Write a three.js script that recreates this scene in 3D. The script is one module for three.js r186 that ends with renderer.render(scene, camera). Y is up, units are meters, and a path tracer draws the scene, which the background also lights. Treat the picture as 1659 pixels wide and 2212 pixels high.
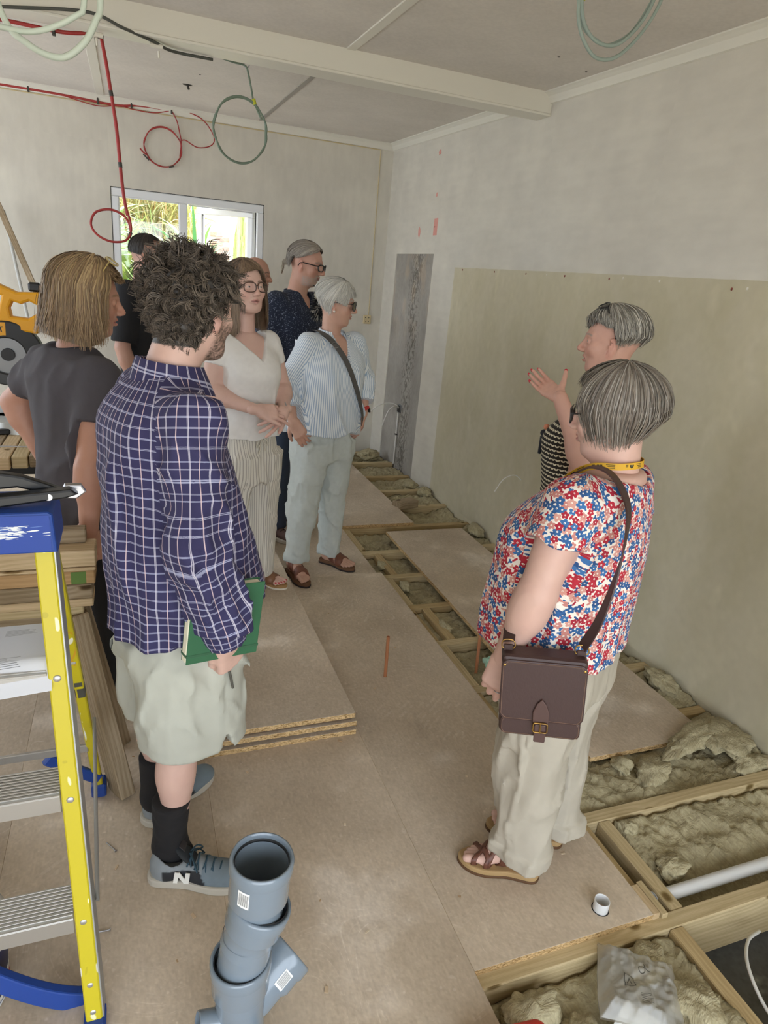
import * as THREE from 'three';
import { mergeGeometries, mergeVertices, toCreasedNormals } from 'three/addons/utils/BufferGeometryUtils.js';

// ---------------------------------------------------------------- camera, sky, sun, exposure
const scene = new THREE.Scene();
const R = THREE.MathUtils.degToRad;
const camera = new THREE.PerspectiveCamera(2 * Math.atan(1106 / 1426) * 180 / Math.PI, 1659 / 2212, 0.05, 200);
camera.rotation.order = 'YXZ';
camera.position.set(0, 1.71, 0);
camera.rotation.set(R(-19.497), R(-21.705), R(5.234));
scene.background = new THREE.Color().setRGB(0.86, 0.95, 1.06);
scene.backgroundIntensity = 1.15;
const sun = new THREE.DirectionalLight(new THREE.Color().setRGB(1, 0.9, 0.74), 2.6);
sun.position.set(14, 12, -6.9); sun.target.position.set(0, 0, -6);
sun.shadow.radius = 1; sun.castShadow = true;
sun.shadow.mapSize.set(4096, 4096);
Object.assign(sun.shadow.camera, { left: -14, right: 14, top: 14, bottom: -14, near: 0.5, far: 50 });
scene.add(sun, sun.target);
const renderer = new THREE.WebGLRenderer({ antialias: true });
renderer.toneMapping = THREE.LinearToneMapping;
renderer.toneMappingExposure = 4.9;
renderer.shadowMap.enabled = true;

// ---------------------------------------------------------------- helpers
function rng(seed) { let a = seed >>> 0; return () => { a = (a + 0x6D2B79F5) >>> 0; let t = Math.imul(a ^ (a >>> 15), 1 | a); t = (t + Math.imul(t ^ (t >>> 7), 61 | t)) ^ t; return ((t ^ (t >>> 14)) >>> 0) / 4294967296; }; }
const clamp = (x, a = 0, b = 1) => x < a ? a : x > b ? b : x;
const lerp = (a, b, t) => a + (b - a) * t;
const sstep = (a, b, x) => { const t = clamp((x - a) / (b - a)); return t * t * (3 - 2 * t); };
const PERM = (() => { const p = [...Array(256).keys()], r = rng(77); for (let i = 255; i > 0; i--) { const j = Math.floor(r() * (i + 1)); [p[i], p[j]] = [p[j], p[i]]; } return Uint8Array.from([...p, ...p]); })();
function vnoise(x, y, z = 0, per = 256) {      // value noise in [-1, 1]; tiles when per < 256
  const xi = Math.floor(x), yi = Math.floor(y), zi = Math.floor(z);
  let fx = x - xi, fy = y - yi, fz = z - zi;
  fx = fx * fx * (3 - 2 * fx); fy = fy * fy * (3 - 2 * fy); fz = fz * fz * (3 - 2 * fz);
  const w = (a) => ((a % per) + per) % per & 255;
  const x0 = w(xi), x1 = w(xi + 1), y0 = w(yi), y1 = w(yi + 1), z0 = zi & 255, z1 = (zi + 1) & 255;
  const h = (a, b, c) => PERM[PERM[PERM[a] + b] + c] / 127.5 - 1;
  return lerp(lerp(lerp(h(x0, y0, z0), h(x1, y0, z0), fx), lerp(h(x0, y1, z0), h(x1, y1, z0), fx), fy),
    lerp(lerp(h(x0, y0, z1), h(x1, y0, z1), fx), lerp(h(x0, y1, z1), h(x1, y1, z1), fx), fy), fz);
}
function fbm(x, y, z = 0, oct = 4, per = 256) { let s = 0, a = 0.5, n = 0; for (let i = 0; i < oct; i++) { s += a * vnoise(x, y, z + i * 7.3, per); n += a; x *= 2; y *= 2; z *= 2; per = Math.min(256, per * 2); a *= 0.5; } return s / n; }
function dataTex(w, h, fn, srgb = true, wrap = true) {     // fn(u, v) -> [r, g, b] 0..255 or one number
  const d = new Uint8Array(w * h * 4);
  for (let j = 0; j < h; j++) for (let i = 0; i < w; i++) {
    const c = fn((i + 0.5) / w, (j + 0.5) / h), k = (j * w + i) * 4;
    if (typeof c === 'number') d[k] = d[k + 1] = d[k + 2] = clamp(c, 0, 255); else { d[k] = clamp(c[0], 0, 255); d[k + 1] = clamp(c[1], 0, 255); d[k + 2] = clamp(c[2], 0, 255); }
    d[k + 3] = 255;
  }
  const t = new THREE.DataTexture(d, w, h);
  t.magFilter = THREE.LinearFilter; t.minFilter = THREE.LinearMipmapLinearFilter; t.generateMipmaps = true;
  t.wrapS = t.wrapT = wrap ? THREE.RepeatWrapping : THREE.ClampToEdgeWrapping;
  if (srgb) t.colorSpace = THREE.SRGBColorSpace;
  t.needsUpdate = true;
  return t;
}
function canvasTex(w, h, draw, wrap = false) {
  const c = document.createElement('canvas'); c.width = w; c.height = h; draw(c.getContext('2d'), w, h);
  const t = new THREE.CanvasTexture(c); t.colorSpace = THREE.SRGBColorSpace; t.magFilter = THREE.LinearFilter;
  t.wrapS = t.wrapT = wrap ? THREE.RepeatWrapping : THREE.ClampToEdgeWrapping;
  return t;
}
const withRepeat = (t, x, y) => { const c = t.clone(); c.repeat.set(x, y); c.needsUpdate = true; return c; };
const std = (color, rough = 0.7, extra = {}) => new THREE.MeshStandardMaterial({ color, roughness: rough, ...extra });
const phys = (color, rough = 0.5, extra = {}) => new THREE.MeshPhysicalMaterial({ color, roughness: rough, ...extra });
const V = (x, y, z) => new THREE.Vector3(x, y, z);
const names = new Map();
function numbered(n) { const k = names.get(n) || 0; names.set(n, k + 1); return k ? `${n}_${String(k).padStart(3, '0')}` : n; }
function shadows(o) { o.traverse((m) => { if (m.isMesh) { m.castShadow = m.receiveShadow = true; } }); return o; }
function thing(name, label, category, pos = [0, 0, 0], turn = 0, group) {
  const o = new THREE.Group(); o.name = numbered(name); o.position.set(...pos); o.rotation.y = turn; scene.add(o);
  o.userData = { label, category }; if (group) o.userData.group = group;
  return o;
}
function part(parent, name, geo, mat, label) {
  const m = new THREE.Mesh(Array.isArray(geo) ? merge(geo) : geo, mat); m.name = name; m.castShadow = m.receiveShadow = true;
  if (label) m.userData.label = label;
  if (parent) parent.add(m);
  return m;
}
function solo(name, geo, mat, label, category, group) {
  const m = part(scene, numbered(name), geo, mat); m.userData = { label, category }; if (group) m.userData.group = group; return m;
}
function struct(name, label, category) { const g = new THREE.Group(); g.name = name; g.userData = { kind: 'structure', label, category }; scene.add(g); return g; }
function merge(list) {
  const gs = list.map((g) => { const h = g.index ? g.toNonIndexed() : g.clone(); for (const k of Object.keys(h.attributes)) if (!['position', 'normal', 'uv', 'color'].includes(k)) h.deleteAttribute(k); if (!h.attributes.uv) h.setAttribute('uv', new THREE.BufferAttribute(new Float32Array(h.attributes.position.count * 2), 2)); h.morphAttributes = {}; return h; });
  if (gs.some((g) => g.attributes.color)) for (const g of gs) if (!g.attributes.color) g.setAttribute('color', new THREE.BufferAttribute(new Float32Array(g.attributes.position.count * 3).fill(1), 3));
  return mergeGeometries(gs);
}
const moved = (g, x, y, z, rx = 0, ry = 0, rz = 0) => { const m = new THREE.Matrix4().makeRotationFromEuler(new THREE.Euler(rx, ry, rz)); m.setPosition(x, y, z); return g.applyMatrix4(m); };
// chamfered box, 44 triangles, uv in metres with u along the grain axis
function cbox(w, h, d, c = 0.003, grain = -1, off = [0, 0]) {
  if (grain < 0) grain = w >= h && w >= d ? 0 : d >= h ? 2 : 1;
  const s = [w / 2, h / 2, d / 2], pos = [], nor = [], uv = [];
  c = Math.min(c, Math.min(w, h, d) * 0.45);
  const P = (sx, sy, sz, ax) => { const p = [sx * s[0], sy * s[1], sz * s[2]], g = [sx, sy, sz]; for (let i = 0; i < 3; i++) if (i !== ax) p[i] -= g[i] * c; return p; };
  const tri = (a, b, q) => {
    const A = V(...a), n = V(...b).sub(A).cross(V(...q).sub(A)).normalize();
    const cx = (a[0] + b[0] + q[0]), cy = (a[1] + b[1] + q[1]), cz = (a[2] + b[2] + q[2]);
    if (n.x * cx + n.y * cy + n.z * cz < 0) { [b, q] = [q, b]; n.negate(); }
    const an = [Math.abs(n.x), Math.abs(n.y), Math.abs(n.z)], ax = an[0] > an[1] && an[0] > an[2] ? 0 : an[1] > an[2] ? 1 : 2;
    for (const p of [a, b, q]) {
      pos.push(...p); nor.push(n.x, n.y, n.z);
      if (ax === grain) { const o = [0, 1, 2].filter((i) => i !== grain); uv.push(p[o[0]] + off[0], p[o[1]] + off[1]); }
      else { const o = 3 - ax - grain; uv.push(p[grain] + off[0], p[o] + s[ax] * 2 * (ax + 1) + off[1]); }
    }
  };
  const quad = (a, b, q, e) => { tri(a, b, q); tri(a, q, e); };
  for (let ax = 0; ax < 3; ax++) for (const sg of [-1, 1]) {
    const o = [0, 1, 2].filter((i) => i !== ax), mk = (p, q) => { const g = [0, 0, 0]; g[ax] = sg; g[o[0]] = p; g[o[1]] = q; return P(...g, ax); };
    quad(mk(-1, -1), mk(1, -1), mk(1, 1), mk(-1, 1));
  }
  for (let ax = 0; ax < 3; ax++) {                    // edges parallel to ax
    const o = [0, 1, 2].filter((i) => i !== ax);
    for (const p of [-1, 1]) for (const q of [-1, 1]) { const mk = (e, f) => { const g = [0, 0, 0]; g[ax] = e; g[o[0]] = p; g[o[1]] = q; return P(...g, f); }; quad(mk(-1, o[0]), mk(1, o[0]), mk(1, o[1]), mk(-1, o[1])); }
  }
  for (const x of [-1, 1]) for (const y of [-1, 1]) for (const z of [-1, 1]) tri(P(x, y, z, 0), P(x, y, z, 1), P(x, y, z, 2));
  const g = new THREE.BufferGeometry();
  g.setAttribute('position', new THREE.Float32BufferAttribute(pos, 3)); g.setAttribute('normal', new THREE.Float32BufferAttribute(nor, 3)); g.setAttribute('uv', new THREE.Float32BufferAttribute(uv, 2));
  return g;
}
// box between two corners
const span = (x0, x1, y0, y1, z0, z1, c = 0.003, grain = -1, off) => cbox(Math.abs(x1 - x0), Math.abs(y1 - y0), Math.abs(z1 - z0), c, grain, off).translate((x0 + x1) / 2, (y0 + y1) / 2, (z0 + z1) / 2);
// beam of section w x h from a to b, 'up' hint for its h side
function bar(a, b, w, h, c = 0.002, up = V(0, 1, 0), off) {
  const A = a.isVector3 ? a : V(...a), B = b.isVector3 ? b : V(...b), d = B.clone().sub(A), L = d.length(); d.normalize();
  const x = d, z = x.clone().cross(up).normalize(), y = z.clone().cross(x);
  const g = cbox(L, h, w, c, 0, off), m = new THREE.Matrix4().makeBasis(x, y, z); m.setPosition(A.add(B).multiplyScalar(0.5));
  return g.applyMatrix4(m);
}
function tube(pts, r, seg = 48, rad = 8, closed = false, tension = 0.5) {
  const c = new THREE.CatmullRomCurve3(pts.map((p) => p.isVector3 ? p : V(...p)), closed, 'catmullrom', tension);
  return new THREE.TubeGeometry(c, seg, r, rad, closed);
}
function rod(a, b, r, rad = 12, r2 = r) {             // cylinder between two points, closed
  const A = V(...a), B = V(...b), d = B.clone().sub(A), L = d.length();
  const g = new THREE.CylinderGeometry(r2, r, L, rad, 1); g.applyQuaternion(new THREE.Quaternion().setFromUnitVectors(V(0, 1, 0), d.normalize()));
  return g.translate((A.x + B.x) / 2, (A.y + B.y) / 2, (A.z + B.z) / 2);
}
const lathe = (prof, seg = 48) => new THREE.LatheGeometry(prof.map(([r, y]) => new THREE.Vector2(r, y)), seg);
function extrude(shapePts, depth, bevel = 0.002, holes = []) {
  const s = new THREE.Shape(shapePts.map((p) => new THREE.Vector2(...p)));
  for (const h of holes) s.holes.push(new THREE.Path(h.map((p) => new THREE.Vector2(...p))));
  return new THREE.ExtrudeGeometry(s, { depth: depth - 2 * bevel, bevelEnabled: bevel > 0, bevelThickness: bevel, bevelSize: bevel, bevelOffset: -bevel, bevelSegments: 2, curveSegments: 16 }).translate(0, 0, -depth / 2 + bevel);
}
// ---------------------------------------------------------------- surface textures (matter only)
const ceilY = (z) => 2.7135 - 0.0277 * z;
const texPlaster = dataTex(512, 512, (u, v) => { const n = fbm(u * 6, v * 6, 1, 5, 6), m = fbm(u * 40, v * 16, 5, 3, 40), s = fbm(u * 30, v * 3, 9, 3, 30); return [232 + n * 9 + m * 3 + s * 4, 229 + n * 9 + m * 3 + s * 4, 222 + n * 8 + m * 3 + s * 4]; });
const bumpPlaster = dataTex(512, 512, (u, v) => 128 + 60 * fbm(u * 14, v * 14, 3, 5, 14) + 30 * fbm(u * 60, v * 20, 8, 2, 60), false);
const texOlive = dataTex(1024, 512, (u, v) => { const n = fbm(u * 7, v * 5, 21, 5, 7), st = fbm(u * 42 + fbm(u * 5, v * 9, 27, 3, 5) * 2, v * 7, 25, 4, 256), f = fbm(u * 120, v * 60, 2, 2, 120); const w = Math.max(0, fbm(u * 24, v * 8, 33, 4, 24) - 0.42) * 40; return [196 + n * 13 + st * 5 + f * 4 + w, 189 + n * 13 + st * 5 + f * 4 + w, 165 + n * 12 + st * 8 + f * 4 + w]; });
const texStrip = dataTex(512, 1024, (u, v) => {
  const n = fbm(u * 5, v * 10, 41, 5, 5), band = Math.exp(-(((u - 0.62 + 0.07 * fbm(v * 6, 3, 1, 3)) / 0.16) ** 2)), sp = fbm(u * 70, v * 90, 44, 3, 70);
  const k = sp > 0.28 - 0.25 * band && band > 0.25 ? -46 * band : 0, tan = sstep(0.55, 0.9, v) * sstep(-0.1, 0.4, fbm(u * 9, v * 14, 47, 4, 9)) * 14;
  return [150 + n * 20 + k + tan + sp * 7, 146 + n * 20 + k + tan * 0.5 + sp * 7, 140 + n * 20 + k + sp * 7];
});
const texCeil = dataTex(512, 512, (u, v) => { const n = fbm(u * 4, v * 4, 61, 5, 4), f = fbm(u * 80, v * 80, 63, 2, 80); return [216 + n * 10 + f * 5, 210 + n * 10 + f * 5, 203 + n * 10 + f * 5]; });
// chipboard face: 2.4 m tile, pressed flakes, dust, scuffs and boot prints
const texChip = dataTex(2048, 2048, (u, v) => {
  const X = u * 2.4, Y = v * 2.4;
  const big = fbm(u * 5, v * 5, 71, 5, 5), mid = fbm(u * 22, v * 22, 72, 4, 22), f = fbm(u * 300, v * 300, 73, 2, 300), fl = fbm(u * 420, v * 120, 75, 2, 420);
  const dust = sstep(0.1, 0.55, fbm(u * 9, v * 9, 76, 5, 9) + 0.25 * mid);
  const ang = fbm(u * 6, v * 6, 85, 2, 6) * 5, ca = Math.cos(ang), sa = Math.sin(ang), wx = (X * ca + Y * sa) * 9, wy = (Y * ca - X * sa) * 80;
  const sc = sstep(0.42, 0.75, fbm(wx, wy, 78, 3) + 0.45 * fbm(u * 7, v * 7, 80, 3, 7)) * (0.5 + 0.5 * f);
  const sp = sstep(0.55, 0.75, fbm(u * 150, v * 150, 87, 2, 150)) * sstep(0, 0.3, fbm(u * 11, v * 11, 88, 3, 11));
  const tr = sstep(-0.1, 0.5, Math.sin((X * 0.8 + Y) * 190 + 3 * mid)) * sstep(0.38, 0.5, fbm(u * 13, v * 13, 82, 2, 13)) * sstep(-0.1, 0.3, fbm(u * 90, v * 90, 89, 2, 90));
  const a = 20 * big + 11 * mid + 8 * f + 8 * fl, d = 27 * dust + 26 * sc + 16 * sp + 10 * tr;
  return [193 + a + d * 0.8, 176 + a * 0.97 + d * 0.92, 154 + a * 0.9 + d * 1.1];
});
const bumpChip = dataTex(512, 512, (u, v) => 128 + 55 * fbm(u * 90, v * 90, 83, 3, 90) + 45 * fbm(u * 8, v * 8, 84, 3, 8), false);
const texChipEdge = dataTex(1024, 256, (u, v) => {       // 1 m x 0.25 m of flaky sawn edge
  const a = vnoise(u * 240, v * 160, 91, 240), b = vnoise(u * 110 + 40, v * 130, 92, 110), c = fbm(u * 60, v * 60, 93, 3, 60);
  const dark = b > 0.45 ? -55 : 0;
  return [198 + a * 34 + c * 14 + dark, 166 + a * 32 + c * 14 + dark, 118 + a * 28 + c * 12 + dark];
});
function woodTex(base, seed, amp = 1, knots = 2) {       // 1 m along u, 0.25 m along v
  const r = rng(seed), ks = [...Array(knots)].map(() => [r(), r(), 0.012 + r() * 0.012]);
  return dataTex(1024, 256, (u, v) => {
    let w = v * 16 + 1.4 * fbm(u * 3, v * 4, seed, 4, 3), kn = 0;
    for (const [kx, ky, kr] of ks) { const dx = Math.min(Math.abs(u - kx), 1 - Math.abs(u - kx)), dy = Math.min(Math.abs(v - ky), 1 - Math.abs(v - ky)) * 0.25, q = Math.hypot(dx * 0.7, dy) / kr; w += 2.2 * Math.exp(-q * 0.6) * Math.sign(v - ky); kn = Math.max(kn, 1 - sstep(0.35, 1, q)); }
    const g = Math.sin(w * 6.283) * 0.5 + 0.5, fine = fbm(u * 12, v * 220, seed + 3, 3, 12), dirt = fbm(u * 8, v * 6, seed + 5, 4, 8);
    const k = amp * (g * -13 + fine * 13 + dirt * 12) - kn * 78;
    return [base[0] + k, base[1] + k * 1.02, base[2] + k * 1.05];
  });
}
const texJoist = woodTex([196, 176, 136], 101), texJoist2 = woodTex([184, 160, 116], 103), texPine = woodTex([205, 180, 142], 105), texOldWood = woodTex([158, 139, 112], 107, 1.4, 1);
const texWool = dataTex(1024, 1024, (u, v) => {
  const n = fbm(u * 8, v * 8, 111, 5, 8), f = fbm(u * 70, v * 190, 112, 3, 70), g = fbm(u * 200, v * 60, 113, 3, 200), sp = vnoise(u * 340, v * 340, 114, 340) > 0.93 ? 34 : 0;
  const k = 20 * n + 16 * f + 13 * g;
  return [167 + k + sp, 156 + k + sp, 124 + k * 0.9 + sp];
});
const bumpWool = dataTex(1024, 1024, (u, v) => 128 + 70 * fbm(u * 40, v * 40, 115, 4, 40) + 60 * fbm(u * 50, v * 170, 112, 3, 50), false);
const texConcrete = dataTex(512, 512, (u, v) => { const n = fbm(u * 5, v * 5, 121, 5, 5), w = sstep(0.25, 0.5, fbm(u * 11, v * 11, 123, 4, 11)) * 75, f = fbm(u * 90, v * 90, 124, 2, 90); return [92 + n * 22 + w + f * 9, 91 + n * 22 + w + f * 9, 86 + n * 22 + w * 0.9 + f * 9]; });

const M = {
  wall: std(0xffffff, 0.88, { map: texPlaster, bumpMap: bumpPlaster, bumpScale: 0.0015, color: new THREE.Color().setRGB(0.80, 0.775, 0.72) }),
  olive: std(0xffffff, 0.82, { map: texOlive, bumpMap: bumpPlaster, bumpScale: 0.0015, color: new THREE.Color().setRGB(1, 0.975, 0.93) }),
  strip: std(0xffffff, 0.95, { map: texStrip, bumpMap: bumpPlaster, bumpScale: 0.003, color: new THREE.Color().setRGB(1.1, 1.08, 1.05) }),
  ceil: std(0xffffff, 0.9, { map: texCeil, bumpMap: bumpPlaster, bumpScale: 0.001, color: new THREE.Color().setRGB(1, 0.985, 0.96) }),
  gloss: std(new THREE.Color().setRGB(0.74, 0.71, 0.62), 0.4),
  chip: std(0xffffff, 0.72, { map: withRepeat(texChip, 1 / 2.4, 1 / 2.4), bumpMap: withRepeat(bumpChip, 1.6, 1.6), bumpScale: 0.0012 }),
  chipEdge: std(0xffffff, 0.9, { map: withRepeat(texChipEdge, 1, 4), bumpMap: withRepeat(texChipEdge, 1, 4), bumpScale: 0.002 }),
  joist: std(0xffffff, 0.78, { map: withRepeat(texJoist, 1, 4) }), joist2: std(0xffffff, 0.78, { map: withRepeat(texJoist2, 1, 4) }),
  pine: std(0xffffff, 0.75, { map: withRepeat(texPine, 1, 4) }), oldWood: std(0xffffff, 0.85, { map: withRepeat(texOldWood, 1, 4) }),
  wool: std(0xffffff, 1, { map: withRepeat(texWool, 1.3, 1.3), bumpMap: withRepeat(bumpWool, 1.3, 1.3), bumpScale: 0.006 }),
  concrete: std(0xffffff, 0.95, { map: texConcrete, bumpMap: texConcrete, bumpScale: 0.004 }),
  upvc: phys(new THREE.Color().setRGB(0.78, 0.79, 0.8), 0.3),
  gasket: std(0x2c2c2e, 0.6), steel: std(0xb8b8bc, 0.35, { metalness: 1 }), darkMetal: std(0x4a4744, 0.5, { metalness: 0.8 }), black: std(0x141416, 0.5),
  glass: phys(0xffffff, 0.02, { transmission: 1, thickness: 0, ior: 1.5 }),
};
// ---------------------------------------------------------------- walls
const XW = 2.40, ZB = -6.62, XL = -2.7, ZF = 1.7, YB = -0.3;
function wallBox(parent, name, x0, x1, y0, y1, z0, z1, mat) { return part(parent, name, span(x0, x1, y0, y1, z0, z1, 0.0001, 0), mat); }
const wr = struct('wall_right', 'long off-white plastered wall with olive lower paint and grey patch', 'wall');
wallBox(wr, 'plaster', XW, XW + 0.22, YB, 2.98, ZB, -6.31, M.wall);
wallBox(wr, 'plaster', XW, XW + 0.22, 1.93, 2.98, -6.31, -5.44, M.wall);
wallBox(wr, 'plaster', XW, XW + 0.22, YB, 2.98, -5.44, ZF, M.wall);
{ // bare strip, set back where the plaster came off
  const g = new THREE.PlaneGeometry(0.87, 2.23, 1, 1).rotateY(-Math.PI / 2).translate(XW + 0.009, 0.815, -5.875);
  const b = span(XW + 0.009, XW + 0.22, YB, 1.93, -6.31, -5.44, 0.001);
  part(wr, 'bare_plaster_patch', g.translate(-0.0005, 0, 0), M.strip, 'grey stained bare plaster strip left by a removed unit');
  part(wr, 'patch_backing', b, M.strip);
}
// old olive paint: a coat of its own on the wall, its top and end edges ragged by a few millimetres
{
  const pts = [], r = rng(5); const z0 = -5.0, z1 = ZF, yT = 1.83;
  pts.push([z1, YB]); pts.push([z0, YB]);
  for (let i = 0; i <= 60; i++) pts.push([z0 + (r() - 0.5) * 0.006, lerp(YB, yT, i / 60)]);
  for (let i = 1; i <= 160; i++) pts.push([lerp(z0, z1, i / 160), yT - 0.004 * (i / 160) + (r() - 0.5) * 0.002]);
  const s = new THREE.ShapeGeometry(new THREE.Shape(pts.map((p) => new THREE.Vector2(...p))));
  const p = s.attributes.position, uv = s.attributes.uv;
  for (let i = 0; i < p.count; i++) { const z = p.getX(i), y = p.getY(i); uv.setXY(i, z * 0.3, y * 0.5); p.setXYZ(i, XW - 0.0012, y, z); }
  s.computeVertexNormals(); { const n = s.attributes.normal; for (let i = 0; i < n.count; i++) n.setXYZ(i, -1, 0, 0); }
  part(wr, 'olive_paint', s, M.olive, 'olive grey painted lower area with straight top edge');
  // screw heads and plugs along its top edge, pink filler patches and small holes above the bare strip
  const red = std(0x7c3a32, 0.7), pale = std(0xd8d2c4, 0.8), pinkM = std(0xd99a8e, 0.9);
  for (const [z, y, m] of [[-4.86, 1.815, red], [-4.36, 1.812, red], [-3.94, 1.81, red], [-3.51, 1.808, red], [-3.1, 1.805, red], [-2.99, 1.812, pale], [-2.72, 1.808, pale], [-2.28, 1.79, red], [-2.2, 1.795, pale], [-3.7, 1.81, pale]]) part(wr, 'wall_plug', new THREE.SphereGeometry(0.006, 10, 8).scale(0.5, 1.15, 1).translate(XW - 0.001, y, z), m);
  const blob = (z, y, w, h, seed, square) => { const q = [], rr = rng(seed); const n = square ? 4 : 16; for (let i = 0; i < (square ? 24 : n); i++) { if (square) { const e = Math.floor(i / 6), t = (i % 6) / 6, c = [[-1, -1], [1, -1], [1, 1], [-1, 1]], a = c[e], b = c[(e + 1) % 4]; q.push([z + w * (lerp(a[0], b[0], t) + (rr() - 0.5) * 0.08), y + h * (lerp(a[1], b[1], t) + (rr() - 0.5) * 0.05)]); } else { const a = i / n * 6.283, k = 0.75 + rr() * 0.4; q.push([z + w * k * Math.cos(a), y + h * k * Math.sin(a)]); } } return extrude(q, 0.002, 0).rotateY(-Math.PI / 2).scale(1, 1, 1).translate(XW - 0.0008, 0, 0); };
  part(wr, 'filler_patch', blob(-5.46, 2.14, 0.036, 0.065, 3, true), pinkM, 'pink rectangular filler patch');
  part(wr, 'filler_patch', blob(-5.8, 2.11, 0.022, 0.045, 4), pinkM, 'pink diamond filler patch');
  part(wr, 'filler_patch', blob(-5.52, 2.70, 0.024, 0.022, 6), pinkM); part(wr, 'filler_patch', blob(-5.5, 2.385, 0.016, 0.018, 7), pinkM);
  part(wr, 'screw_hole', new THREE.CircleGeometry(0.006, 12).rotateY(-Math.PI / 2).translate(XW - 0.0025, 2.14, -5.45), std(0x8a4a44, 0.9)); part(wr, 'screw_hole', new THREE.CircleGeometry(0.006, 12).rotateY(-Math.PI / 2).translate(XW - 0.0025, 2.14, -5.475), std(0x8a4a44, 0.9));
}
const wb = struct('wall_back', 'off-white plastered end wall around the window', 'wall');
const WX0 = -0.118, WX1 = 1.187, WY0 = 1.06, WY1 = 2.236;
wallBox(wb, 'plaster', XL, WX0, YB, 3.0, ZB - 0.26, ZB, M.wall); wallBox(wb, 'plaster', WX1, XW + 0.22, YB, 3.0, ZB - 0.26, ZB, M.wall);
wallBox(wb, 'plaster', WX0, WX1, YB, WY0, ZB - 0.26, ZB, M.wall); wallBox(wb, 'plaster', WX0, WX1, WY1, 3.0, ZB - 0.26, ZB, M.wall);
const wl = struct('wall_left', 'plain plastered wall on the side of the workbench', 'wall');
const LZ0 = -6.35, LZ1 = -2.8, LY0 = 0.75, LY1 = 2.45;
wallBox(wl, 'plaster', XL - 0.2, XL, YB, 3.0, ZB - 0.26, LZ0, M.wall); wallBox(wl, 'plaster', XL - 0.2, XL, YB, 3.0, LZ1, ZF + 0.2, M.wall); wallBox(wl, 'plaster', XL - 0.2, XL, YB, LY0, LZ0, LZ1, M.wall); wallBox(wl, 'plaster', XL - 0.2, XL, LY1, 3.0, LZ0, LZ1, M.wall);
{ const w3 = struct('window_3', 'wide white framed window in the wall on the workbench side', 'window'); for (const z of [LZ0 + 0.03, -5.2, -4.0, LZ1 - 0.03]) part(w3, 'frame', span(XL - 0.12, XL - 0.05, LY0, LY1, z - 0.03, z + 0.03, 0.004), M.upvc); for (const y of [LY0 + 0.03, LY1 - 0.03]) part(w3, 'frame', span(XL - 0.12, XL - 0.05, y - 0.03, y + 0.03, LZ0, LZ1, 0.004), M.upvc); }
const wf = struct('wall_front', 'end wall with the wide glazed opening behind the viewer', 'wall');
const OX0 = -2.0, OX1 = 1.9, OY1 = 2.4;
wallBox(wf, 'plaster', XL, OX0, YB, 2.9, ZF, ZF + 0.2, M.wall); wallBox(wf, 'plaster', OX1, XW + 0.22, YB, 2.9, ZF, ZF + 0.2, M.wall); wallBox(wf, 'plaster', OX0, OX1, OY1, 2.9, ZF, ZF + 0.2, M.wall);
wallBox(wf, 'sill', OX0, OX1, YB, 0.02, ZF, ZF + 0.2, M.wall);
{ const w2 = struct('window_2', 'wide white framed glazed doors behind the viewer', 'window');
  for (const x of [OX0 + 0.03, -0.8, 0.7, OX1 - 0.03]) part(w2, 'frame', span(x - 0.03, x + 0.03, 0.02, OY1, ZF + 0.06, ZF + 0.13, 0.004), M.upvc);
  part(w2, 'frame', span(OX0, OX1, OY1 - 0.06, OY1, ZF + 0.06, ZF + 0.13, 0.004), M.upvc); part(w2, 'frame', span(OX0, OX1, 0.02, 0.08, ZF + 0.06, ZF + 0.13, 0.004), M.upvc); }
// ---------------------------------------------------------------- ceiling, beam, cover strips, cornices
const sheared = (g) => { const p = g.attributes.position; for (let i = 0; i < p.count; i++) p.setY(i, p.getY(i) + ceilY(p.getZ(i))); g.computeVertexNormals(); return g; };
const ce = struct('ceiling', 'painted plasterboard ceiling with joint strips', 'ceiling');
part(ce, 'plasterboard', sheared(span(XL - 0.2, XW + 0.2, 0, 0.1, ZB - 0.26, ZF + 0.2, 0.001, 0)), M.ceil);
part(ce, 'joint_strip', sheared(span(1.115, 1.165, -0.006, 0.002, ZF, -3.93, 0.002)), M.gloss);
part(ce, 'joint_strip', sheared(span(1.10, 1.135, -0.004, 0.002, -4.6, -6.52, 0.0015)), std(0xa39d94, 0.9), 'bare grey joint line');
part(ce, 'joint_strip', sheared(span(-0.19, -0.13, -0.006, 0.002, -4.07, -6.57, 0.002)), M.gloss);
part(ce, 'joint_strip', sheared(span(-1.30, -1.25, -0.006, 0.002, -4.07, -6.57, 0.002)), M.gloss);
part(ce, 'broken_fitting', [sheared(new THREE.SphereGeometry(0.022, 12, 8).scale(1.6, 0.35, 1).translate(0.44, 0, -5.59)), sheared(rod([0.44, 0, -5.59], [0.45, -0.03, -5.585], 0.008, 8))], M.darkMetal, 'dark remains of a ceiling fitting');
for (const [x, z] of [[2.03, -3.33], [2.28, -3.45], [0.49, -5.2]]) part(ce, 'nail_hole', sheared(new THREE.SphereGeometry(0.007, 8, 6).scale(1, 0.4, 1).translate(x, 0, z)), M.darkMetal);
const bm = struct('trim_1', 'cream painted beam crossing the ceiling', 'beam');
part(bm, 'beam_casing', span(XL, XW + 0.05, 2.705, 2.84, -4.075, -3.935, 0.004, 0), M.gloss);
part(bm, 'casing_lip', span(XL, XW - 0.002, 2.698, 2.712, -4.08, -3.925, 0.003, 0), M.gloss);
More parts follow.
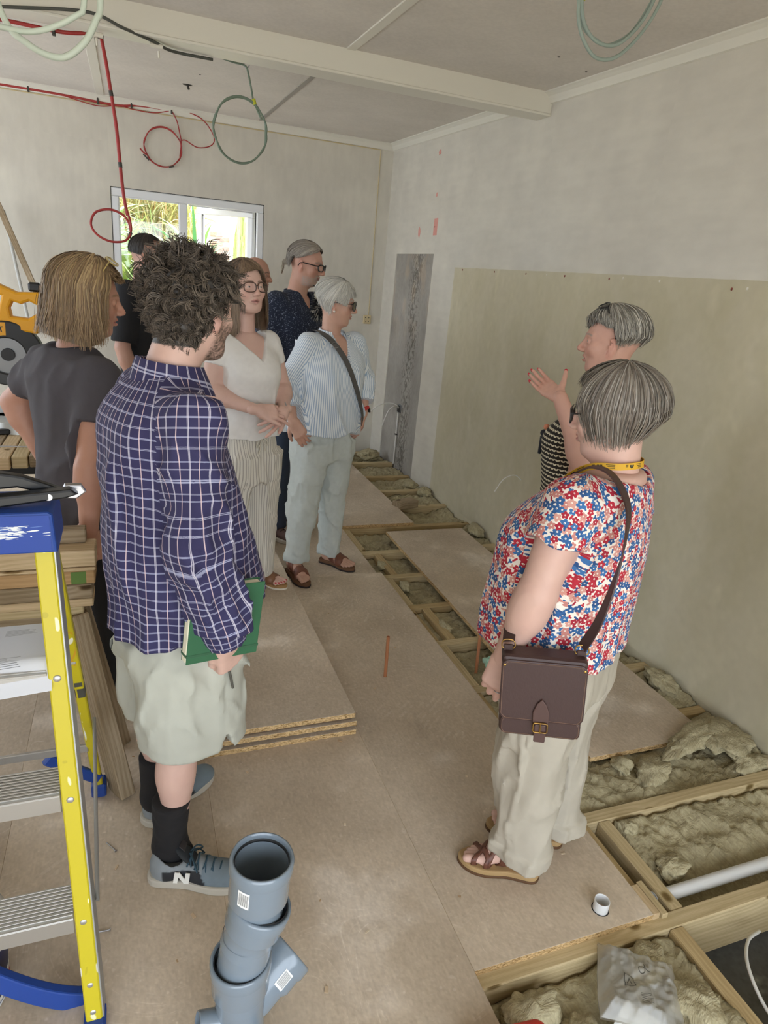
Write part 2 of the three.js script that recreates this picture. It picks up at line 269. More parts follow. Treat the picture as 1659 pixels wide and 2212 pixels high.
const cove = (L) => new THREE.ExtrudeGeometry(new THREE.Shape([[0, 0.004], [-0.058, 0.004], [-0.058, -0.006], [-0.046, -0.012], [-0.03, -0.024], [-0.018, -0.044], [-0.012, -0.056], [0, -0.06]].map((p) => new THREE.Vector2(...p))), { depth: L, bevelEnabled: false });
{ const c1 = struct('trim_2', 'white cove cornice along the long wall', 'cornice'); part(c1, 'cornice_length', sheared(cove(ZF + 3.94).translate(XW, 0, -3.94)), M.gloss); part(c1, 'cornice_length', sheared(cove(2.55).translate(XW, 0, ZB)), M.gloss); }
{ const c2 = struct('trim_3', 'white cove cornice above the window wall', 'cornice'); part(c2, 'cornice_length', cove(XW - XL).rotateY(Math.PI / 2).translate(XL, ceilY(ZB) - 0.001, ZB), M.gloss); // profile runs along x
  part(c2, 'sealant_line', span(XL, 2.27, 2.828, 2.836, ZB, ZB + 0.006, 0.002), std(0xc9b68c, 0.8), 'beige sealant bead');
}
// ---------------------------------------------------------------- floor: sheets, joists, noggins, mineral wool
const fl = struct('floor', 'part-laid chipboard floor over timber joists and mineral wool', 'floor');
const T = 0.022;
function sheet(x0, x1, z0, z1, seed, parent = fl, name = 'chipboard_sheet', y = 0) {
  const r = rng(seed), ox = r() * 2.4, oz = r() * 2.4, g = 0.0005;
  const top = cbox(x1 - x0 - g, T, z1 - z0 - g, 0.0007, 0, [0, 0]);
  const p = top.attributes.position, n = top.attributes.normal, uv = top.attributes.uv, A = [], B = [];
  for (let i = 0; i < p.count; i += 3) { const up = n.getY(i) > 0.5; for (let k = 0; k < 3; k++) if (up) uv.setXY(i + k, p.getX(i + k) + ox, p.getZ(i + k) + oz); else if (Math.abs(n.getX(i)) > 0.5) uv.setXY(i + k, p.getZ(i + k) + ox, p.getY(i + k)); (up ? A : B).push(i, i + 1, i + 2); }
  top.setIndex([...A, ...B]); top.addGroup(0, A.length, 0); top.addGroup(A.length, B.length, 1);
  top.translate((x0 + x1) / 2, y - T / 2, (z0 + z1) / 2);
  const m = new THREE.Mesh(top, [M.chip, M.chipEdge]); m.name = name; m.castShadow = m.receiveShadow = true; if (parent) parent.add(m); return m;
}
{
  let s = 200;
  const cols = [0.79, 0.19, -0.41, -1.01, -1.61, -2.21, -2.7];
  for (let i = 0; i < cols.length - 1; i++) { const st = [1.7, 0.35 - (i % 2) * 1.2, -2.05 - (i % 2) * 1.2, -4.45 - (i % 2) * 1.2, -6.62].filter((z, k, a) => k === 0 || z < a[k - 1]); for (let k = 0; k < st.length - 1; k++) sheet(cols[i + 1], cols[i], st[k + 1], st[k], s++); }
  sheet(0.79, 1.39, -3.445, -1.036, s++); sheet(0.79, 1.36, -6.62, -3.445, s++);
  sheet(1.36, 1.936, -6.62, -4.24, s++);
}
const JZ = [-0.6, -1.022, -1.428, -1.85, -2.222, -2.632, -3.024, -3.424, -3.797, -4.24, -4.658, -5.06, -5.47, -5.925, -6.33];
JZ.forEach((z, i) => part(fl, 'joist', span(i < 2 ? 0.72 : 1.2, XW - 0.004, -0.195, -T, z - 0.0245, z + 0.0245, 0.003, 0, [i * 0.37, i * 0.11]), i % 3 ? M.joist : M.joist2));
for (const [x, z0, z1, i] of [[1.496, -1.403, -1.047, 0], [1.446, -0.997, -0.62, 1], [1.40, -4.215, -3.822, 2], [1.48, -3.772, -3.449, 3], [1.425, -3.4, -3.05, 4], [1.50, -3.0, -2.657, 5], [1.425, -2.607, -2.247, 6], [1.53, -2.197, -1.875, 7]])
  part(fl, 'noggin', span(x - 0.024, x + 0.024, -0.12, -T - 0.001, z0, z1, 0.003, 2, [i * 0.23, i * 0.07]), i % 2 ? M.joist2 : M.joist);
part(fl, 'edge_batten', span(1.39, 1.432, -0.062, -T - 0.0015, -1.825, -1.453, 0.003, 2), M.joist);
for (const [z0, z1] of [[-2.197, -1.875], [-3.0, -2.657], [-3.399, -3.049], [-1.403, -1.047]]) part(fl, 'edge_batten', span(1.385, 1.428, -0.062, -T - 0.0015, z0, z1, 0.003, 2, [z0, 0]), M.joist2);
part(fl, 'packer_block', span(1.39, 1.415, -T, 0.0, -1.14, -1.035, 0.002), M.pine); part(fl, 'packer_block', span(1.42, 1.442, -T, -0.004, -1.15, -1.03, 0.002), M.joist);
part(fl, 'edge_batten', span(0.745, 0.795, -0.09, -T - 0.001, -0.995, -0.62, 0.003, 2), M.joist);
function woolBay(x0, x1, z0, z1, base, seed, bump) {
  const nx = Math.max(8, Math.round((x1 - x0) / 0.009)), nz = Math.max(8, Math.round((z1 - z0) / 0.009)), pos = [], uv = [], idx = [];
  for (let j = 0; j <= nz; j++) for (let i = 0; i <= nx; i++) {
    const x = lerp(x0, x1, i / nx), z = lerp(z0, z1, j / nz);
    const a = fbm(x * 5, z * 7, seed, 4), rg = 1 - Math.abs(fbm(x * 9 + 3, z * 11, seed + 4, 4)) * 2.2, f = fbm(x * 42, z * 42, seed + 8, 4);
    let y = base + a * 0.034 + Math.max(0, rg) * 0.008 + f * 0.012 + 0.014 * fbm(x * 16 + a * 3, z * 16 + f, seed + 17, 3) + 0.005 * fbm(x * 110, z * 110, seed + 21, 2) + (bump ? bump(x, z) : 0);
    if (i === 0 || j === 0 || i === nx || j === nz) y -= 0.05;
    const wx = 0.006 * fbm(x * 30, z * 30, seed + 12, 3), wz = 0.006 * fbm(x * 30, z * 30, seed + 15, 3);
    pos.push(i > 0 && i < nx ? x + wx : x, y, j > 0 && j < nz ? z + wz : z); uv.push(x + y, z + y * 0.7);
  }
  for (let j = 0; j < nz; j++) for (let i = 0; i < nx; i++) { const a = j * (nx + 1) + i, b = a + nx + 1; idx.push(a, b, a + 1, a + 1, b, b + 1); }
  const g = new THREE.BufferGeometry(); g.setAttribute('position', new THREE.Float32BufferAttribute(pos, 3)); g.setAttribute('uv', new THREE.Float32BufferAttribute(uv, 2)); g.setIndex(idx); g.computeVertexNormals(); return g;
}
function tuft(x, y, z, rx, ry, rz, seed, turn = 0) {
  const g = mergeVertices(new THREE.IcosahedronGeometry(1, 11).deleteAttribute('normal').deleteAttribute('uv')), p = g.attributes.position, uv = [];
  for (let i = 0; i < p.count; i++) { const a = p.getX(i), b = p.getY(i), c = p.getZ(i), k = 1 + 0.45 * fbm(a * 1.6 + seed, b * 1.6, c * 1.6, 3) + 0.3 * fbm(a * rx * 40 + seed, b * ry * 40, c * rz * 40, 4); p.setXYZ(i, a * rx * k, b * ry * k, c * rz * k); uv.push(a * rx * 2, c * rz * 2 + b * ry); }
  g.setAttribute('uv', new THREE.Float32BufferAttribute(uv, 2)); g.rotateY(turn); g.computeVertexNormals(); return g.translate(x, y, z);
}
const wallRise = (amt, from = 0.16) => (x, z) => amt * sstep(XW - from, XW - 0.02, x) * (0.6 + 0.8 * Math.max(0, fbm(x * 8, z * 8, 3, 3)));
JZ.forEach((z, i) => {
  if (i + 1 >= JZ.length) return;
  const z1 = z - 0.026, z0 = JZ[i + 1] + 0.026, parts = [];
  if (i === 0) parts.push(woolBay(0.8, 1.42, z0, z1, -0.085, 900, (x, zz) => 0.04 * sstep(1.1, 1.35, x) + 0.03 * sstep(-0.85, -0.7, zz)));
  else parts.push(woolBay(i === 1 ? 1.53 : 1.30, XW - 0.002, z0, z1, i === 1 ? -0.055 : i < 4 ? -0.045 : -0.07, 900 + i * 13, i === 1 ? (x, zz) => -0.045 * sstep(-1.25, -1.08, zz) : wallRise(i < 5 ? 0.035 : 0.03)));
  part(fl, 'mineral_wool_batt', parts, M.wool);
});
const tf = rng(31);
{ // torn tufts lying over the joist ends and the wall foot
  const g = [];
  for (const [x, y, z, a, b, c, t] of [[2.15, 0.012, -1.66, 0.22, 0.03, 0.05, 0.3], [2.28, 0.01, -1.62, 0.12, 0.035, 0.11, 0.2], [2.3, -0.02, -1.5, 0.1, 0.03, 0.05, 0], [1.86, -0.02, -1.57, 0.1, 0.03, 0.06, 0.5], [1.75, -0.02, -1.62, 0.05, 0.026, 0.04, 1], [2.33, 0.0, -2.06, 0.06, 0.035, 0.1, 0], [2.36, 0.0, -2.5, 0.04, 0.03, 0.12, 0], [2.35, -0.005, -2.85, 0.05, 0.03, 0.1, 0], [2.35, 0.0, -3.3, 0.04, 0.03, 0.1, 0], [2.34, 0.005, -4.02, 0.05, 0.035, 0.09, 0], [2.33, 0.0, -4.95, 0.06, 0.04, 0.06, 0], [2.28, 0.0, -5.15, 0.06, 0.03, 0.05, 0], [2.2, 0.01, -6.1, 0.1, 0.05, 0.08, 0], [2.0, -0.01, -6.15, 0.06, 0.04, 0.06, 0], [1.49, -0.03, -3.3, 0.03, 0.025, 0.05, 0], [1.53, -0.03, -2.8, 0.03, 0.02, 0.06, 0], [1.46, -0.035, -3.62, 0.03, 0.02, 0.05, 0], [1.57, -0.03, -1.36, 0.03, 0.028, 0.03, 0], [1.28, -0.035, -0.93, 0.08, 0.04, 0.05, 0.4], [1.33, -0.03, -0.8, 0.07, 0.04, 0.07, 0.4], [0.9, -0.05, -0.92, 0.08, 0.04, 0.05, 0.2], [1.0, -0.06, -0.8, 0.07, 0.035, 0.08, 0.2], [1.62, -0.05, -1.2, 0.06, 0.03, 0.05, 0]]) g.push(tuft(x, y, z, a, b, c, tf() * 50, t));
  const m = part(fl, 'torn_wool_tufts', g, M.wool); m.userData.kind = 'stuff';
}
part(fl, 'concrete_base', span(XL, XW + 0.2, -0.36, -0.26, ZB, ZF, 0.001), M.concrete, 'bare grey concrete under the joists');
// ---------------------------------------------------------------- window and garden
{
  const w = struct('window_1', 'white plastic window with its right sash swung open', 'window');
  const z0 = ZB - 0.075, z1 = ZB - 0.006, fr = (n, x0, x1, y0, y1, m = M.upvc) => part(w, n, span(x0, x1, y0, y1, z0, z1, 0.006), m);
  fr('outer_frame', WX0 + 0.004, WX1 - 0.004, WY1 - 0.068, WY1 - 0.004); fr('outer_frame', WX0 + 0.004, WX1 - 0.004, WY0 + 0.004, WY0 + 0.068);
  fr('outer_frame', WX0 + 0.004, WX0 + 0.062, WY0 + 0.068, WY1 - 0.068); fr('outer_frame', WX1 - 0.062, WX1 - 0.004, WY0 + 0.068, WY1 - 0.068); fr('mullion', 0.44, 0.508, WY0 + 0.068, WY1 - 0.068);
  const gp = part(w, 'pane', span(WX0 + 0.06, 0.442, WY0 + 0.066, WY1 - 0.066, ZB - 0.045, ZB - 0.041, 0.0005), M.glass);
  for (const [x0, x1, y0, y1] of [[WX0 + 0.06, WX0 + 0.068, WY0 + 0.068, WY1 - 0.068], [0.434, 0.442, WY0 + 0.068, WY1 - 0.068], [WX0 + 0.06, 0.442, WY1 - 0.076, WY1 - 0.068]]) part(w, 'glazing_bead', span(x0, x1, y0, y1, ZB - 0.04, ZB - 0.02, 0.002), M.upvc);
  // sash hinged at the right jamb, swung outwards
  const s = new THREE.Group(); s.name = 'open_sash'; s.position.set(WX1 - 0.075, 0, ZB - 0.085); s.rotation.y = R(-38); w.add(s);
  const sw = -0.6, sy0 = WY0 + 0.055, sy1 = WY1 - 0.055;
  for (const [x0, x1, y0, y1] of [[sw, 0, sy1 - 0.06, sy1], [sw, 0, sy0, sy0 + 0.06], [sw, sw + 0.06, sy0 + 0.06, sy1 - 0.06], [-0.06, 0, sy0 + 0.06, sy1 - 0.06]]) part(s, 'sash_rail', span(x0, x1, y0, y1, -0.03, 0.03, 0.006), M.upvc);
  part(s, 'pane', span(sw + 0.055, -0.055, sy0 + 0.055, sy1 - 0.055, -0.003, 0.003, 0.0005), M.glass);
  part(s, 'gasket', [span(sw + 0.058, sw + 0.063, sy0 + 0.06, sy1 - 0.06, 0.003, 0.012, 0.001), span(-0.063, -0.058, sy0 + 0.06, sy1 - 0.06, 0.003, 0.012, 0.001)], M.gasket);
  part(w, 'friction_stay', span(0.53, WX1 - 0.1, WY1 - 0.078, WY1 - 0.07, ZB - 0.07, ZB - 0.05, 0.002), M.steel);
  part(w, 'gasket', [span(WX1 - 0.07, WX1 - 0.062, WY0 + 0.068, WY1 - 0.068, ZB - 0.07, ZB - 0.06, 0.001), span(WX0 - 0.001, WX1 + 0.001, WY1 - 0.004, WY1 + 0.001, ZB - 0.02, ZB - 0.008, 0.0005), span(WX0 - 0.001, WX0 + 0.004, WY0, WY1, ZB - 0.02, ZB - 0.008, 0.0005)], M.gasket);
  part(w, 'window_board', span(WX0 - 0.02, WX1 + 0.02, WY0 - 0.02, WY0 + 0.004, ZB - 0.07, ZB + 0.05, 0.004), M.upvc);
}
{
  const g = struct('ground_outside', 'garden ground beyond the window', 'ground');
  const t = dataTex(256, 256, (u, v) => { const n = fbm(u * 12, v * 12, 131, 4, 12); return [150 + n * 34, 138 + n * 34, 112 + n * 30]; });
  part(g, 'soil', span(-30, 30, -0.9, -0.4, -40, ZB - 0.26, 0.001), std(0xffffff, 1, { map: t }));
  part(g, 'paving', span(-30, 30, -0.9, -0.32, ZF + 0.2, 30, 0.001), std(0xc4beb2, 0.95));
  // neighbour's pale rendered wall with a brick panel, right of the view through the sash
  const h = struct('wall_outside', 'pale rendered garden building with a brick pier', 'wall');
  part(h, 'render', span(1.2, 7.0, -0.4, 3.6, -14.0, -13.6, 0.01), std(0xd8d5cc, 0.9));
  part(h, 'mortar', span(1.38, 1.72, -0.4, 2.28, -13.4, -13.02, 0.002), std(0xd8cdbf, 0.95));
  const bg = cbox(0.215, 0.065, 0.03, 0.003), bms = [0xc99a84, 0xb98672, 0xd4a892].map((c) => std(c, 0.9));
  for (let j = 0; j < 34; j++) for (let i = 0; i < 2; i++) { const x = 1.44 + i * 0.225 + (j % 2 ? 0.0 : -0.1125) + 0.06; if (x + 0.108 > 1.722 || x - 0.108 < 1.378) continue; const m = part(h, 'brick', bg, bms[(i * 7 + j * 3) % 3]); m.position.set(x, -0.3 + j * 0.075, -13.01); }
  // grass bank of blond reeds behind the strap-leaved plants
  const r = rng(909), M4 = new THREE.Matrix4(), reedGeo = (() => { const q = [], n = 6; for (let i = 0; i < n; i++) { const t0 = i / n, t1 = (i + 1) / n, f = (t) => [0.45 * t * t, t - 0.45 * t * t * t, 0]; const a = f(t0), b = f(t1), w0 = 0.012 * (1 - t0 * 0.9), w1 = 0.012 * (1 - t1 * 0.9); q.push(a[0], a[1], -w0, b[0], b[1], -w1, a[0], a[1], w0, a[0], a[1], w0, b[0], b[1], -w1, b[0], b[1], w1); } const g2 = new THREE.BufferGeometry(); g2.setAttribute('position', new THREE.Float32BufferAttribute(q, 3)); g2.computeVertexNormals(); return g2; })();
  const im = new THREE.InstancedMesh(reedGeo, new THREE.MeshPhysicalMaterial({ color: new THREE.Color().setRGB(0.4, 0.37, 0.17), roughness: 1, transmission: 0.35, thickness: 0, side: THREE.DoubleSide }), 5200);
  for (let i = 0; i < 5200; i++) { const x = -1.9 + r() * 2.85, z = -10.6 - r() * 0.9, y = 0.2 + r() * 2.5; M4.compose(V(x, y, z), new THREE.Quaternion().setFromEuler(new THREE.Euler((r() - 0.2) * 1.4, r() * 6.28, (r() - 0.5) * 1.2)), V(1, 0.5 + r() * 0.5, 1)); im.setMatrixAt(i, M4); im.setColorAt(i, new THREE.Color().setRGB(0.8 + r() * 0.5, 0.85 + r() * 0.4, 0.55 + r() * 0.5)); }
  im.name = 'dry_reeds'; im.castShadow = im.receiveShadow = true; im.userData = { kind: 'stuff', label: 'dense bank of blond dry reeds beyond the window', category: 'reeds' }; scene.add(im);
  const hb = solo('hedge_bank', (() => { const b = new THREE.IcosahedronGeometry(1, 20), p = b.attributes.position; for (let i = 0; i < p.count; i++) { const v = V(p.getX(i), p.getY(i), p.getZ(i)), k = 1 + 0.18 * fbm(v.x * 5, v.y * 5, v.z * 5, 4); p.setXYZ(i, v.x * k * 1.7, v.y * k * 2.2, v.z * k * 0.6); } b.computeVertexNormals(); return b.translate(-0.6, 1.0, -11.9); })(), std(0x6f6a35, 1), 'rounded dark green hedge bank behind the dry reeds', 'hedge');
  // strap-leaved plants
  const leafGeo = (L, w, bend, twist) => { const q = [], n = 9, P = []; for (let i = 0; i <= n; i++) { const t = i / n, a = bend * t * t, y = L * (t - 0.12 * a * t), x = L * 0.5 * a * t, ww = w * Math.sin(Math.PI * Math.min(1, 0.16 + t * 0.84)) ** 0.7 * (1 - t * 0.35), tw = twist * t; P.push([[x + ww * Math.sin(tw) * 0.4, y, -ww * Math.cos(tw)], [x - 0.12 * ww, y, 0], [x - ww * Math.sin(tw) * 0.4, y, ww * Math.cos(tw)]]); } for (let i = 0; i < n; i++) for (let k = 0; k < 2; k++) { const a = P[i][k], b = P[i + 1][k], c = P[i][k + 1], d = P[i + 1][k + 1]; q.push(...a, ...b, ...c, ...c, ...b, ...d); } const g2 = new THREE.BufferGeometry(); g2.setAttribute('position', new THREE.Float32BufferAttribute(q, 3)); return toCreasedNormals(g2, 1.2); };
  const lg = [leafGeo(1.0, 0.034, 0.5, 0.3), leafGeo(1.15, 0.04, 1.0, -0.4), leafGeo(0.85, 0.036, 1.5, 0.5), leafGeo(1.25, 0.03, 0.8, 0.2), leafGeo(1.0, 0.045, 1.9, -0.3)];
  const leafM = [[0.17, 0.34, 0.07], [0.34, 0.44, 0.12], [0.08, 0.25, 0.08], [0.46, 0.48, 0.2]].map((c) => new THREE.MeshPhysicalMaterial({ color: new THREE.Color().setRGB(...c), roughness: 0.8, transmission: 0.4, thickness: 0, side: THREE.DoubleSide }));
  let pn = 0;
  const where = ['by the left window jamb', 'left of centre behind the left pane', 'in the middle of the left pane', 'seen just right of the mullion', 'low down behind the left pane', 'seen between mullion and open sash'];
  for (const [x, y, z, n, sc, tone] of [[-0.45, 1.75, -8.6, 60, 1.0, 0], [-0.05, 1.35, -8.8, 60, 0.95, 1], [0.4, 1.0, -9.3, 50, 1.0, 0], [0.8, 1.55, -9.2, 60, 0.9, 2], [-0.3, 0.9, -8.2, 50, 0.9, 0], [0.75, 0.9, -8.9, 46, 0.9, 2]]) {
    const p = thing('strap_leaf_plant', `clump of long arching strap leaves outside, ${where[pn++]}`, 'plant', [x, y - 0.5, z], 0, 'strap-leaved plants outside');
    part(p, 'stem', rod([0, -y + 0.1, 0], [0, 0.35, 0], 0.07, 10, 0.05), std(0x6b5a3c, 0.95));
    for (let i = 0; i < n; i++) { const m = part(p, 'leaf', lg[Math.floor(r() * 5)], leafM[r() < 0.5 ? tone : Math.floor(r() * 4)]); const s = sc * (0.75 + r() * 0.4); m.scale.set(s, s, s); m.position.set(0, 0.2 + r() * 0.2, 0); m.rotation.set(0, r() * 6.283, -0.1 - r() * 0.95, 'YXZ'); }
  }
  solo('garden_shrub', (() => { const b = new THREE.IcosahedronGeometry(1, 16), p = b.attributes.position; for (let i = 0; i < p.count; i++) { const v = V(p.getX(i), p.getY(i), p.getZ(i)), k = 1 + 0.25 * fbm(v.x * 7, v.y * 7, v.z * 7, 4); p.setXYZ(i, v.x * k * 0.17, v.y * k * 1.6, v.z * k * 0.2); } b.computeVertexNormals(); return b.translate(1.86, 1.0, -12.4); })(), std(0xa9b26a, 1), 'pale green columnar shrub seen through the open sash', 'shrub');
}
// ---------------------------------------------------------------- soft bodies: distance fields meshed by surface nets
const cap = (a, b, ra, rb = ra, k = 0.02) => ({ t: 0, a, b, ra, rb, k, d: [b[0] - a[0], b[1] - a[1], b[2] - a[2]] });
const ell = (c, r, k = 0.02, rot) => { let m = null; if (rot) { const e = new THREE.Matrix4().makeRotationFromEuler(new THREE.Euler(...rot)).invert().elements; m = [e[0], e[4], e[8], e[1], e[5], e[9], e[2], e[6], e[10]]; } return { t: 1, c, r, k, m, mn: Math.min(...r) }; };
const stack = (rows, k = 0.03, n = 2.3) => ({ t: 2, rows, k, n });      // rows [y, half width, half depth, cx, cz]
const fnp = (f, k = 0.01) => ({ t: 3, f, k });
const minus = (p) => ({ ...p, sub: true });
function pd(p, x, y, z) {
  if (p.t === 0) {
    const px = x - p.a[0], py = y - p.a[1], pz = z - p.a[2], d = p.d, l2 = d[0] * d[0] + d[1] * d[1] + d[2] * d[2];
    let h = l2 ? (px * d[0] + py * d[1] + pz * d[2]) / l2 : 0; h = h < 0 ? 0 : h > 1 ? 1 : h;
    const qx = px - d[0] * h, qy = py - d[1] * h, qz = pz - d[2] * h;
    return Math.sqrt(qx * qx + qy * qy + qz * qz) - (p.ra + (p.rb - p.ra) * h);
  }
  if (p.t === 1) {
    let a = x - p.c[0], b = y - p.c[1], c = z - p.c[2];
    if (p.m) { const m = p.m, A = m[0] * a + m[1] * b + m[2] * c, B = m[3] * a + m[4] * b + m[5] * c; c = m[6] * a + m[7] * b + m[8] * c; a = A; b = B; }
    const r = p.r, u = a / r[0], v = b / r[1], w = c / r[2], k0 = Math.sqrt(u * u + v * v + w * w);
    if (k0 < 1e-6) return -p.mn;
    const s = u / r[0], t = v / r[1], q = w / r[2], k1 = Math.sqrt(s * s + t * t + q * q);
    return k0 * (k0 - 1) / k1;
  }
  if (p.t === 2) {
    const rows = p.rows, n = rows.length; let i = 0;
    const yy = y < rows[0][0] ? rows[0][0] : y > rows[n - 1][0] ? rows[n - 1][0] : y;
    while (i < n - 2 && rows[i + 1][0] < yy) i++;
    const A = rows[i], B = rows[i + 1]; let t = (yy - A[0]) / (B[0] - A[0]); const P0 = rows[Math.max(0, i - 1)], P3 = rows[Math.min(n - 1, i + 2)];
    const cr = (j) => { const m0 = (B[j] - P0[j]) / (B[0] - P0[0]) * (B[0] - A[0]), m1 = (P3[j] - A[j]) / (P3[0] - A[0]) * (B[0] - A[0]), t2 = t * t, t3 = t2 * t; return (2 * t3 - 3 * t2 + 1) * A[j] + (t3 - 2 * t2 + t) * m0 + (3 * t2 - 2 * t3) * B[j] + (t3 - t2) * m1; };
    const a = cr(1), b = cr(2), u = Math.abs(x - cr(3)) / a, w = Math.abs(z - cr(4)) / b, e = p.n;
    const kk = Math.pow(Math.pow(u, e) + Math.pow(w, e), 1 / e), d = (kk - 1) * Math.min(a, b) * (kk > 1 ? lerp(1, Math.hypot(x - A[3], z - A[4]) / (kk * Math.min(a, b) + 1e-6), 0.5) : 1), dy = y - yy;
    return dy === 0 ? d : d > 0 ? Math.hypot(d, dy) : Math.max(d, Math.abs(dy));
  }
  return p.f(x, y, z);
}
function fieldOf(prims, list, x, y, z) {
  let d = 1e3;
  for (let i = 0; i < list.length; i++) {
    const p = prims[list[i]], e = pd(p, x, y, z), k = p.k;
    if (p.sub) { const h = Math.max(k - Math.abs(d + e), 0) / k; d = Math.max(d, -e) + h * h * k * 0.25; }
    else { const h = Math.max(k - Math.abs(d - e), 0) / k; d = Math.min(d, e) - h * h * k * 0.25; }
  }
  return d;
}
function primBox(p) {
  if (p.t === 0) { const r = Math.max(p.ra, p.rb); return [0, 1, 2].map((i) => [Math.min(p.a[i], p.b[i]) - r, Math.max(p.a[i], p.b[i]) + r]); }
  if (p.t === 1) { const r = p.m ? [Math.max(...p.r), Math.max(...p.r), Math.max(...p.r)] : p.r; return [0, 1, 2].map((i) => [p.c[i] - r[i], p.c[i] + r[i]]); }
  if (p.t === 2) { const a = Math.max(...p.rows.map((r) => r[1])), b = Math.max(...p.rows.map((r) => r[2])); return [[Math.min(...p.rows.map((r) => r[3])) - a, Math.max(...p.rows.map((r) => r[3])) + a], [p.rows[0][0], p.rows[p.rows.length - 1][0]], [Math.min(...p.rows.map((r) => r[4])) - b, Math.max(...p.rows.map((r) => r[4])) + b]]; }
  return null;
}
// post(x, y, z, d) may displace or clip; keep(x, y, z) drops cells
function sdfMesh(prims, cell, { post, box, keep, pad = 0.03, slack = 0.03 } = {}) {
  if (!box) { box = [[1e9, -1e9], [1e9, -1e9], [1e9, -1e9]]; for (const p of prims) { if (p.sub) continue; const b = primBox(p); if (b) for (let i = 0; i < 3; i++) { box[i][0] = Math.min(box[i][0], b[i][0]); box[i][1] = Math.max(box[i][1], b[i][1]); } } box = box.map(([a, b]) => [a - pad, b + pad]); }
  const B = 6, N = box.map(([a, b]) => Math.ceil((b - a) / cell / B) * B + 1), [nx, ny, nz] = N, G = new Float32Array(nx * ny * nz).fill(1);
  const all = prims.map((_, i) => i), half = cell * B / 2, hd = half * 1.7321 + cell;
  for (let bz = 0; bz < nz - 1; bz += B) for (let by = 0; by < ny - 1; by += B) for (let bx = 0; bx < nx - 1; bx += B) {
    const cx = box[0][0] + (bx + B / 2) * cell, cy = box[1][0] + (by + B / 2) * cell, cz = box[2][0] + (bz + B / 2) * cell;
    const ds = all.map((i) => pd(prims[i], cx, cy, cz)); let dm = 1e3; for (const i of all) if (!prims[i].sub && ds[i] < dm) dm = ds[i];
    const list = all.filter((i) => prims[i].sub ? ds[i] < hd * 1.5 + prims[i].k : ds[i] < dm + 2.4 * hd + prims[i].k);
    const dc = fieldOf(prims, list, cx, cy, cz), full = Math.abs(dc) < hd * 1.35 + slack;
    const ex = bx + B >= nx - 1 ? B : B - 1, ey = by + B >= ny - 1 ? B : B - 1, ez = bz + B >= nz - 1 ? B : B - 1;
    for (let k = 0; k <= ez; k++) for (let j = 0; j <= ey; j++) for (let i = 0; i <= ex; i++) {
      const g = ((bz + k) * ny + by + j) * nx + bx + i;
      if (!full) { let d = dc; if (post && dc < 0) { const x = box[0][0] + (bx + i) * cell, y = box[1][0] + (by + j) * cell, z = box[2][0] + (bz + k) * cell; d = post(x, y, z, dc); } G[g] = d; continue; }
      const x = box[0][0] + (bx + i) * cell, y = box[1][0] + (by + j) * cell, z = box[2][0] + (bz + k) * cell;
      let d = fieldOf(prims, list, x, y, z); if (post) d = post(x, y, z, d); G[g] = d;
    }
  }
  const pos = [], idx = [], id = new Int32Array((nx - 1) * (ny - 1) * (nz - 1)).fill(-1), cor = [0, 1, nx, nx + 1, nx * ny, nx * ny + 1, nx * ny + nx, nx * ny + nx + 1];
  const E = [[0, 1], [2, 3], [4, 5], [6, 7], [0, 2], [1, 3], [4, 6], [5, 7], [0, 4], [1, 5], [2, 6], [3, 7]], ox = [0, 1, 0, 1, 0, 1, 0, 1], oy = [0, 0, 1, 1, 0, 0, 1, 1], oz = [0, 0, 0, 0, 1, 1, 1, 1];
  for (let k = 0; k < nz - 1; k++) for (let j = 0; j < ny - 1; j++) for (let i = 0; i < nx - 1; i++) {
    const g = (k * ny + j) * nx + i; let m = 0; for (let c = 0; c < 8; c++) if (G[g + cor[c]] < 0) m |= 1 << c;
    if (m === 0 || m === 255) continue;
    let sx = 0, sy = 0, sz = 0, n = 0;
    for (const [a, b] of E) { const da = G[g + cor[a]], db = G[g + cor[b]]; if ((da < 0) === (db < 0)) continue; const t = da / (da - db); sx += lerp(ox[a], ox[b], t); sy += lerp(oy[a], oy[b], t); sz += lerp(oz[a], oz[b], t); n++; }
    const x = box[0][0] + (i + sx / n) * cell, y = box[1][0] + (j + sy / n) * cell, z = box[2][0] + (k + sz / n) * cell;
    if (keep && !keep(x, y, z)) continue;
    id[(k * (ny - 1) + j) * (nx - 1) + i] = pos.length / 3; pos.push(x, y, z);
  }
  const cid = (i, j, k) => id[(k * (ny - 1) + j) * (nx - 1) + i], q = (a, b, c, d, f) => { if (a < 0 || b < 0 || c < 0 || d < 0) return; if (f) idx.push(a, b, c, a, c, d); else idx.push(a, c, b, a, d, c); };
  for (let k = 1; k < nz - 1; k++) for (let j = 1; j < ny - 1; j++) for (let i = 1; i < nx - 1; i++) {
    const g = (k * ny + j) * nx + i, s = G[g] < 0;
    if (s !== (G[g + 1] < 0)) q(cid(i, j - 1, k - 1), cid(i, j, k - 1), cid(i, j, k), cid(i, j - 1, k), s);
    if (s !== (G[g + nx] < 0)) q(cid(i - 1, j, k - 1), cid(i - 1, j, k), cid(i, j, k), cid(i, j, k - 1), s);
    if (s !== (G[g + nx * ny] < 0)) q(cid(i - 1, j - 1, k), cid(i, j - 1, k), cid(i, j, k), cid(i - 1, j, k), s);
  }
  const geo = new THREE.BufferGeometry(); geo.setAttribute('position', new THREE.Float32BufferAttribute(pos, 3)); geo.setIndex(idx); geo.computeVertexNormals();
  return geo;
}
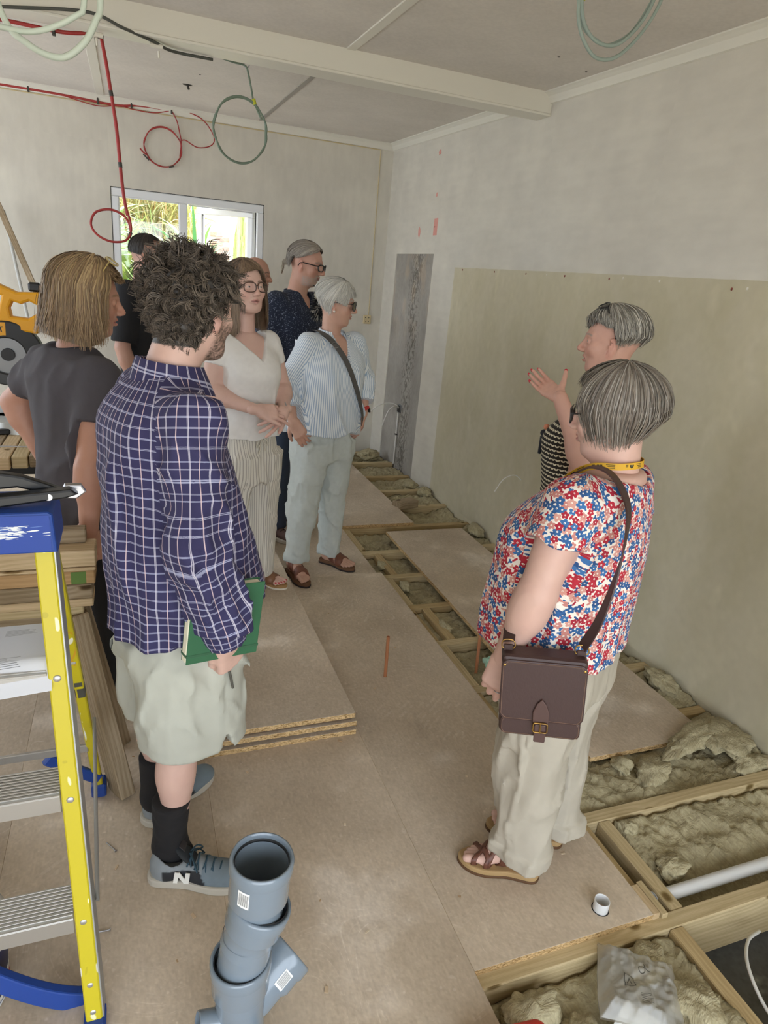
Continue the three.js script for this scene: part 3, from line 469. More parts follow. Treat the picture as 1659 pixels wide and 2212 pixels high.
function paint(geo, f) { const p = geo.attributes.position, c = new Float32Array(p.count * 3); for (let i = 0; i < p.count; i++) { const q = f(p.getX(i), p.getY(i), p.getZ(i)); c[i * 3] = q[0]; c[i * 3 + 1] = q[1]; c[i * 3 + 2] = q[2]; } geo.setAttribute('color', new THREE.BufferAttribute(c, 3)); return geo; }
// uv in metres: charts are limbs { pts: [[x,y,z]...], ref } or the trunk { trunk: true, cx, cz, r }
function clothUV(geo, charts) {
  charts = charts.map((c) => c.pts && c.pts.length > 2 ? { ...c, pts: new THREE.CatmullRomCurve3(c.pts.map((p) => V(...p))).getPoints(9).map((p) => p.toArray()) } : c);
  const g = geo.toNonIndexed(), p = g.attributes.position, uv = new Float32Array(p.count * 2);
  const info = (c, x, y, z) => {
    if (c.trunk) { const ax = c.axis ? c.axis(y) : [c.cx || 0, c.cz || 0]; return [Math.atan2(x - ax[0], z - ax[1]) + (c.turn || 0), y, c.r, Math.max(0, (c.w ? (Math.abs(x - ax[0]) - c.w) : 0))]; }
    let acc = 0, W = 0, v = 0, Dm = 1e9; const ax = V(), q = V(), n = c.pts.length - 1, rf = c.ref || [0, 0, 1];
    for (let i = 0; i < n; i++) {          // soft nearest point on the limb's line, so that the weave runs on round a bent elbow
      const a = c.pts[i], b = c.pts[i + 1], d = [b[0] - a[0], b[1] - a[1], b[2] - a[2]], L = Math.hypot(...d), u = [d[0] / L, d[1] / L, d[2] / L];
      const h = (x - a[0]) * u[0] + (y - a[1]) * u[1] + (z - a[2]) * u[2], hc = clamp(h, i === 0 ? -1 : 0, i === n - 1 ? 9 : L), qx = x - a[0] - u[0] * hc, qy = y - a[1] - u[1] * hc, qz = z - a[2] - u[2] * hc, D = Math.hypot(qx, qy, qz), w = Math.exp(-D / 0.004);
      W += w; v += w * (acc + hc); ax.x += w * u[0]; ax.y += w * u[1]; ax.z += w * u[2]; q.x += w * qx; q.y += w * qy; q.z += w * qz; Dm = Math.min(Dm, D); acc += L;
    }
    ax.normalize(); const dt = rf[0] * ax.x + rf[1] * ax.y + rf[2] * ax.z, e1 = V(rf[0] - dt * ax.x, rf[1] - dt * ax.y, rf[2] - dt * ax.z).normalize(), e2 = ax.clone().cross(e1);
    return [Math.atan2(q.dot(e2), q.dot(e1)), -v / (W || 1e-30), c.r, Dm - c.r, 0];
  };
  for (let i = 0; i < p.count; i += 3) {
    const mx = (p.getX(i) + p.getX(i + 1) + p.getX(i + 2)) / 3, my = (p.getY(i) + p.getY(i + 1) + p.getY(i + 2)) / 3, mz = (p.getZ(i) + p.getZ(i + 1) + p.getZ(i + 2)) / 3;
    let c = charts[0];
    if (charts.length > 1) { let bd = 1e9; for (const q of charts) { const d = q.trunk ? (q.dist ? q.dist(mx, my, mz) : 0.02) : info(q, mx, my, mz)[3] + (q.bias || 0); if (d < bd) { bd = d; c = q; } } }
    const a0 = info(c, p.getX(i), p.getY(i), p.getZ(i));
    for (let k = 0; k < 3; k++) { const q = info(c, p.getX(i + k), p.getY(i + k), p.getZ(i + k)); let an = q[0]; while (an - a0[0] > Math.PI) an -= 2 * Math.PI; while (an - a0[0] < -Math.PI) an += 2 * Math.PI; uv[(i + k) * 2] = an * c.r + (c.u0 || 0); uv[(i + k) * 2 + 1] = q[1] + (c.v0 || 0); }
  }
  g.setAttribute('uv', new THREE.BufferAttribute(uv, 2)); return g;
}
const mixc = (a, b, t) => [lerp(a[0], b[0], t), lerp(a[1], b[1], t), lerp(a[2], b[2], t)];
const SKIN = new THREE.MeshPhysicalMaterial({ vertexColors: true, roughness: 0.55, sheen: 0.15, sheenRoughness: 0.5 });
// ---------------------------------------------------------------- heads; local axes: +z the way the face looks, +x the person's left, origin between the ears
function headPrims(o = {}) {
  const j = o.jaw ?? 1, n = o.nose ?? 1, f = o.full ?? 1, P = [];
  P.push(ell([0, 0.034, -0.012], [0.076, 0.083, 0.098], 0.02), ell([0, -0.03, 0.024], [0.061 * f, 0.08, 0.066], 0.03));
  for (const s of [-1, 1]) {
    P.push(cap([s * 0.052 * f, -0.045, -0.002], [s * 0.03 * j, -0.092, 0.045], 0.022, 0.018, 0.03), ell([s * 0.043 * f, -0.027, 0.058], [0.021, 0.019, 0.019], 0.025));
    P.push(cap([s * 0.012, 0.021, 0.085], [s * 0.042, 0.02, 0.068], 0.0085, 0.008, 0.016));
  }
  P.push(ell([0, -0.1, 0.056], [0.023 * j, 0.017, 0.02], 0.025));
  for (const s of [-1, 1]) P.push(minus(ell([s * 0.032, -0.001, 0.091], [0.019, 0.0125, 0.017], 0.014)));
  P.push(cap([0, 0.012, 0.084], [0, -0.03, 0.1 + 0.008 * n], 0.0075, 0.0115 * n, 0.014));
  for (const s of [-1, 1]) P.push(ell([s * 0.0115 * n, -0.036, 0.095 + 0.003 * n], [0.0085 * n, 0.0075, 0.01], 0.008));
  const ly = -0.064, pout = o.lips ?? 1;
  for (const s of [-1, 1]) P.push(cap([0, ly + 0.006, 0.0885], [s * 0.023, ly + 0.001 + (o.smile ?? 0) * 0.005, 0.076], 0.0055 * pout, 0.0035, 0.007), cap([0, ly - 0.0065, 0.087], [s * 0.021, ly - 0.002 + (o.smile ?? 0) * 0.005, 0.075], 0.0062 * pout, 0.0035, 0.007));
  P.push(minus(ell([0, ly - (o.open ?? 0) * 0.001, 0.0935], [0.02, 0.0012 + (o.open ?? 0) * 0.004, 0.009], 0.003)));
  for (const s of [-1, 1]) {
    const ec = [s * 0.031, 0.0, 0.0735], op = o.lid ?? 0.0034;
    P.push(fnp((x, y, z) => { const a = x - ec[0], b = y - ec[1], c = z - ec[2], sp = Math.sqrt(a * a + b * b + c * c) - 0.0138; return Math.max(sp, Math.min(op - Math.abs(b + 0.0008) - 6 * a * a * 8, c)); }, 0.003));
    P.push(ell([s * 0.079, -0.008, -0.008], [0.006, 0.031, 0.018], 0.006, [0.1, s * 0.45, s * -0.1]), ell([s * 0.077, -0.032, -0.001], [0.006, 0.011, 0.009], 0.008));
    P.push(minus(ell([s * 0.087, -0.005, -0.002], [0.006, 0.016, 0.009], 0.006, [0.1, s * 0.45, 0])));
  }
  return P;
}
function buildHead(o) {        // -> { geo, eyes, matrix }
  const m = new THREE.Matrix4().makeRotationFromEuler(new THREE.Euler(R(o.pitch || 0), R(o.yaw || 0), R(o.roll || 0), 'YXZ')); const sc = o.scale || 1; m.scale(V(sc, sc, sc)); m.setPosition(...o.at);
  const inv = m.clone().invert(), nb = V(...o.neck).applyMatrix4(inv).toArray(), P = headPrims(o.face), nr = (o.neckR ?? 0.056) / sc;
  P.push(cap([0, -0.03, -0.022], nb, nr * 0.97, nr * 1.06, 0.03));
  const [h, sk] = [o.hairline, o.skin], lipc = o.lip || [0.45, 0.16, 0.14];
  const geo = sdfMesh(P, o.cell ?? 0.0037, { slack: 0.004, pad: 0.012 });
  paint(geo, (x, y, z) => {
    let c = sk.slice(); const n = fbm(x * 60, y * 60, z * 60, 3), b = fbm(x * 16, y * 16, z * 16, 2);
    c = c.map((v, i) => v * (1 + 0.06 * n + 0.05 * b * (i ? 1 : 0.4)));
    const red = Math.max(sstep(0.03, 0.008, Math.hypot(Math.abs(x) - 0.043, (y + 0.032) * 0.9, (z - 0.075))) * 0.5, Math.hypot(x, y + 0.032, z - 0.108) < 0.018 ? 0.4 : 0, Math.abs(x) > 0.076 && z < 0.03 && y > -0.06 ? 0.5 : 0) * (o.flush ?? 1);
    c = [c[0] * (1 + 0.04 * red), c[1] * (1 - 0.16 * red), c[2] * (1 - 0.16 * red)];
    const ly = -0.064; if (z > 0.07 && Math.abs(x) < 0.024) { const w = 0.009 * (1 - (x / 0.025) ** 2), l = sstep(w + 0.0015, w - 0.001, Math.abs(y - ly)); c = mixc(c, lipc, l * (o.lipAmt ?? 0.8)); if (Math.abs(y - ly) < 0.0016 && Math.abs(x) < 0.021) c = mixc(c, [0.12, 0.04, 0.035], 0.8); }
    if (o.beard) { const amt = o.beard.f(x, y, z); if (amt > 0) c = mixc(c, o.beard.c, clamp(amt * (0.75 + 0.9 * fbm(x * 330, y * 330, z * 330, 2)))); }
    if (o.scalp && o.scalp.f(x, y, z)) c = o.scalp.c;
    const by = 0.0205 + 0.004 * (1 - ((Math.abs(x) - 0.03) / 0.022) ** 2), bw = sstep(0.0045, 0.0025, Math.abs(y - by)) * sstep(0.055, 0.05, Math.abs(x)) * sstep(0.009, 0.013, Math.abs(x)); if (z > 0.05 && o.brow) c = mixc(c, o.brow, bw * (o.browAmt ?? 0.8));
    return c;
  });
  geo.applyMatrix4(m);
  const eye = (s) => { const g = new THREE.SphereGeometry(0.0125, 24, 18).rotateX(Math.PI / 2), lk = o.look || 0; paint(g, (x, y, z) => { const r = Math.hypot(x, y); return z > 0 ? (r < 0.0026 ? [0.01, 0.01, 0.01] : r < 0.0058 ? (o.iris || [0.09, 0.13, 0.14]) : [0.55, 0.5, 0.46]) : [0.55, 0.5, 0.46]; }); return g.rotateY(R(lk)).translate(s * 0.031, 0, 0.0735).applyMatrix4(m); };
  return { geo, eyes: [eye(-1), eye(1)], m };
}
// ---------------------------------------------------------------- hands: wrist at the origin, fingers along +y, back of the hand +z, thumb towards +x (mirrored by side)
function handGeo(o) {
  const s = o.side, P = [], c = o.curl || [0.3, 0.3, 0.35, 0.4], sp = o.spread ?? 0.05, L = [[0.044, 0.027, 0.021], [0.049, 0.031, 0.022], [0.045, 0.029, 0.021], [0.035, 0.021, 0.019]], kx = [0.029, 0.0095, -0.0105, -0.029], ky = [0.088, 0.092, 0.088, 0.079];
  P.push(cap([0, -(o.stub ?? 0.028), 0], [0, 0.012, 0], 0.0238, 0.0248, 0.02));
  for (let i = 0; i < 4; i++) {
    P.push(cap([kx[i] * 0.62, 0.012, 0], [kx[i], ky[i], 0], 0.0155, 0.0125, 0.014));
    let p = [kx[i], ky[i], 0], a = 0; const fan = (1.5 - i) * sp;
    for (let q = 0; q < 3; q++) { const ci = Array.isArray(c[i]) ? c[i][q] : c[i] * [1, 1.25, 0.8][q]; a += ci; const l = L[i][q], e = [p[0] + Math.sin(fan) * l * Math.cos(a), p[1] + Math.cos(fan) * l * Math.cos(a), p[2] - l * Math.sin(a)]; P.push(cap(p, e, [0.0098, 0.0088, 0.008][q] * (i === 3 ? 0.88 : 1), [0.0088, 0.008, 0.0068][q] * (i === 3 ? 0.88 : 1), q ? 0.004 : 0.008)); p = e; }
  }
  const t = o.thumb || { dir: [0.75, 0.6, -0.25], bend: 0.35 }, d0 = V(...t.dir).normalize(), b0 = V(0.02, 0.02, -0.006), b1 = b0.clone().addScaledVector(d0, 0.042), ax = V(0, 0, 1).cross(d0).normalize(), fd = V(...(t.to || [-0.3, 0.9, -0.25])).normalize(), d1 = d0.clone().lerp(fd, t.bend).normalize(), b2 = b1.clone().addScaledVector(d1, 0.034), d2 = d0.clone().lerp(fd, Math.min(1, t.bend * 1.6)).normalize(), b3 = b2.clone().addScaledVector(d2, 0.026);
  P.push(cap(b0.toArray(), b1.toArray(), 0.0165, 0.0125, 0.014), cap(b1.toArray(), b2.toArray(), 0.0118, 0.0102, 0.005), cap(b2.toArray(), b3.toArray(), 0.0102, 0.008, 0.004));
  const g = sdfMesh(P, o.cell ?? 0.0036, { pad: 0.012, slack: 0.004 });
  const tip = b3.clone();
  paint(g, (x, y, z) => { const n = fbm(x * 70, y * 70, z * 70, 3); let k = o.skin.map((v, i) => v * (1 + 0.07 * n - (i ? 0.05 * sstep(0.085, 0.1, y) : 0))); return k; });
  const nails = [];
  if (o.nail) { // painted nails: small flattened caps on the finger ends
    for (let i = 0; i < 4; i++) { let p = [kx[i], ky[i], 0], a = 0; const fan = (1.5 - i) * sp; for (let q = 0; q < 3; q++) { const ci = Array.isArray(c[i]) ? c[i][q] : c[i] * [1, 1.25, 0.8][q]; a += ci; const l = L[i][q]; p = [p[0] + Math.sin(fan) * l * Math.cos(a), p[1] + Math.cos(fan) * l * Math.cos(a), p[2] - l * Math.sin(a)]; } const n = new THREE.SphereGeometry(1, 10, 8).scale(0.0062, 0.0105, 0.003).translate(0, 0.002, 0.0062).rotateX(-a).translate(...p); nails.push(n); }
    nails.push(new THREE.SphereGeometry(0.0085, 10, 8).translate(...b3.toArray()));
  }
  const f = V(...o.dir).normalize(), z = V(...o.back); z.addScaledVector(f, -z.dot(f)).normalize(); const x = f.clone().cross(z).multiplyScalar(s), m = new THREE.Matrix4().makeBasis(x, f, z);
  const sc = o.scale || 1; m.scale(V(sc, sc, sc)); m.setPosition(...o.at);
  const flip = (q) => { if (m.determinant() < 0) { if (q.index) { const ix = q.index.array; for (let i = 0; i < ix.length; i += 3) { const w = ix[i]; ix[i] = ix[i + 1]; ix[i + 1] = w; } } } return q; };
  g.applyMatrix4(m); flip(g); g.computeVertexNormals(); for (const n of nails) flip(n.applyMatrix4(m));
  return { geo: g, nails };
}
// ---------------------------------------------------------------- hair
function strandTube(pts, r0, r1, col, sides = 3, centre = null, tilt = 0) {     // centre given: a flat lock lying on the head, else a fine tube
  const n = pts.length, pos = [], nor = [], cl = [], T = V(), U = V(), W = V(), Z = V(0.31, 0.22, 0.92), ring = [];
  for (let i = 0; i < n; i++) {
    T.subVectors(pts[Math.min(n - 1, i + 1)], pts[Math.max(0, i - 1)]).normalize(); const r = lerp(r0, r1, (i / (n - 1)) ** 2), rr = [];
    if (centre) { const N = pts[i].clone().sub(centre); N.addScaledVector(T, -N.dot(T)).normalize(); U.crossVectors(T, N).normalize(); U.addScaledVector(N, tilt).normalize(); N.crossVectors(U, T).normalize(); for (const q of [-1, 1]) rr.push([pts[i].x + q * r * U.x, pts[i].y + q * r * U.y, pts[i].z + q * r * U.z, N.x + q * 0.5 * U.x, N.y + q * 0.5 * U.y, N.z + q * 0.5 * U.z]); }
    else { U.crossVectors(T, Z).normalize(); W.crossVectors(T, U); for (let s = 0; s < sides; s++) { const a = s / sides * 6.2832, c = Math.cos(a), d = Math.sin(a); rr.push([pts[i].x + r * (U.x * c + W.x * d), pts[i].y + r * (U.y * c + W.y * d), pts[i].z + r * (U.z * c + W.z * d), U.x * c + W.x * d, U.y * c + W.y * d, U.z * c + W.z * d]); } }
    ring.push(rr);
  }
  const m = centre ? 1 : sides;
  for (let i = 0; i + 1 < n; i++) { const c0 = col(i / (n - 1)); for (let s = 0; s < m; s++) { const a = ring[i][s], b = ring[i][(s + 1) % ring[i].length], c = ring[i + 1][s], d = ring[i + 1][(s + 1) % ring[i].length]; for (const q of centre ? [a, b, c, b, d, c] : [a, b, c, b, d, c]) { pos.push(q[0], q[1], q[2]); nor.push(q[3], q[4], q[5]); cl.push(c0[0], c0[1], c0[2]); } } }
  return { pos, nor, cl };
}
function strandsGeo(list) {
  let n = 0; for (const s of list) n += s.pos.length; const P = new Float32Array(n), N = new Float32Array(n), C = new Float32Array(n); let o = 0;
  for (const s of list) { P.set(s.pos, o); N.set(s.nor, o); C.set(s.cl, o); o += s.pos.length; }
  const g = new THREE.BufferGeometry(); g.setAttribute('position', new THREE.BufferAttribute(P, 3)); g.setAttribute('normal', new THREE.BufferAttribute(N, 3)); g.setAttribute('color', new THREE.BufferAttribute(C, 3)); g.setAttribute('uv', new THREE.BufferAttribute(new Float32Array(n / 3 * 2), 2)); return g;
}
// combed hair flowing from a pole over the skull, then falling; path(theta, s) in head axes
function combedHair(o) {
  const r = rng(o.seed), { rad, centre, pole } = o, q = new THREE.Quaternion().setFromUnitVectors(V(0, 1, 0), V(...pole).normalize());
  const path = (th, off, lenK = 1) => {     // th: azimuth round the pole (0 = front when the pole is up)
    const pts = [], end = o.end(th), seg = o.seg || 14, maxPhi = end.phi;
    for (let i = 0; i <= seg; i++) {
      const s = i / seg * lenK, ph = 0.03 + s * maxPhi, d = V(Math.sin(ph) * Math.sin(th), Math.cos(ph), Math.sin(ph) * Math.cos(th)).applyQuaternion(q);
      const p = V(d.x * rad[0], d.y * rad[1], d.z * rad[2]); const lift = 1 + off / 0.1; p.multiplyScalar(lift); p.add(V(...centre)); pts.push(p);
    }
    if (end.drop > 0) { const p0 = pts[pts.length - 1].clone(), out = V(p0.x - centre[0], 0, p0.z - centre[2]).normalize(); const m = o.dropSeg || 8; for (let i = 1; i <= m; i++) { const t = i / m * lenK; pts.push(p0.clone().add(V(out.x * end.flare * (end.curl ? Math.sin(t * 2.6) : t), -end.drop * t, out.z * end.flare * (end.curl ? Math.sin(t * 2.6) : t)))); } }
    if (o.shape) for (const p of pts) o.shape(p, th);
    return pts;
  };
  const list = [], tone = (k) => { const a = o.colors[Math.floor(r() * o.colors.length)], j = 0.72 + r() * 0.5; return (t) => { const e = o.tip ? mixc(a, o.tip, t * (o.tipAmt ?? 0.5)) : a; return [e[0] * j, e[1] * j, e[2] * j]; }; };
  const CEN = V(...centre);
  for (let i = 0; i < o.n * 2.6; i++) {
    const th = r() * 6.2832 - 3.1416, f = path(th, (o.under ?? 0.004) + r() * (o.loft ?? 0.008), (o.minLen ?? 0.86) + r() * (1 - (o.minLen ?? 0.86))), w = o.wild ?? 0.004, k0 = r() * 30, sw = (r() - 0.5) * (o.sweep ?? 0.4);
    const skip = o.skipRoot ? r() * o.skipRoot : 0, pts = f.slice(Math.floor(skip * f.length));
    pts.forEach((p, j) => { const t = j / pts.length; p.x += w * vnoise(k0, t * 3) * (0.3 + t); p.y += w * 0.5 * vnoise(k0 + 9, t * 3); p.z += w * vnoise(k0 + 20, t * 3) * (0.3 + t); const a = sw * t * 0.1; p.x += a * p.z; p.z -= a * p.x; });
    list.push(strandTube(pts, (o.r0 ?? 0.0024) * (0.35 + 0.6 * r()), (o.r1 ?? 0.0008) * 0.6, tone(), 2, CEN, (r() - 0.5) * 1.1));
  }
  // closed underlayer of the same shape
  const nt = 64, rows = [], base = o.colors[0].map((c) => c * 0.75);
  for (let i = 0; i <= nt; i++) rows.push(path(i / nt * 6.2832 - 3.1416, o.under ?? 0.004, 0.97));
  const ns = Math.min(...rows.map((a) => a.length)), pos = [], idx = [];
  for (let i = 0; i <= nt; i++) for (let j = 0; j < ns; j++) { const a = rows[i], p = a[Math.round(j / (ns - 1) * (a.length - 1))]; pos.push(p.x, p.y, p.z); }
  for (let i = 0; i < nt; i++) for (let j = 0; j < ns - 1; j++) { const a = i * ns + j, b = a + ns; idx.push(a, a + 1, b, b, a + 1, b + 1); }
  const g = new THREE.BufferGeometry(); g.setAttribute('position', new THREE.Float32BufferAttribute(pos, 3)); g.setIndex(idx); g.computeVertexNormals(); paint(g, (x, y, z) => { const k = 0.8 + 0.3 * fbm(x * 90, y * 8, z * 90, 2); return base.map((c) => c * k); });
  return merge([g, strandsGeo(list)]).applyMatrix4(o.m);
}
const wrink = (x, y, z) => 0.012 * crease(x * 8, y * 5 + z * 6, z * 8 + 2) + 0.007 * crease(x * 17 + 3, y * 10 + x * 9, z * 17);
const crease = (x, y, z) => { const v = Math.max(0, 1 - 2.4 * Math.abs(vnoise(x, y, z))); return v * v; };
const HAIR = new THREE.MeshPhysicalMaterial({ vertexColors: true, roughness: 0.5, side: THREE.DoubleSide, sheen: 0.3, sheenRoughness: 0.4 });
const EYE = new THREE.MeshPhysicalMaterial({ vertexColors: true, roughness: 0.1 });
// ---------------------------------------------------------------- spectacles in head axes
function glassesParts(parent, m, frameMat, lensMat, o = {}) {
  const w = o.w ?? 0.026, h = o.h ?? 0.019, z = o.z ?? 0.1, y = o.y ?? -0.003, r = o.r ?? 0.0022, cx = o.cx ?? 0.033, up = o.up || new THREE.Matrix4();
  const rim = [], lens = [];
  for (const s of [-1, 1]) {
    const pts = [...Array(20)].map((_, i) => { const a = i / 20 * 6.2832, c = Math.cos(a), d = Math.sin(a), e = 0.7; const X = Math.sign(c) * Math.abs(c) ** e * w, Y = Math.sign(d) * Math.abs(d) ** e * h * (d > 0 ? 1 : 0.95); return V(s * cx + X, y + Y, z - Math.abs(s * cx + X) ** 2 * 3.2); });
    rim.push(tube(pts, r, 60, 6, true)); const sh = new THREE.BufferGeometry(), q = []; for (let i = 0; i < 20; i++) { const a = pts[i], b = pts[(i + 1) % 20]; q.push(s * cx, y, z - cx * cx * 3.2, a.x, a.y, a.z, b.x, b.y, b.z); } sh.setAttribute('position', new THREE.Float32BufferAttribute(q, 3)); sh.computeVertexNormals(); lens.push(sh);
    const ex = s * (cx + w), ez = z - (cx + w) ** 2 * 3.2; rim.push(tube([[ex, y + h * 0.5, ez], [s * 0.072, y + h * 0.5, ez - 0.012], [s * 0.079, y + 0.01, 0.03], [s * 0.081, y + 0.008, -0.005], [s * 0.08, y - 0.012, -0.022]], o.arm ?? 0.002, 24, 6));
  }
  rim.push(tube([[-cx + w, y + 0.005, z - (cx - w) ** 2 * 3.2], [0, y + 0.009, z + 0.002], [cx - w, y + 0.005, z - (cx - w) ** 2 * 3.2]], r, 10, 6));
  const mm = m.clone().multiply(up);
  const g = new THREE.Group(); g.name = 'spectacles'; parent.add(g);
  part(g, 'frame', rim.map((a) => a.applyMatrix4(mm)), frameMat); for (const a of lens) part(g, 'lens', a.applyMatrix4(mm), lensMat);
  return g;
}
function person(label, x, z, yaw) { return thing('person', label, 'person', [x, 0, z], R(yaw)); }
const LENS = phys(0xffffff, 0.03, { transmission: 1, thickness: 0, ior: 1.45 });
// ---------------------------------------------------------------- limbs, feet and footwear (local axes of a person: +z forward, +x left)
const armP = (s, e, w, k = 1) => [cap(s, e, 0.05 * k, 0.041 * k, 0.03), cap(e, w, 0.042 * k, 0.0265 * k, 0.02), ell([lerp(e[0], w[0], 0.25), lerp(e[1], w[1], 0.25), lerp(e[2], w[2], 0.25)], [0.042 * k, 0.05 * k, 0.042 * k], 0.03)];
const legP = (h, kn, an, k = 1) => [cap(h, kn, 0.085 * k, 0.058 * k, 0.03), cap(kn, an, 0.056 * k, 0.038 * k, 0.02), ell([lerp(kn[0], an[0], 0.3), lerp(kn[1], an[1], 0.3), lerp(kn[2], an[2], 0.3) - 0.015 * k], [0.053 * k, 0.09 * k, 0.053 * k], 0.03)];
const skinPaint = (skin) => (x, y, z) => { const n = fbm(x * 26, y * 26, z * 26, 3), b = fbm(x * 90, y * 90, z * 90, 2); return skin.map((v, i) => v * (1 + 0.07 * n * (i ? 1 : 0.5) + 0.03 * b)); };
function bodyMesh(parent, skin, prims, extra = [], cell = 0.0105) { const g = paint(sdfMesh(prims, cell, { slack: 0.01 }), skinPaint(skin)); return part(parent, 'body', [g, ...extra], SKIN); }
// placed(heel, yaw): matrix of a foot whose heel stands at (x, z) and points along yaw (degrees) in person axes
const footAt = (x, y, z, yaw, side = 1, k = 1) => { const m = new THREE.Matrix4().makeRotationY(R(yaw)); m.scale(V(k * side, k, k)); m.setPosition(x, y, z); return m; };
const outlinePts = (L, w) => { const q = []; const prof = [[0, 0.30], [0.04, 0.66], [0.1, 0.78], [0.22, 0.76], [0.38, 0.72], [0.52, 0.86], [0.66, 1], [0.78, 0.97], [0.88, 0.8], [0.95, 0.52], [1, 0.16]]; for (const [t, h] of prof) q.push([w * (h * (t > 0.4 ? 1.0 : 0.98)) + 0.004 * Math.sin(t * 3), t * L]); for (const [t, h] of [...prof].reverse()) q.push([-w * h * (t > 0.35 && t < 0.6 ? 0.9 : 1) + 0.004 * Math.sin(t * 3), t * L]); return q; };
function soleGeo(L, w, h, bevel = 0.004) { const c = new THREE.CatmullRomCurve3(outlinePts(L, w).map((p) => V(p[0], p[1], 0)), true).getPoints(60).map((p) => [p.x, p.y]); return extrude(c, h, bevel).rotateX(Math.PI / 2).translate(0, h / 2, 0); }
const flipWind = (g, m) => { if (m.determinant() < 0) { if (!g.index) { const p = g.attributes; for (const k of Object.keys(p)) { const a = p[k], s = a.itemSize; for (let i = 0; i < a.count; i += 3) for (let j = 0; j < s; j++) { const t = a.array[i * s + j]; a.array[i * s + j] = a.array[(i + 1) * s + j]; a.array[(i + 1) * s + j] = t; } } } else { const ix = g.index.array; for (let i = 0; i < ix.length; i += 3) { const t = ix[i]; ix[i] = ix[i + 1]; ix[i + 1] = t; } } } return g; };
const put = (g, m) => flipWind(g.applyMatrix4(m), m);
const footPrims = (L = 0.24, h0 = 0.02) => { const k = L / 0.24, P = [ell([0, h0 + 0.03, 0.035 * k], [0.03, 0.034, 0.036], 0.02), cap([0, h0 + 0.075, 0.045 * k], [0, h0 + 0.12, 0.035 * k], 0.034, 0.036, 0.03), cap([0, h0 + 0.055, 0.06 * k], [0.004, h0 + 0.026, 0.15 * k], 0.034, 0.024, 0.03), cap([-0.022, h0 + 0.018, 0.15 * k], [0.026, h0 + 0.016, 0.165 * k], 0.018, 0.016, 0.02), cap([-0.005, h0 + 0.03, 0.06 * k], [-0.018, h0 + 0.02, 0.14 * k], 0.026, 0.02, 0.03)]; [[0.026, 0.236, 0.0125], [0.006, 0.234, 0.009], [-0.01, 0.226, 0.0085], [-0.024, 0.214, 0.008], [-0.036, 0.2, 0.0078]].forEach(([x, z, r]) => P.push(cap([x * 0.95, h0 + 0.018, (z - 0.055) * k], [x, h0 + r, z * k - r], r * 1.05, r, 0.006))); return P; };
// shoe in its own axes: heel at the origin, toe along +z
function sneaker(parent, m, o) {
  const L = o.L ?? 0.295, g = new THREE.Group(); g.name = o.name || 'shoe'; parent.add(g);
  const up = [ell([0, 0.05, 0.045], [0.037, 0.062, 0.044], 0.02), cap([0, 0.06, 0.06], [0, 0.045, 0.15], 0.037, 0.034, 0.03), ell([0, 0.032, 0.2], [0.045, 0.034, 0.085], 0.03), ell([0, 0.022, 0.245], [0.035, 0.026, 0.042], 0.02)];
  const holl = cap([0, 0.15, 0.035], [0, 0.088, 0.07], 0.036, 0.032, 0.006);
  part(g, 'upper', put(paint(sdfMesh([...up, minus(holl)], 0.0055, { slack: 0.004, post: (x, y, z, d) => Math.max(d, 0.018 - y) }), o.color), m), o.mat || std(0xffffff, 0.85, { vertexColors: true }));
  part(g, 'sole', put(soleGeo(L, 0.049, 0.028, 0.006).translate(0, 0, -0.004), m), o.sole);
  const tg = new THREE.SphereGeometry(1, 16, 12).scale(0.026, 0.011, 0.05).rotateX(0.75).translate(0, 0.092, 0.112); part(g, 'tongue', put(tg, m), o.tongue || o.lace);
  const lc = []; for (let i = 0; i < 5; i++) { const z = 0.115 + i * 0.021, y = 0.097 - i * 0.0085; lc.push(tube([[-0.03, y - 0.018, z], [-0.012, y - 0.001, z + 0.006], [0.012, y, z + 0.008], [0.03, y - 0.018, z + 0.012]], 0.0024, 12, 5), tube([[0.03, y - 0.018, z], [0.012, y + 0.001, z + 0.008], [-0.012, y + 0.001, z + 0.008], [-0.03, y - 0.018, z + 0.012]], 0.0024, 12, 5)); }
  if (o.bow) lc.push(tube([[-0.004, 0.104, 0.118], [-0.03, 0.1, 0.13], [-0.052, 0.07, 0.14], [-0.05, 0.06, 0.122], [-0.03, 0.085, 0.118], [-0.004, 0.104, 0.12]], 0.0024, 30, 5), tube([[0.004, 0.104, 0.118], [0.03, 0.1, 0.135], [0.046, 0.075, 0.15], [0.03, 0.09, 0.14], [0.004, 0.104, 0.12]], 0.0024, 24, 5), tube([[-0.01, 0.1, 0.12], [-0.046, 0.07, 0.13], [-0.055, 0.045, 0.145]], 0.0024, 14, 5));
  part(g, 'laces', put(merge(lc), m), o.lace);
  return g;
}
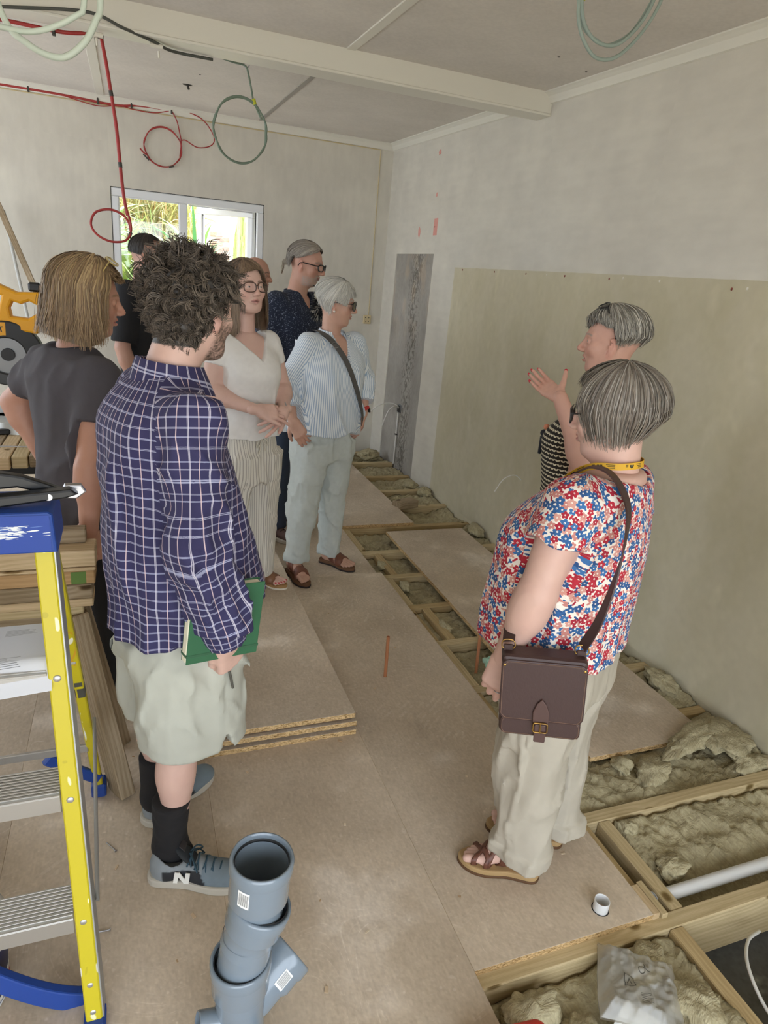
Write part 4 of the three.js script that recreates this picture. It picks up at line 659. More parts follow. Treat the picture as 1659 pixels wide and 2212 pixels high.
function sandal(parent, m, o) {
  const L = o.L ?? 0.25, g = new THREE.Group(); g.name = 'sandal'; parent.add(g), o.straps;
  part(g, 'footbed', put(soleGeo(L, 0.046, 0.02, 0.005).translate(0, 0.008, -0.006), m), o.bed); part(g, 'outsole', put(soleGeo(L + 0.004, 0.047, 0.011, 0.003).translate(0, 0, -0.008), m), o.sole);
  const F = footPrims(L - 0.014, 0.026), all = F.map((_, i) => i);
  for (const s of o.straps) { // s: [[px,py,pz],[nx,ny,nz], half width, span y max]
    const n = V(...s[1]).normalize(), q = s[0]; part(g, 'strap', put(sdfMesh(F, 0.0034, { slack: 0.01, post: (x, y, z, d) => Math.max(Math.abs(d - 0.003) - 0.0027, Math.abs((x - q[0]) * n.x + (y - q[1]) * n.y + (z - q[2]) * n.z) - s[2], 0.018 - y, s[3] ? s[3](x, y, z) : -1) }), m), o.mat);
  }
  if (o.buckles) for (const b of o.buckles) part(g, 'buckle', put(new THREE.TorusGeometry(0.008, 0.0016, 6, 16).rotateX(b[3] || 0).translate(b[0], b[1], b[2]), m), o.metal || M.darkMetal);
  return g;
}
function footGeo(m, skin, L, nail) { const g = paint(sdfMesh(footPrims(L, 0.026), 0.004, { slack: 0.004, pad: 0.01 }), (x, y, z) => { const n = fbm(x * 60, y * 60, z * 60, 2); let c = skin.map((v) => v * (1 + 0.06 * n)); if (nail) for (const [tx, tz] of [[0.026, 0.236], [0.006, 0.234], [-0.01, 0.226], [-0.024, 0.214], [-0.036, 0.2]]) { const k = L / 0.24; if (Math.hypot((x - tx) * 1.1, z - (tz - 0.007) * k) < 0.0065 && y > 0.034) c = nail; } return c; }); return put(g, m); }
// flat strap along a list of points, 'side' the width direction at each
function ribbon(pts, sides, w, th = 0.003) {
  const c = new THREE.CatmullRomCurve3(pts.map((p) => V(...p))), s = new THREE.CatmullRomCurve3(sides.map((p) => V(...p))), n = pts.length * 8, pos = [], idx = [], uv = [], LEN = c.getLength();
  for (let i = 0; i <= n; i++) { const p = c.getPoint(i / n), d = s.getPoint(i / n), t = c.getTangent(i / n); d.addScaledVector(t, -d.dot(t)).normalize(); const u = t.clone().cross(d); for (const [a, b] of [[-1, -1], [1, -1], [1, 1], [-1, 1]]) { const q = p.clone().addScaledVector(d, a * w / 2).addScaledVector(u, b * th / 2); pos.push(q.x, q.y, q.z); uv.push(i / n * LEN, a > 0 ? 1 : 0); } }
  for (let i = 0; i < n; i++) for (let k = 0; k < 4; k++) { const a = i * 4 + k, b = i * 4 + (k + 1) % 4; idx.push(a, b, a + 4, b, b + 4, a + 4); }
  idx.push(0, 2, 1, 0, 3, 2, n * 4, n * 4 + 1, n * 4 + 2, n * 4, n * 4 + 2, n * 4 + 3);
  const g = new THREE.BufferGeometry(); g.setAttribute('position', new THREE.Float32BufferAttribute(pos, 3)); g.setAttribute('uv', new THREE.Float32BufferAttribute(uv, 2)); g.setIndex(idx); return toCreasedNormals(g.toNonIndexed(), 0.6);
}
const trap = (ny, sh, cz = -0.012, r = 0.05) => cap([Math.sign(sh[0]) * 0.05, ny - 0.05, cz], [sh[0] * 0.86, sh[1] + 0.012, sh[2]], r * 0.9, r, 0.05);
const folds = (amp, fx, fy, seed) => (x, y, z, d) => d - amp * fbm(x * fx + seed, y * fy, z * fx + seed, 3);
const ridged = (x, y, z) => 1 - 2 * Math.abs(vnoise(x, y, z));
// ---------------------------------------------------------------- man in the checked shirt
const texPlaid = dataTex(512, 512, (u, v) => {      // 56 mm tile
  const ln = (t, c, w) => sstep(w, w * 0.4, Math.abs(t - c)); let r = 45, g = 42, b = 80;
  const a = Math.max(ln(u, 0.235, 0.03), ln(u, 0.285, 0.02)) , p = Math.max(ln(u, 0.75, 0.036)), a2 = Math.max(ln(v, 0.235, 0.028), ln(v, 0.285, 0.02)), p2 = Math.max(ln(v, 0.72, 0.024), ln(v, 0.775, 0.02));
  const mix = (k, c) => { r = lerp(r, c[0], k); g = lerp(g, c[1], k); b = lerp(b, c[2], k); };
  mix(a2 * 0.8, [186, 190, 214]); mix(p2 * 0.78, [190, 192, 212]); mix(a * 0.85, [214, 208, 216]); mix(p * 0.85, [222, 196, 192]);
  const w = ((Math.floor(u * 128) + Math.floor(v * 128)) & 1) * 5; return [r + w, g + w, b + w];
});
{
  const skin = [0.64, 0.41, 0.33], p = person('young man with curly dark hair, checked navy shirt and pale shorts holding a green notebook', 0.08, -1.69, 108);
  const shR = [-0.182, 1.365, -0.015], elR = [-0.245, 1.085, -0.03], wrR = [-0.235, 0.815, 0.045], shL = [0.182, 1.365, 0.0], elL = [0.215, 1.09, 0.04], wrL = [0.2, 0.86, 0.14];
  const head = buildHead({ at: [0, 1.598, 0.068], yaw: 22, pitch: 4, neck: [0, 1.43, 0.0], neckR: 0.06, skin, face: { nose: 1.05, jaw: 1.1 }, brow: [0.06, 0.04, 0.03], lip: [0.5, 0.22, 0.19], scalp: { c: [0.035, 0.027, 0.02], f: (x, y, z) => (y > 0.02 + 0.5 * Math.max(0, z) && z < 0.06) || (y > 0.075) || (z < -0.035 && y > -0.085) },
    beard: { c: [0.075, 0.05, 0.036], f: (x, y, z) => { const side = sstep(-0.005, -0.035, y + 0.1 * Math.max(0, z - 0.02)) * sstep(0.0, 0.02, z + 0.01), mouth = z > 0.07 && Math.abs(x) < 0.026 && y > -0.074 && y < -0.052 ? 0 : 1; const mo = sstep(-0.04, -0.046, y) * (z > 0.05 ? 1 : 0); const cheek = Math.abs(x) > 0.04 ? 1 : sstep(-0.06, -0.075, y); return Math.max(side * cheek, mo) * mouth * (y < -0.115 ? 0.4 : 1) * 0.95; } } });
  const hR = handGeo({ side: 1, at: wrR, dir: [0.25, -0.95, 0.25], back: [-1, -0.15, 0.25], curl: [1.1, 1.15, 1.2, 1.2], thumb: { dir: [0.35, 0.85, -0.35], bend: 0.6 }, skin });
  bodyMesh(p, skin, [...armP(shR, elR, wrR), ...armP(shL, elL, wrL), stack([[0.85, 0.14, 0.1, 0, 0], [1.1, 0.14, 0.1, 0, 0], [1.36, 0.14, 0.09, 0, -0.01], [1.44, 0.06, 0.06, 0, 0]]), ...legP([-0.09, 0.85, 0.01], [-0.105, 0.46, -0.025], [-0.1, 0.1, -0.06], 0.92), ...legP([0.09, 0.85, 0.01], [0.1, 0.46, -0.02], [0.1, 0.1, -0.02], 0.92)], [head.geo, hR.geo, handGeo({ side: -1, at: wrL, dir: [-0.1, -0.95, 0.2], back: [1, 0, 0.2], curl: [0.5, 0.5, 0.6, 0.6], skin }).geo]);
  for (const e of head.eyes) part(p, 'eye', e, EYE);
  // shirt
  const shirtP = [stack([[0.765, 0.185, 0.2, 0, 0.045], [0.87, 0.182, 0.192, 0, 0.042], [1.02, 0.178, 0.172, 0, 0.012], [1.12, 0.18, 0.158, 0, -0.004], [1.22, 0.185, 0.148, 0, -0.014], [1.33, 0.185, 0.13, 0, -0.03], [1.4, 0.135, 0.098, 0, -0.022], [1.455, 0.072, 0.072, 0, 0.006]], 0.05, 2.2), trap(1.46, shR), trap(1.46, shL), cap(shR, elR, 0.064, 0.06, 0.05), cap(elR, [wrR[0], wrR[1] + 0.03, wrR[2] - 0.01], 0.062, 0.047, 0.02), cap(shL, elL, 0.064, 0.058, 0.05), cap(elL, wrL, 0.06, 0.045, 0.02)];
  const cuffN = V(wrR[0] - elR[0], wrR[1] - elR[1], wrR[2] - elR[2]).normalize();
  const shirt = sdfMesh(shirtP, 0.0085, { slack: 0.03, post: (x, y, z, d) => {
    const arm = x < -0.19 ? 1 : 0; let f = 0.014 * fbm(x * 7, y * 4 + x * 5, z * 7, 3);
    if (arm) f += 0.011 * ridged(x * 16, y * 22 + z * 14, z * 16) * sstep(1.3, 1.12, y); else f += 0.012 * ridged(x * 13 + 4, y * 5, z * 13) * sstep(1.3, 1.0, y);
    const an = Math.atan2(x, -z); f += 0.016 * crease(x * 5 + 1, y * 2.2, z * 5) * sstep(1.32, 1.15, y) + (arm ? 0.012 * crease(x * 7, y * 9 + z * 9, z * 7 + 5) : 0.014 * Math.exp(-(((an + 0.45 + 0.1 * Math.sin(y * 9)) / 0.1) ** 2)) * sstep(1.3, 1.2, y) * sstep(0.8, 1.0, y));
    f *= (x < -0.19 && y < 0.86) ? 0.35 : 1;
    const t = (x - wrR[0]) * cuffN.x + (y - wrR[1]) * cuffN.y + (z - wrR[2]) * cuffN.z;
    const hem = 0.772 + 0.07 * sstep(0.02, 0.2, z);
    return Math.max(d - f, x < -0.16 && y < 1.0 && z < 0.13 ? t - 0.0 : -1, (Math.abs(x) < 0.195 || z > 0.14 || z < -0.1) ? hem - y : -1);
  } });
  const charts = [{ trunk: true, r: 0.17, axis: (y) => [0, 0], dist: (x, y, z) => Math.abs(x) > 0.2 ? 0.06 : 0.012 }, { pts: [shR, elR, wrR], r: 0.062, ref: [-1, 0, 0], bias: -0.006, u0: 0.4 }, { pts: [shL, elL, wrL], r: 0.062, ref: [1, 0, 0], bias: -0.006 }];
  const shirtM = std(0xffffff, 0.85, { map: withRepeat(texPlaid, 1 / 0.047, 1 / 0.047) });
  const shm = part(p, 'shirt', clothUV(shirt, charts), shirtM);
  // cuff band and collar
  const cuffC = (t) => [lerp(elR[0], wrR[0], t), lerp(elR[1], wrR[1], t), lerp(elR[2], wrR[2], t)];
  part(shm, 'cuff', clothUV(sdfMesh([cap(cuffC(0.8), cuffC(0.99), 0.047, 0.045, 0.01)], 0.006, { post: (x, y, z, d) => { const t = (x - wrR[0]) * cuffN.x + (y - wrR[1]) * cuffN.y + (z - wrR[2]) * cuffN.z; return Math.max(d - 0.004 * ridged(x * 20, y * 20, z * 20), t - 0.002, -0.066 - t); } }), [{ pts: [cuffC(0.8), cuffC(1)], r: 0.047, ref: [-1, 0, 0] }]), shirtM);
  const collar = (() => { const pos = [], uv = [], idx = [], n = 40; for (let i = 0; i <= n; i++) { const a = lerp(-2.7, 2.7, i / n) + Math.PI, fr = Math.abs(i / n - 0.5) * 2; const rows = [[0.069, 1.418], [0.072, 1.472 - 0.012 * fr], [0.077, 1.478 - 0.012 * fr], [0.094 + 0.012 * fr, 1.424 - 0.03 * fr * fr]]; rows.forEach(([r, y], k) => { pos.push(r * Math.sin(a), y + 0.012 * (1 - fr), r * Math.cos(a) * 1.02 + 0.006); uv.push(a * 0.08, k * 0.03 + y * 0.2); }); } for (let i = 0; i < n; i++) for (let k = 0; k < 3; k++) { const a = i * 4 + k; idx.push(a, a + 4, a + 1, a + 1, a + 4, a + 5); } const g = new THREE.BufferGeometry(); g.setAttribute('position', new THREE.Float32BufferAttribute(pos, 3)); g.setAttribute('uv', new THREE.Float32BufferAttribute(uv, 2)); g.setIndex(idx); g.computeVertexNormals(); return g; })();
  part(shm, 'collar', collar, std(0xffffff, 0.85, { map: withRepeat(texPlaid, 1 / 0.047, 1 / 0.047), side: THREE.DoubleSide }));
  // shorts
  const sc = [0.47, 0.468, 0.395], shorts = sdfMesh([stack([[0.445, 0.1, 0.138, -0.1, 0.015], [0.6, 0.1, 0.135, -0.095, 0.01], [0.75, 0.1, 0.13, -0.085, 0.015], [0.86, 0.06, 0.08, -0.07, 0.015]], 0.03), stack([[0.45, 0.1, 0.12, 0.1, 0.005], [0.6, 0.1, 0.125, 0.09, 0.01], [0.75, 0.1, 0.13, 0.085, 0.01], [0.86, 0.06, 0.08, 0.07, 0.01]], 0.03), stack([[0.7, 0.17, 0.14, 0, 0.01], [0.96, 0.155, 0.125, 0, 0.02]], 0.04)], 0.0085, { slack: 0.02, post: (x, y, z, d) => Math.max(d - 0.011 * fbm(x * 8, y * 5 + z * 4, z * 8, 3) - 0.006 * ridged(x * 8, y * 7 + z * 9, z * 7 + 3) - 1.25 * wrink(x, y + 0.4 * z, z) * sstep(0.44, 0.54, y) * sstep(0.8, 0.72, y) + 0.014 * sstep(0.7, 0.8, y) + (Math.abs(y - 0.475) < 0.004 ? 0.0015 : 0) + (x < -0.15 && Math.abs(z - 0.055 - 0.05 * (0.7 - y)) < 0.004 ? 0.003 : 0), y < 0.5 && x < -0.12 && Math.abs(z - 0.07) < 0.02 * (0.505 - y) / 0.06 ? 0.01 : -1) });
  part(p, 'shorts', paint(shorts, (x, y, z) => { const n = 1 + 0.05 * fbm(x * 40, y * 40, z * 40, 2); return sc.map((v) => v * n); }), std(0xffffff, 0.85, { vertexColors: true }));
  part(p, 'shorts_pocket', tube([[-0.199, 0.71, 0.068], [-0.203, 0.68, 0.074], [-0.203, 0.645, 0.08]], 0.0035, 12, 6), std(0x55524a, 0.9));
  // socks and shoes
  const sockM = std(0x1d1b1c, 0.95), mR = footAt(-0.093, 0, -0.122, -38, -1, 1), mL = footAt(0.1, 0, -0.07, 21, 1, 1);
  part(p, 'sock', sdfMesh([cap([-0.1, 0.28, -0.056], [-0.1, 0.1, -0.065], 0.053, 0.044, 0.02), cap([-0.1, 0.1, -0.065], [-0.115, 0.06, -0.03], 0.042, 0.03, 0.03)], 0.006, { post: (x, y, z, d) => Math.max(d - 0.002 * ridged(x * 30, y * 60, z * 30), y - 0.262) }), sockM);
  part(p, 'sock', sdfMesh([cap([0.1, 0.28, -0.026], [0.1, 0.1, -0.03], 0.053, 0.046, 0.02), cap([0.1, 0.1, -0.03], [0.11, 0.06, 0.0], 0.042, 0.03, 0.03)], 0.006, { post: (x, y, z, d) => Math.max(d, y - 0.262) }), sockM);
  const col = (x, y, z) => { const n = 1 + 0.08 * fbm(x * 80, y * 80, z * 80, 2), dk = y > 0.02 && Math.abs(z - 0.105 - 0.25 * (0.05 - y)) < 0.062 - 0.3 * (y - 0.03) && y < 0.066 && Math.abs(x) > 0.02; const c = dk ? [0.02, 0.021, 0.024] : z > 0.16 ? [0.16, 0.2, 0.23] : [0.25, 0.27, 0.28]; return c.map((v) => v * n); };
  const nM = std(0xe6e3da, 0.7);
  [mR, mL].forEach((m, i) => {
    const s = sneaker(p, m, { L: 0.3, color: col, sole: std(0xb9b2a4, 0.8), lace: std(0x2f4a58, 0.8), tongue: std(0x202326, 0.8), bow: true });
    const N = extrude([[0, 0], [0.011, 0], [0.014, 0.02], [0.027, 0], [0.039, 0], [0.043, 0.034], [0.032, 0.034], [0.029, 0.015], [0.017, 0.034], [0.005, 0.034]], 0.003, 0.0005);
    for (const sd of [-1, 1]) { const g = N.clone(); if (sd * (i ? 1 : -1) < 0) { g.scale(-1, 1, 1).translate(0.043, 0, 0); } g.rotateY(Math.PI / 2 * sd * (1)).translate(sd * 0.042, 0.024, sd < 0 ? 0.08 : 0.125); g.translate(0, -0.041, -0.1025 ).scale(1, 1.15, 1.15).translate(0, 0.05, 0.1025); const ng = put(g, m); ng.deleteAttribute('normal'); ng.computeVertexNormals(); part(s, 'letter', ng, nM, 'white letter N on the side'); }
    part(s, 'tongue_tab', put(cbox(0.03, 0.022, 0.003, 0.001).rotateX(-0.75).translate(0, 0.128, 0.098), m), std(0x2a2628, 0.7));
  });
  // curly hair: a cap of short dark locks and several hundred separate curls
  { const r = rng(4242), list = [], cen = V(0, 0.042, -0.014), rad = [0.084, 0.082, 0.098], cols = [[0.065, 0.051, 0.039], [0.09, 0.07, 0.053], [0.115, 0.09, 0.068], [0.15, 0.12, 0.092]];
    const ok = (d) => { const y = d.y, z = d.z; return !(z > 0.5 && y < 0.4) && y > -0.95 && !(z > -0.05 && y < -0.35) && !(z > 0.2 && y < 0.05); };
    let n = 0; while (n < 980) {
      const low = n > 700; const d = V(r() * 2 - 1, r() * 2 - 1, r() * 2 - 1); if (d.length() > 1 || d.length() < 0.2) continue; d.normalize();
      if (low ? !(d.y < 0.35 && d.y > -0.92 && (d.z < -0.25 || (Math.abs(d.x) > 0.8 && d.z < 0.0 && d.y > -0.3))) : !ok(d)) continue; n++;
      const c0 = low ? [0, -0.022, -0.036] : [cen.x, cen.y, cen.z], rd = low ? [0.074, 0.07, 0.064] : rad;
      const base = V(c0[0] + d.x * rd[0] * 0.97, c0[1] + d.y * rd[1] * 0.97, c0[2] + d.z * rd[2] * 0.97), len = (low ? 0.026 : 0.047) * (0.7 + r() * 0.6), hr = (low ? 0.006 : 0.0105) * (0.7 + r() * 0.6), tn = 0.8 + r() * 0.8, ph = r() * 6.28;
      const gx = d.clone().multiplyScalar(0.42).add(V((r() - 0.5) * 1.2, -0.5 * (1 - Math.abs(d.y)) + (r() - 0.5) * 0.7, (r() - 0.5) * 1.2)).normalize(), u = V(0.3, 0.8, 0.5).cross(gx).normalize(), w = gx.clone().cross(u), c = cols[Math.floor(r() * 4)];
      for (let k = 0; k < 9; k++) { // one lock of fine strands curling together
        const oa = r() * 6.28, orr = 0.0085 * Math.sqrt(r()), dp = (r() - 0.5) * 0.5, dl = 0.8 + r() * 0.35, pts = [];
        for (let i = 0; i <= 10; i++) { const t = i / 10, a = ph + dp + t * tn * 6.28, q = hr * (0.3 + 0.7 * t); pts.push(base.clone().addScaledVector(d, -0.005).addScaledVector(gx, len * t * dl).addScaledVector(u, q * Math.cos(a) + orr * Math.cos(oa) * (1 - 0.5 * t)).addScaledVector(w, q * Math.sin(a) + orr * Math.sin(oa) * (1 - 0.5 * t))); }
        const j = 0.6 + r() * 0.7; list.push(strandTube(pts, 0.0015, 0.0004, (t) => c.map((v) => v * j * (0.85 + 0.5 * t)), 3));
      }
    }
    const capG = paint(sdfMesh([ell([0, 0.042, -0.014], [0.083, 0.082, 0.098], 0.02), ell([0, -0.02, -0.038], [0.073, 0.068, 0.062], 0.03)], 0.005, { post: (x, y, z, d) => Math.max(d - 0.006 * ridged(x * 60, y * 60, z * 60), Math.min(y > -0.005 + 0.9 * Math.max(0, z) ? -1 : 1, Math.max(z + 0.028, -0.088 - y)), z - 0.075 - Math.max(0, y - 0.06) * 0.3) }), () => [0.03, 0.023, 0.017]);
    part(p, 'hair', merge([capG, strandsGeo(list)]).applyMatrix4(head.m), HAIR); }
}
// green notebook in his hand: things held stay on their own
{
  const p = thing('notebook', 'large dark green hardback notebook held by the man in the checked shirt', 'notebook', [0.08, 0, -1.69], R(108));
  const o = new THREE.Group(); o.name = 'book_block'; p.add(o);
  const bx = (w, h, d, c) => cbox(w, h, d, c), place = (g) => g.rotateX(R(6)).translate(-0.226, 0.872, 0.042);
  for (const x of [-0.014, 0.014]) part(p, 'cover', place(bx(0.0035, 0.2, 0.192, 0.0015).translate(x, 0, 0)), std(new THREE.Color().setRGB(0.03, 0.125, 0.055), 0.55));
  p.remove(o);
  part(p, 'pages', place(bx(0.025, 0.195, 0.186, 0.003).translate(0, 0, -0.004)), std(0xe8e2c8, 0.9)); part(p, 'elastic_band', place(bx(0.034, 0.008, 0.195, 0.001).translate(0, -0.078, 0)), std(new THREE.Color().setRGB(0.03, 0.11, 0.05), 0.6));
}
// ---------------------------------------------------------------- woman in the flowered blouse
const texFloral = canvasTex(1024, 1024, (c, W) => {      // 0.30 m tile
  c.fillStyle = '#efe6da'; c.fillRect(0, 0, W, W); const r = rng(51), pts = [];
  const cols = ['#b8293a', '#2f5f97', '#3a6ea6', '#c8847a', '#a82236', '#2b5286', '#d69c8e'];
  for (let t = 0; t < 30000 && pts.length < 230; t++) { const x = r() * W, y = r() * W; if (pts.every(([a, b]) => { let dx = Math.abs(a - x), dy = Math.abs(b - y); dx = Math.min(dx, W - dx); dy = Math.min(dy, W - dy); return Math.hypot(dx, dy) > 52; })) pts.push([x, y]); }
  pts.forEach(([x, y], i) => {
    const col = cols[(i * 3 + Math.floor(r() * 3)) % 7], big = r() < 0.72, R0 = big ? 25 + r() * 8 : 19, a0 = r() * 6.28, n = big ? 5 : r() < 0.5 ? 2 : 3;
    for (const ox of [-W, 0, W]) for (const oy of [-W, 0, W]) { const X = x + ox, Y = y + oy; if (X < -70 || Y < -70 || X > W + 70 || Y > W + 70) continue; c.fillStyle = col;
      for (let k = 0; k < n; k++) { const a = a0 + k / n * 6.283, q = R0 * 0.88; c.beginPath(); c.ellipse(X + q * Math.cos(a), Y + q * Math.sin(a), R0 * 0.72, R0 * 0.6, a, 0, 6.3); c.fill(); }
      c.beginPath(); c.arc(X, Y, R0 * 0.7, 0, 6.3); c.fill(); if (big) { c.fillStyle = '#efe6da'; c.beginPath(); c.arc(X, Y, R0 * 0.34, 0, 6.3); c.fill(); c.fillStyle = col; c.beginPath(); c.arc(X + 2, Y, R0 * 0.12, 0, 6.3); c.fill(); } }
  });
}, true);
const texLanyard = canvasTex(512, 64, (c) => { c.fillStyle = '#d9a92c'; c.fillRect(0, 0, 512, 64); c.fillStyle = '#3a3216'; for (const x of [60, 300]) { for (let k = 0; k < 3; k++) c.fillRect(x, 12 + k * 15, 70 - k * 12, 6); c.beginPath(); const h = x + 118; c.moveTo(h, 52); c.bezierCurveTo(h - 34, 30, h - 24, 6, h, 20); c.bezierCurveTo(h + 24, 6, h + 34, 30, h, 52); c.fill(); c.fillStyle = '#8d8a80'; c.beginPath(); c.arc(h, 27, 7, 0, 6.3); c.fill(); c.fillStyle = '#3a3216'; for (let k = 0; k < 2; k++) c.fillRect(h + 36, 14 + k * 14, 24, 6); } });
{
  const skin = [0.66, 0.42, 0.34], p = person('woman with a grey bob seen from behind, in flowered blouse and beige trousers', 1.13, -1.36, -148);
  const shL = [0.175, 1.225, -0.01], elL = [0.25, 1.005, 0.005], wrL = [0.25, 0.8, 0.062], shR = [-0.175, 1.225, -0.03], elR = [-0.245, 1.0, -0.05], wrR = [-0.23, 0.79, 0.03];
  const head = buildHead({ at: [0, 1.432, -0.012], scale: 0.96, yaw: 6, pitch: 6, neck: [0, 1.27, -0.045], neckR: 0.056, skin, face: { full: 1.05 }, brow: [0.2, 0.17, 0.15] });
  const hL = handGeo({ side: -1, at: wrL, dir: [-0.02, -0.98, 0.12], back: [0.92, 0.05, -0.35], curl: [0.3, 0.32, 0.38, 0.42], spread: 0.02, thumb: { dir: [0.4, 0.8, -0.3], bend: 0.4 }, skin });
  bodyMesh(p, skin, [...armP(shL, elL, wrL, 1.14), ...armP(shR, elR, wrR, 1.14), stack([[0.7, 0.17, 0.13, 0, 0.02], [0.95, 0.19, 0.15, 0, 0.03], [1.1, 0.18, 0.15, 0, 0.02], [1.2, 0.175, 0.12, 0, -0.015], [1.25, 0.145, 0.095, 0, -0.035], [1.3, 0.085, 0.07, 0, -0.045]], 0.05), ...legP([0.09, 0.75, 0], [0.09, 0.4, 0.0], [0.085, 0.12, -0.04]), ...legP([-0.09, 0.75, 0], [-0.1, 0.4, 0.0], [-0.1, 0.12, -0.04])], [head.geo, hL.geo, handGeo({ side: 1, at: wrR, dir: [0, -1, 0.1], back: [-1, 0, 0], skin }).geo]);
  for (const e of head.eyes) part(p, 'eye', e, EYE);
  part(p, 'ring', new THREE.TorusGeometry(0.0105, 0.0016, 8, 20).rotateX(1.4).translate(0.24, 0.69, 0.068), M.steel);
  // blouse
  const neckHole = minus(ell([0, 1.34, -0.02], [0.125, 0.1, 0.13], 0.01)), cutL = V(elL[0] - shL[0], elL[1] - shL[1], elL[2] - shL[2]).normalize(), cutR = V(elR[0] - shR[0], elR[1] - shR[1], elR[2] - shR[2]).normalize();
  const bl = sdfMesh([stack([[0.785, 0.225, 0.192, 0, 0.042], [0.88, 0.222, 0.188, 0, 0.042], [1.0, 0.216, 0.182, 0, 0.03], [1.1, 0.208, 0.182, 0, 0.028], [1.18, 0.2, 0.15, 0, 0.0], [1.245, 0.175, 0.11, 0, -0.03], [1.3, 0.1, 0.085, 0, -0.04]], 0.05, 2.2), trap(1.3, shL, -0.03), trap(1.3, shR, -0.03), cap(shL, [0.24, 1.08, 0], 0.068, 0.08, 0.04), cap(shR, [-0.235, 1.08, -0.04], 0.068, 0.08, 0.04), neckHole], 0.0085, { slack: 0.02, post: (x, y, z, d) => {
    const f = 0.011 * fbm(x * 8, y * 2.6, z * 8, 3) * sstep(1.22, 1.0, y) + 0.013 * ridged(x * 12, y * 2.2, z * 12 + 3) * sstep(1.2, 0.95, y) + 0.004 * fbm(x * 18, y * 10, z * 18, 2);
    const tl = (x - shL[0]) * cutL.x + (y - shL[1]) * cutL.y + (z - shL[2]) * cutL.z, tr = (x - shR[0]) * cutR.x + (y - shR[1]) * cutR.y + (z - shR[2]) * cutR.z, outer = Math.abs(x) > 0.19 + 0.03 * sstep(1.1, 1.0, y);
    return Math.max(d - f, 0.79 + 0.006 * Math.sin(Math.atan2(x, z) * 7) - y, outer && y > 1.0 ? (x > 0 ? tl : tr) - 0.1 + 0.006 * Math.sin(z * 60) : -1);
  } });
  const blM = std(0xffffff, 0.85, { map: withRepeat(texFloral, 1 / 0.225, 1 / 0.225) });
  const bm2 = part(p, 'blouse', clothUV(bl, [{ trunk: true, r: 0.2, dist: () => 0.012 }, { pts: [[0.1, 1.33, -0.02], [0.25, 1.05, 0]], r: 0.078, ref: [1, 0, 0], bias: -0.004, u0: 0.13 }, { pts: [[-0.1, 1.33, -0.03], [-0.25, 1.05, -0.04]], r: 0.078, ref: [-1, 0, 0], bias: -0.004 }]), blM);
  part(bm2, 'neck_binding', (() => { const q = []; for (let i = 0; i < 28; i++) { const a = i / 28 * 6.283; q.push([0.112 * Math.sin(a), 1.275 - 0.012 * Math.cos(a) * 1.4 - (Math.cos(a) < 0 ? 0.012 : 0.0) - 0.02 * (1 - Math.abs(Math.sin(a))), -0.034 + 0.096 * Math.cos(a)]); } return tube(q, 0.0035, 90, 6, true); })(), std(0xa8293a, 0.85));
  // trousers with turned-up hems
  const tc = [0.47, 0.42, 0.335], legS = (s, z0) => stack([[0.075, 0.066, 0.078, s * 0.092, -0.035 + z0], [0.2, 0.07, 0.08, s * 0.093, -0.022 + z0], [0.4, 0.08, 0.092, s * 0.094, -0.004 + z0 * 0.6], [0.6, 0.1, 0.112, s * 0.094, 0.0], [0.78, 0.115, 0.13, s * 0.085, 0.01]], 0.025);
  const tr = sdfMesh([legS(1, -0.005), legS(-1, -0.02), stack([[0.66, 0.18, 0.14, 0, 0.01], [0.9, 0.18, 0.15, 0, 0.03]], 0.04)], 0.0085, { slack: 0.02, post: (x, y, z, d) => { const cuff = y < 0.125 ? 0.009 : 0, seam = x > 0.1 && Math.abs(z + 0.012 - 0.02 * fbm(y * 5, 1, 2, 2)) < 0.008 ? 0.006 : 0; return Math.max(d - cuff - seam - 0.014 * fbm(x * 9, y * 4 + z * 6, z * 9, 3) - 0.006 * ridged(x * 7 + 2, y * 6 + z * 10, z * 7) * sstep(0.75, 0.45, y) - 1.1 * wrink(x + 0.3, y * 0.8, z) * sstep(0.85, 0.6, y), 0.075 + 0.008 * fbm(x * 20, 2, z * 20, 2) - y); } });
  part(p, 'trousers', paint(tr, (x, y, z) => { const n = 1 + 0.05 * fbm(x * 50, y * 50, z * 50, 2); return tc.map((v) => v * n); }), std(0xffffff, 0.85, { vertexColors: true }));
  // strappy sandals
  const mL = footAt(0.07, 0, -0.085, 27, 1), mR = footAt(-0.108, 0, -0.085, 27, -1), leather = std(new THREE.Color().setRGB(0.13, 0.045, 0.025), 0.5);
  for (const m of [mL, mR]) { sandal(p, m, { L: 0.25, bed: std(0xa88a5e, 0.8), sole: std(0x5b3d22, 0.7), mat: leather, straps: [[[0, 0.04, 0.175], [0.55, 0, 1], 0.0075], [[0, 0.04, 0.175], [-0.55, 0, 1], 0.0075], [[0, 0.05, 0.13], [0.6, 0.1, 1], 0.0075], [[0, 0.05, 0.13], [-0.6, 0.1, 1], 0.0075], [[0, 0.06, 0.095], [0, 0.5, 1], 0.007], [[0, 0.07, 0.04], [0, 1, 0.25], 0.008, (x, y, z) => z - 0.075]] }); }
  for (const m of [mL, mR]) part(p, 'foot', footGeo(m, skin, 0.236), SKIN);
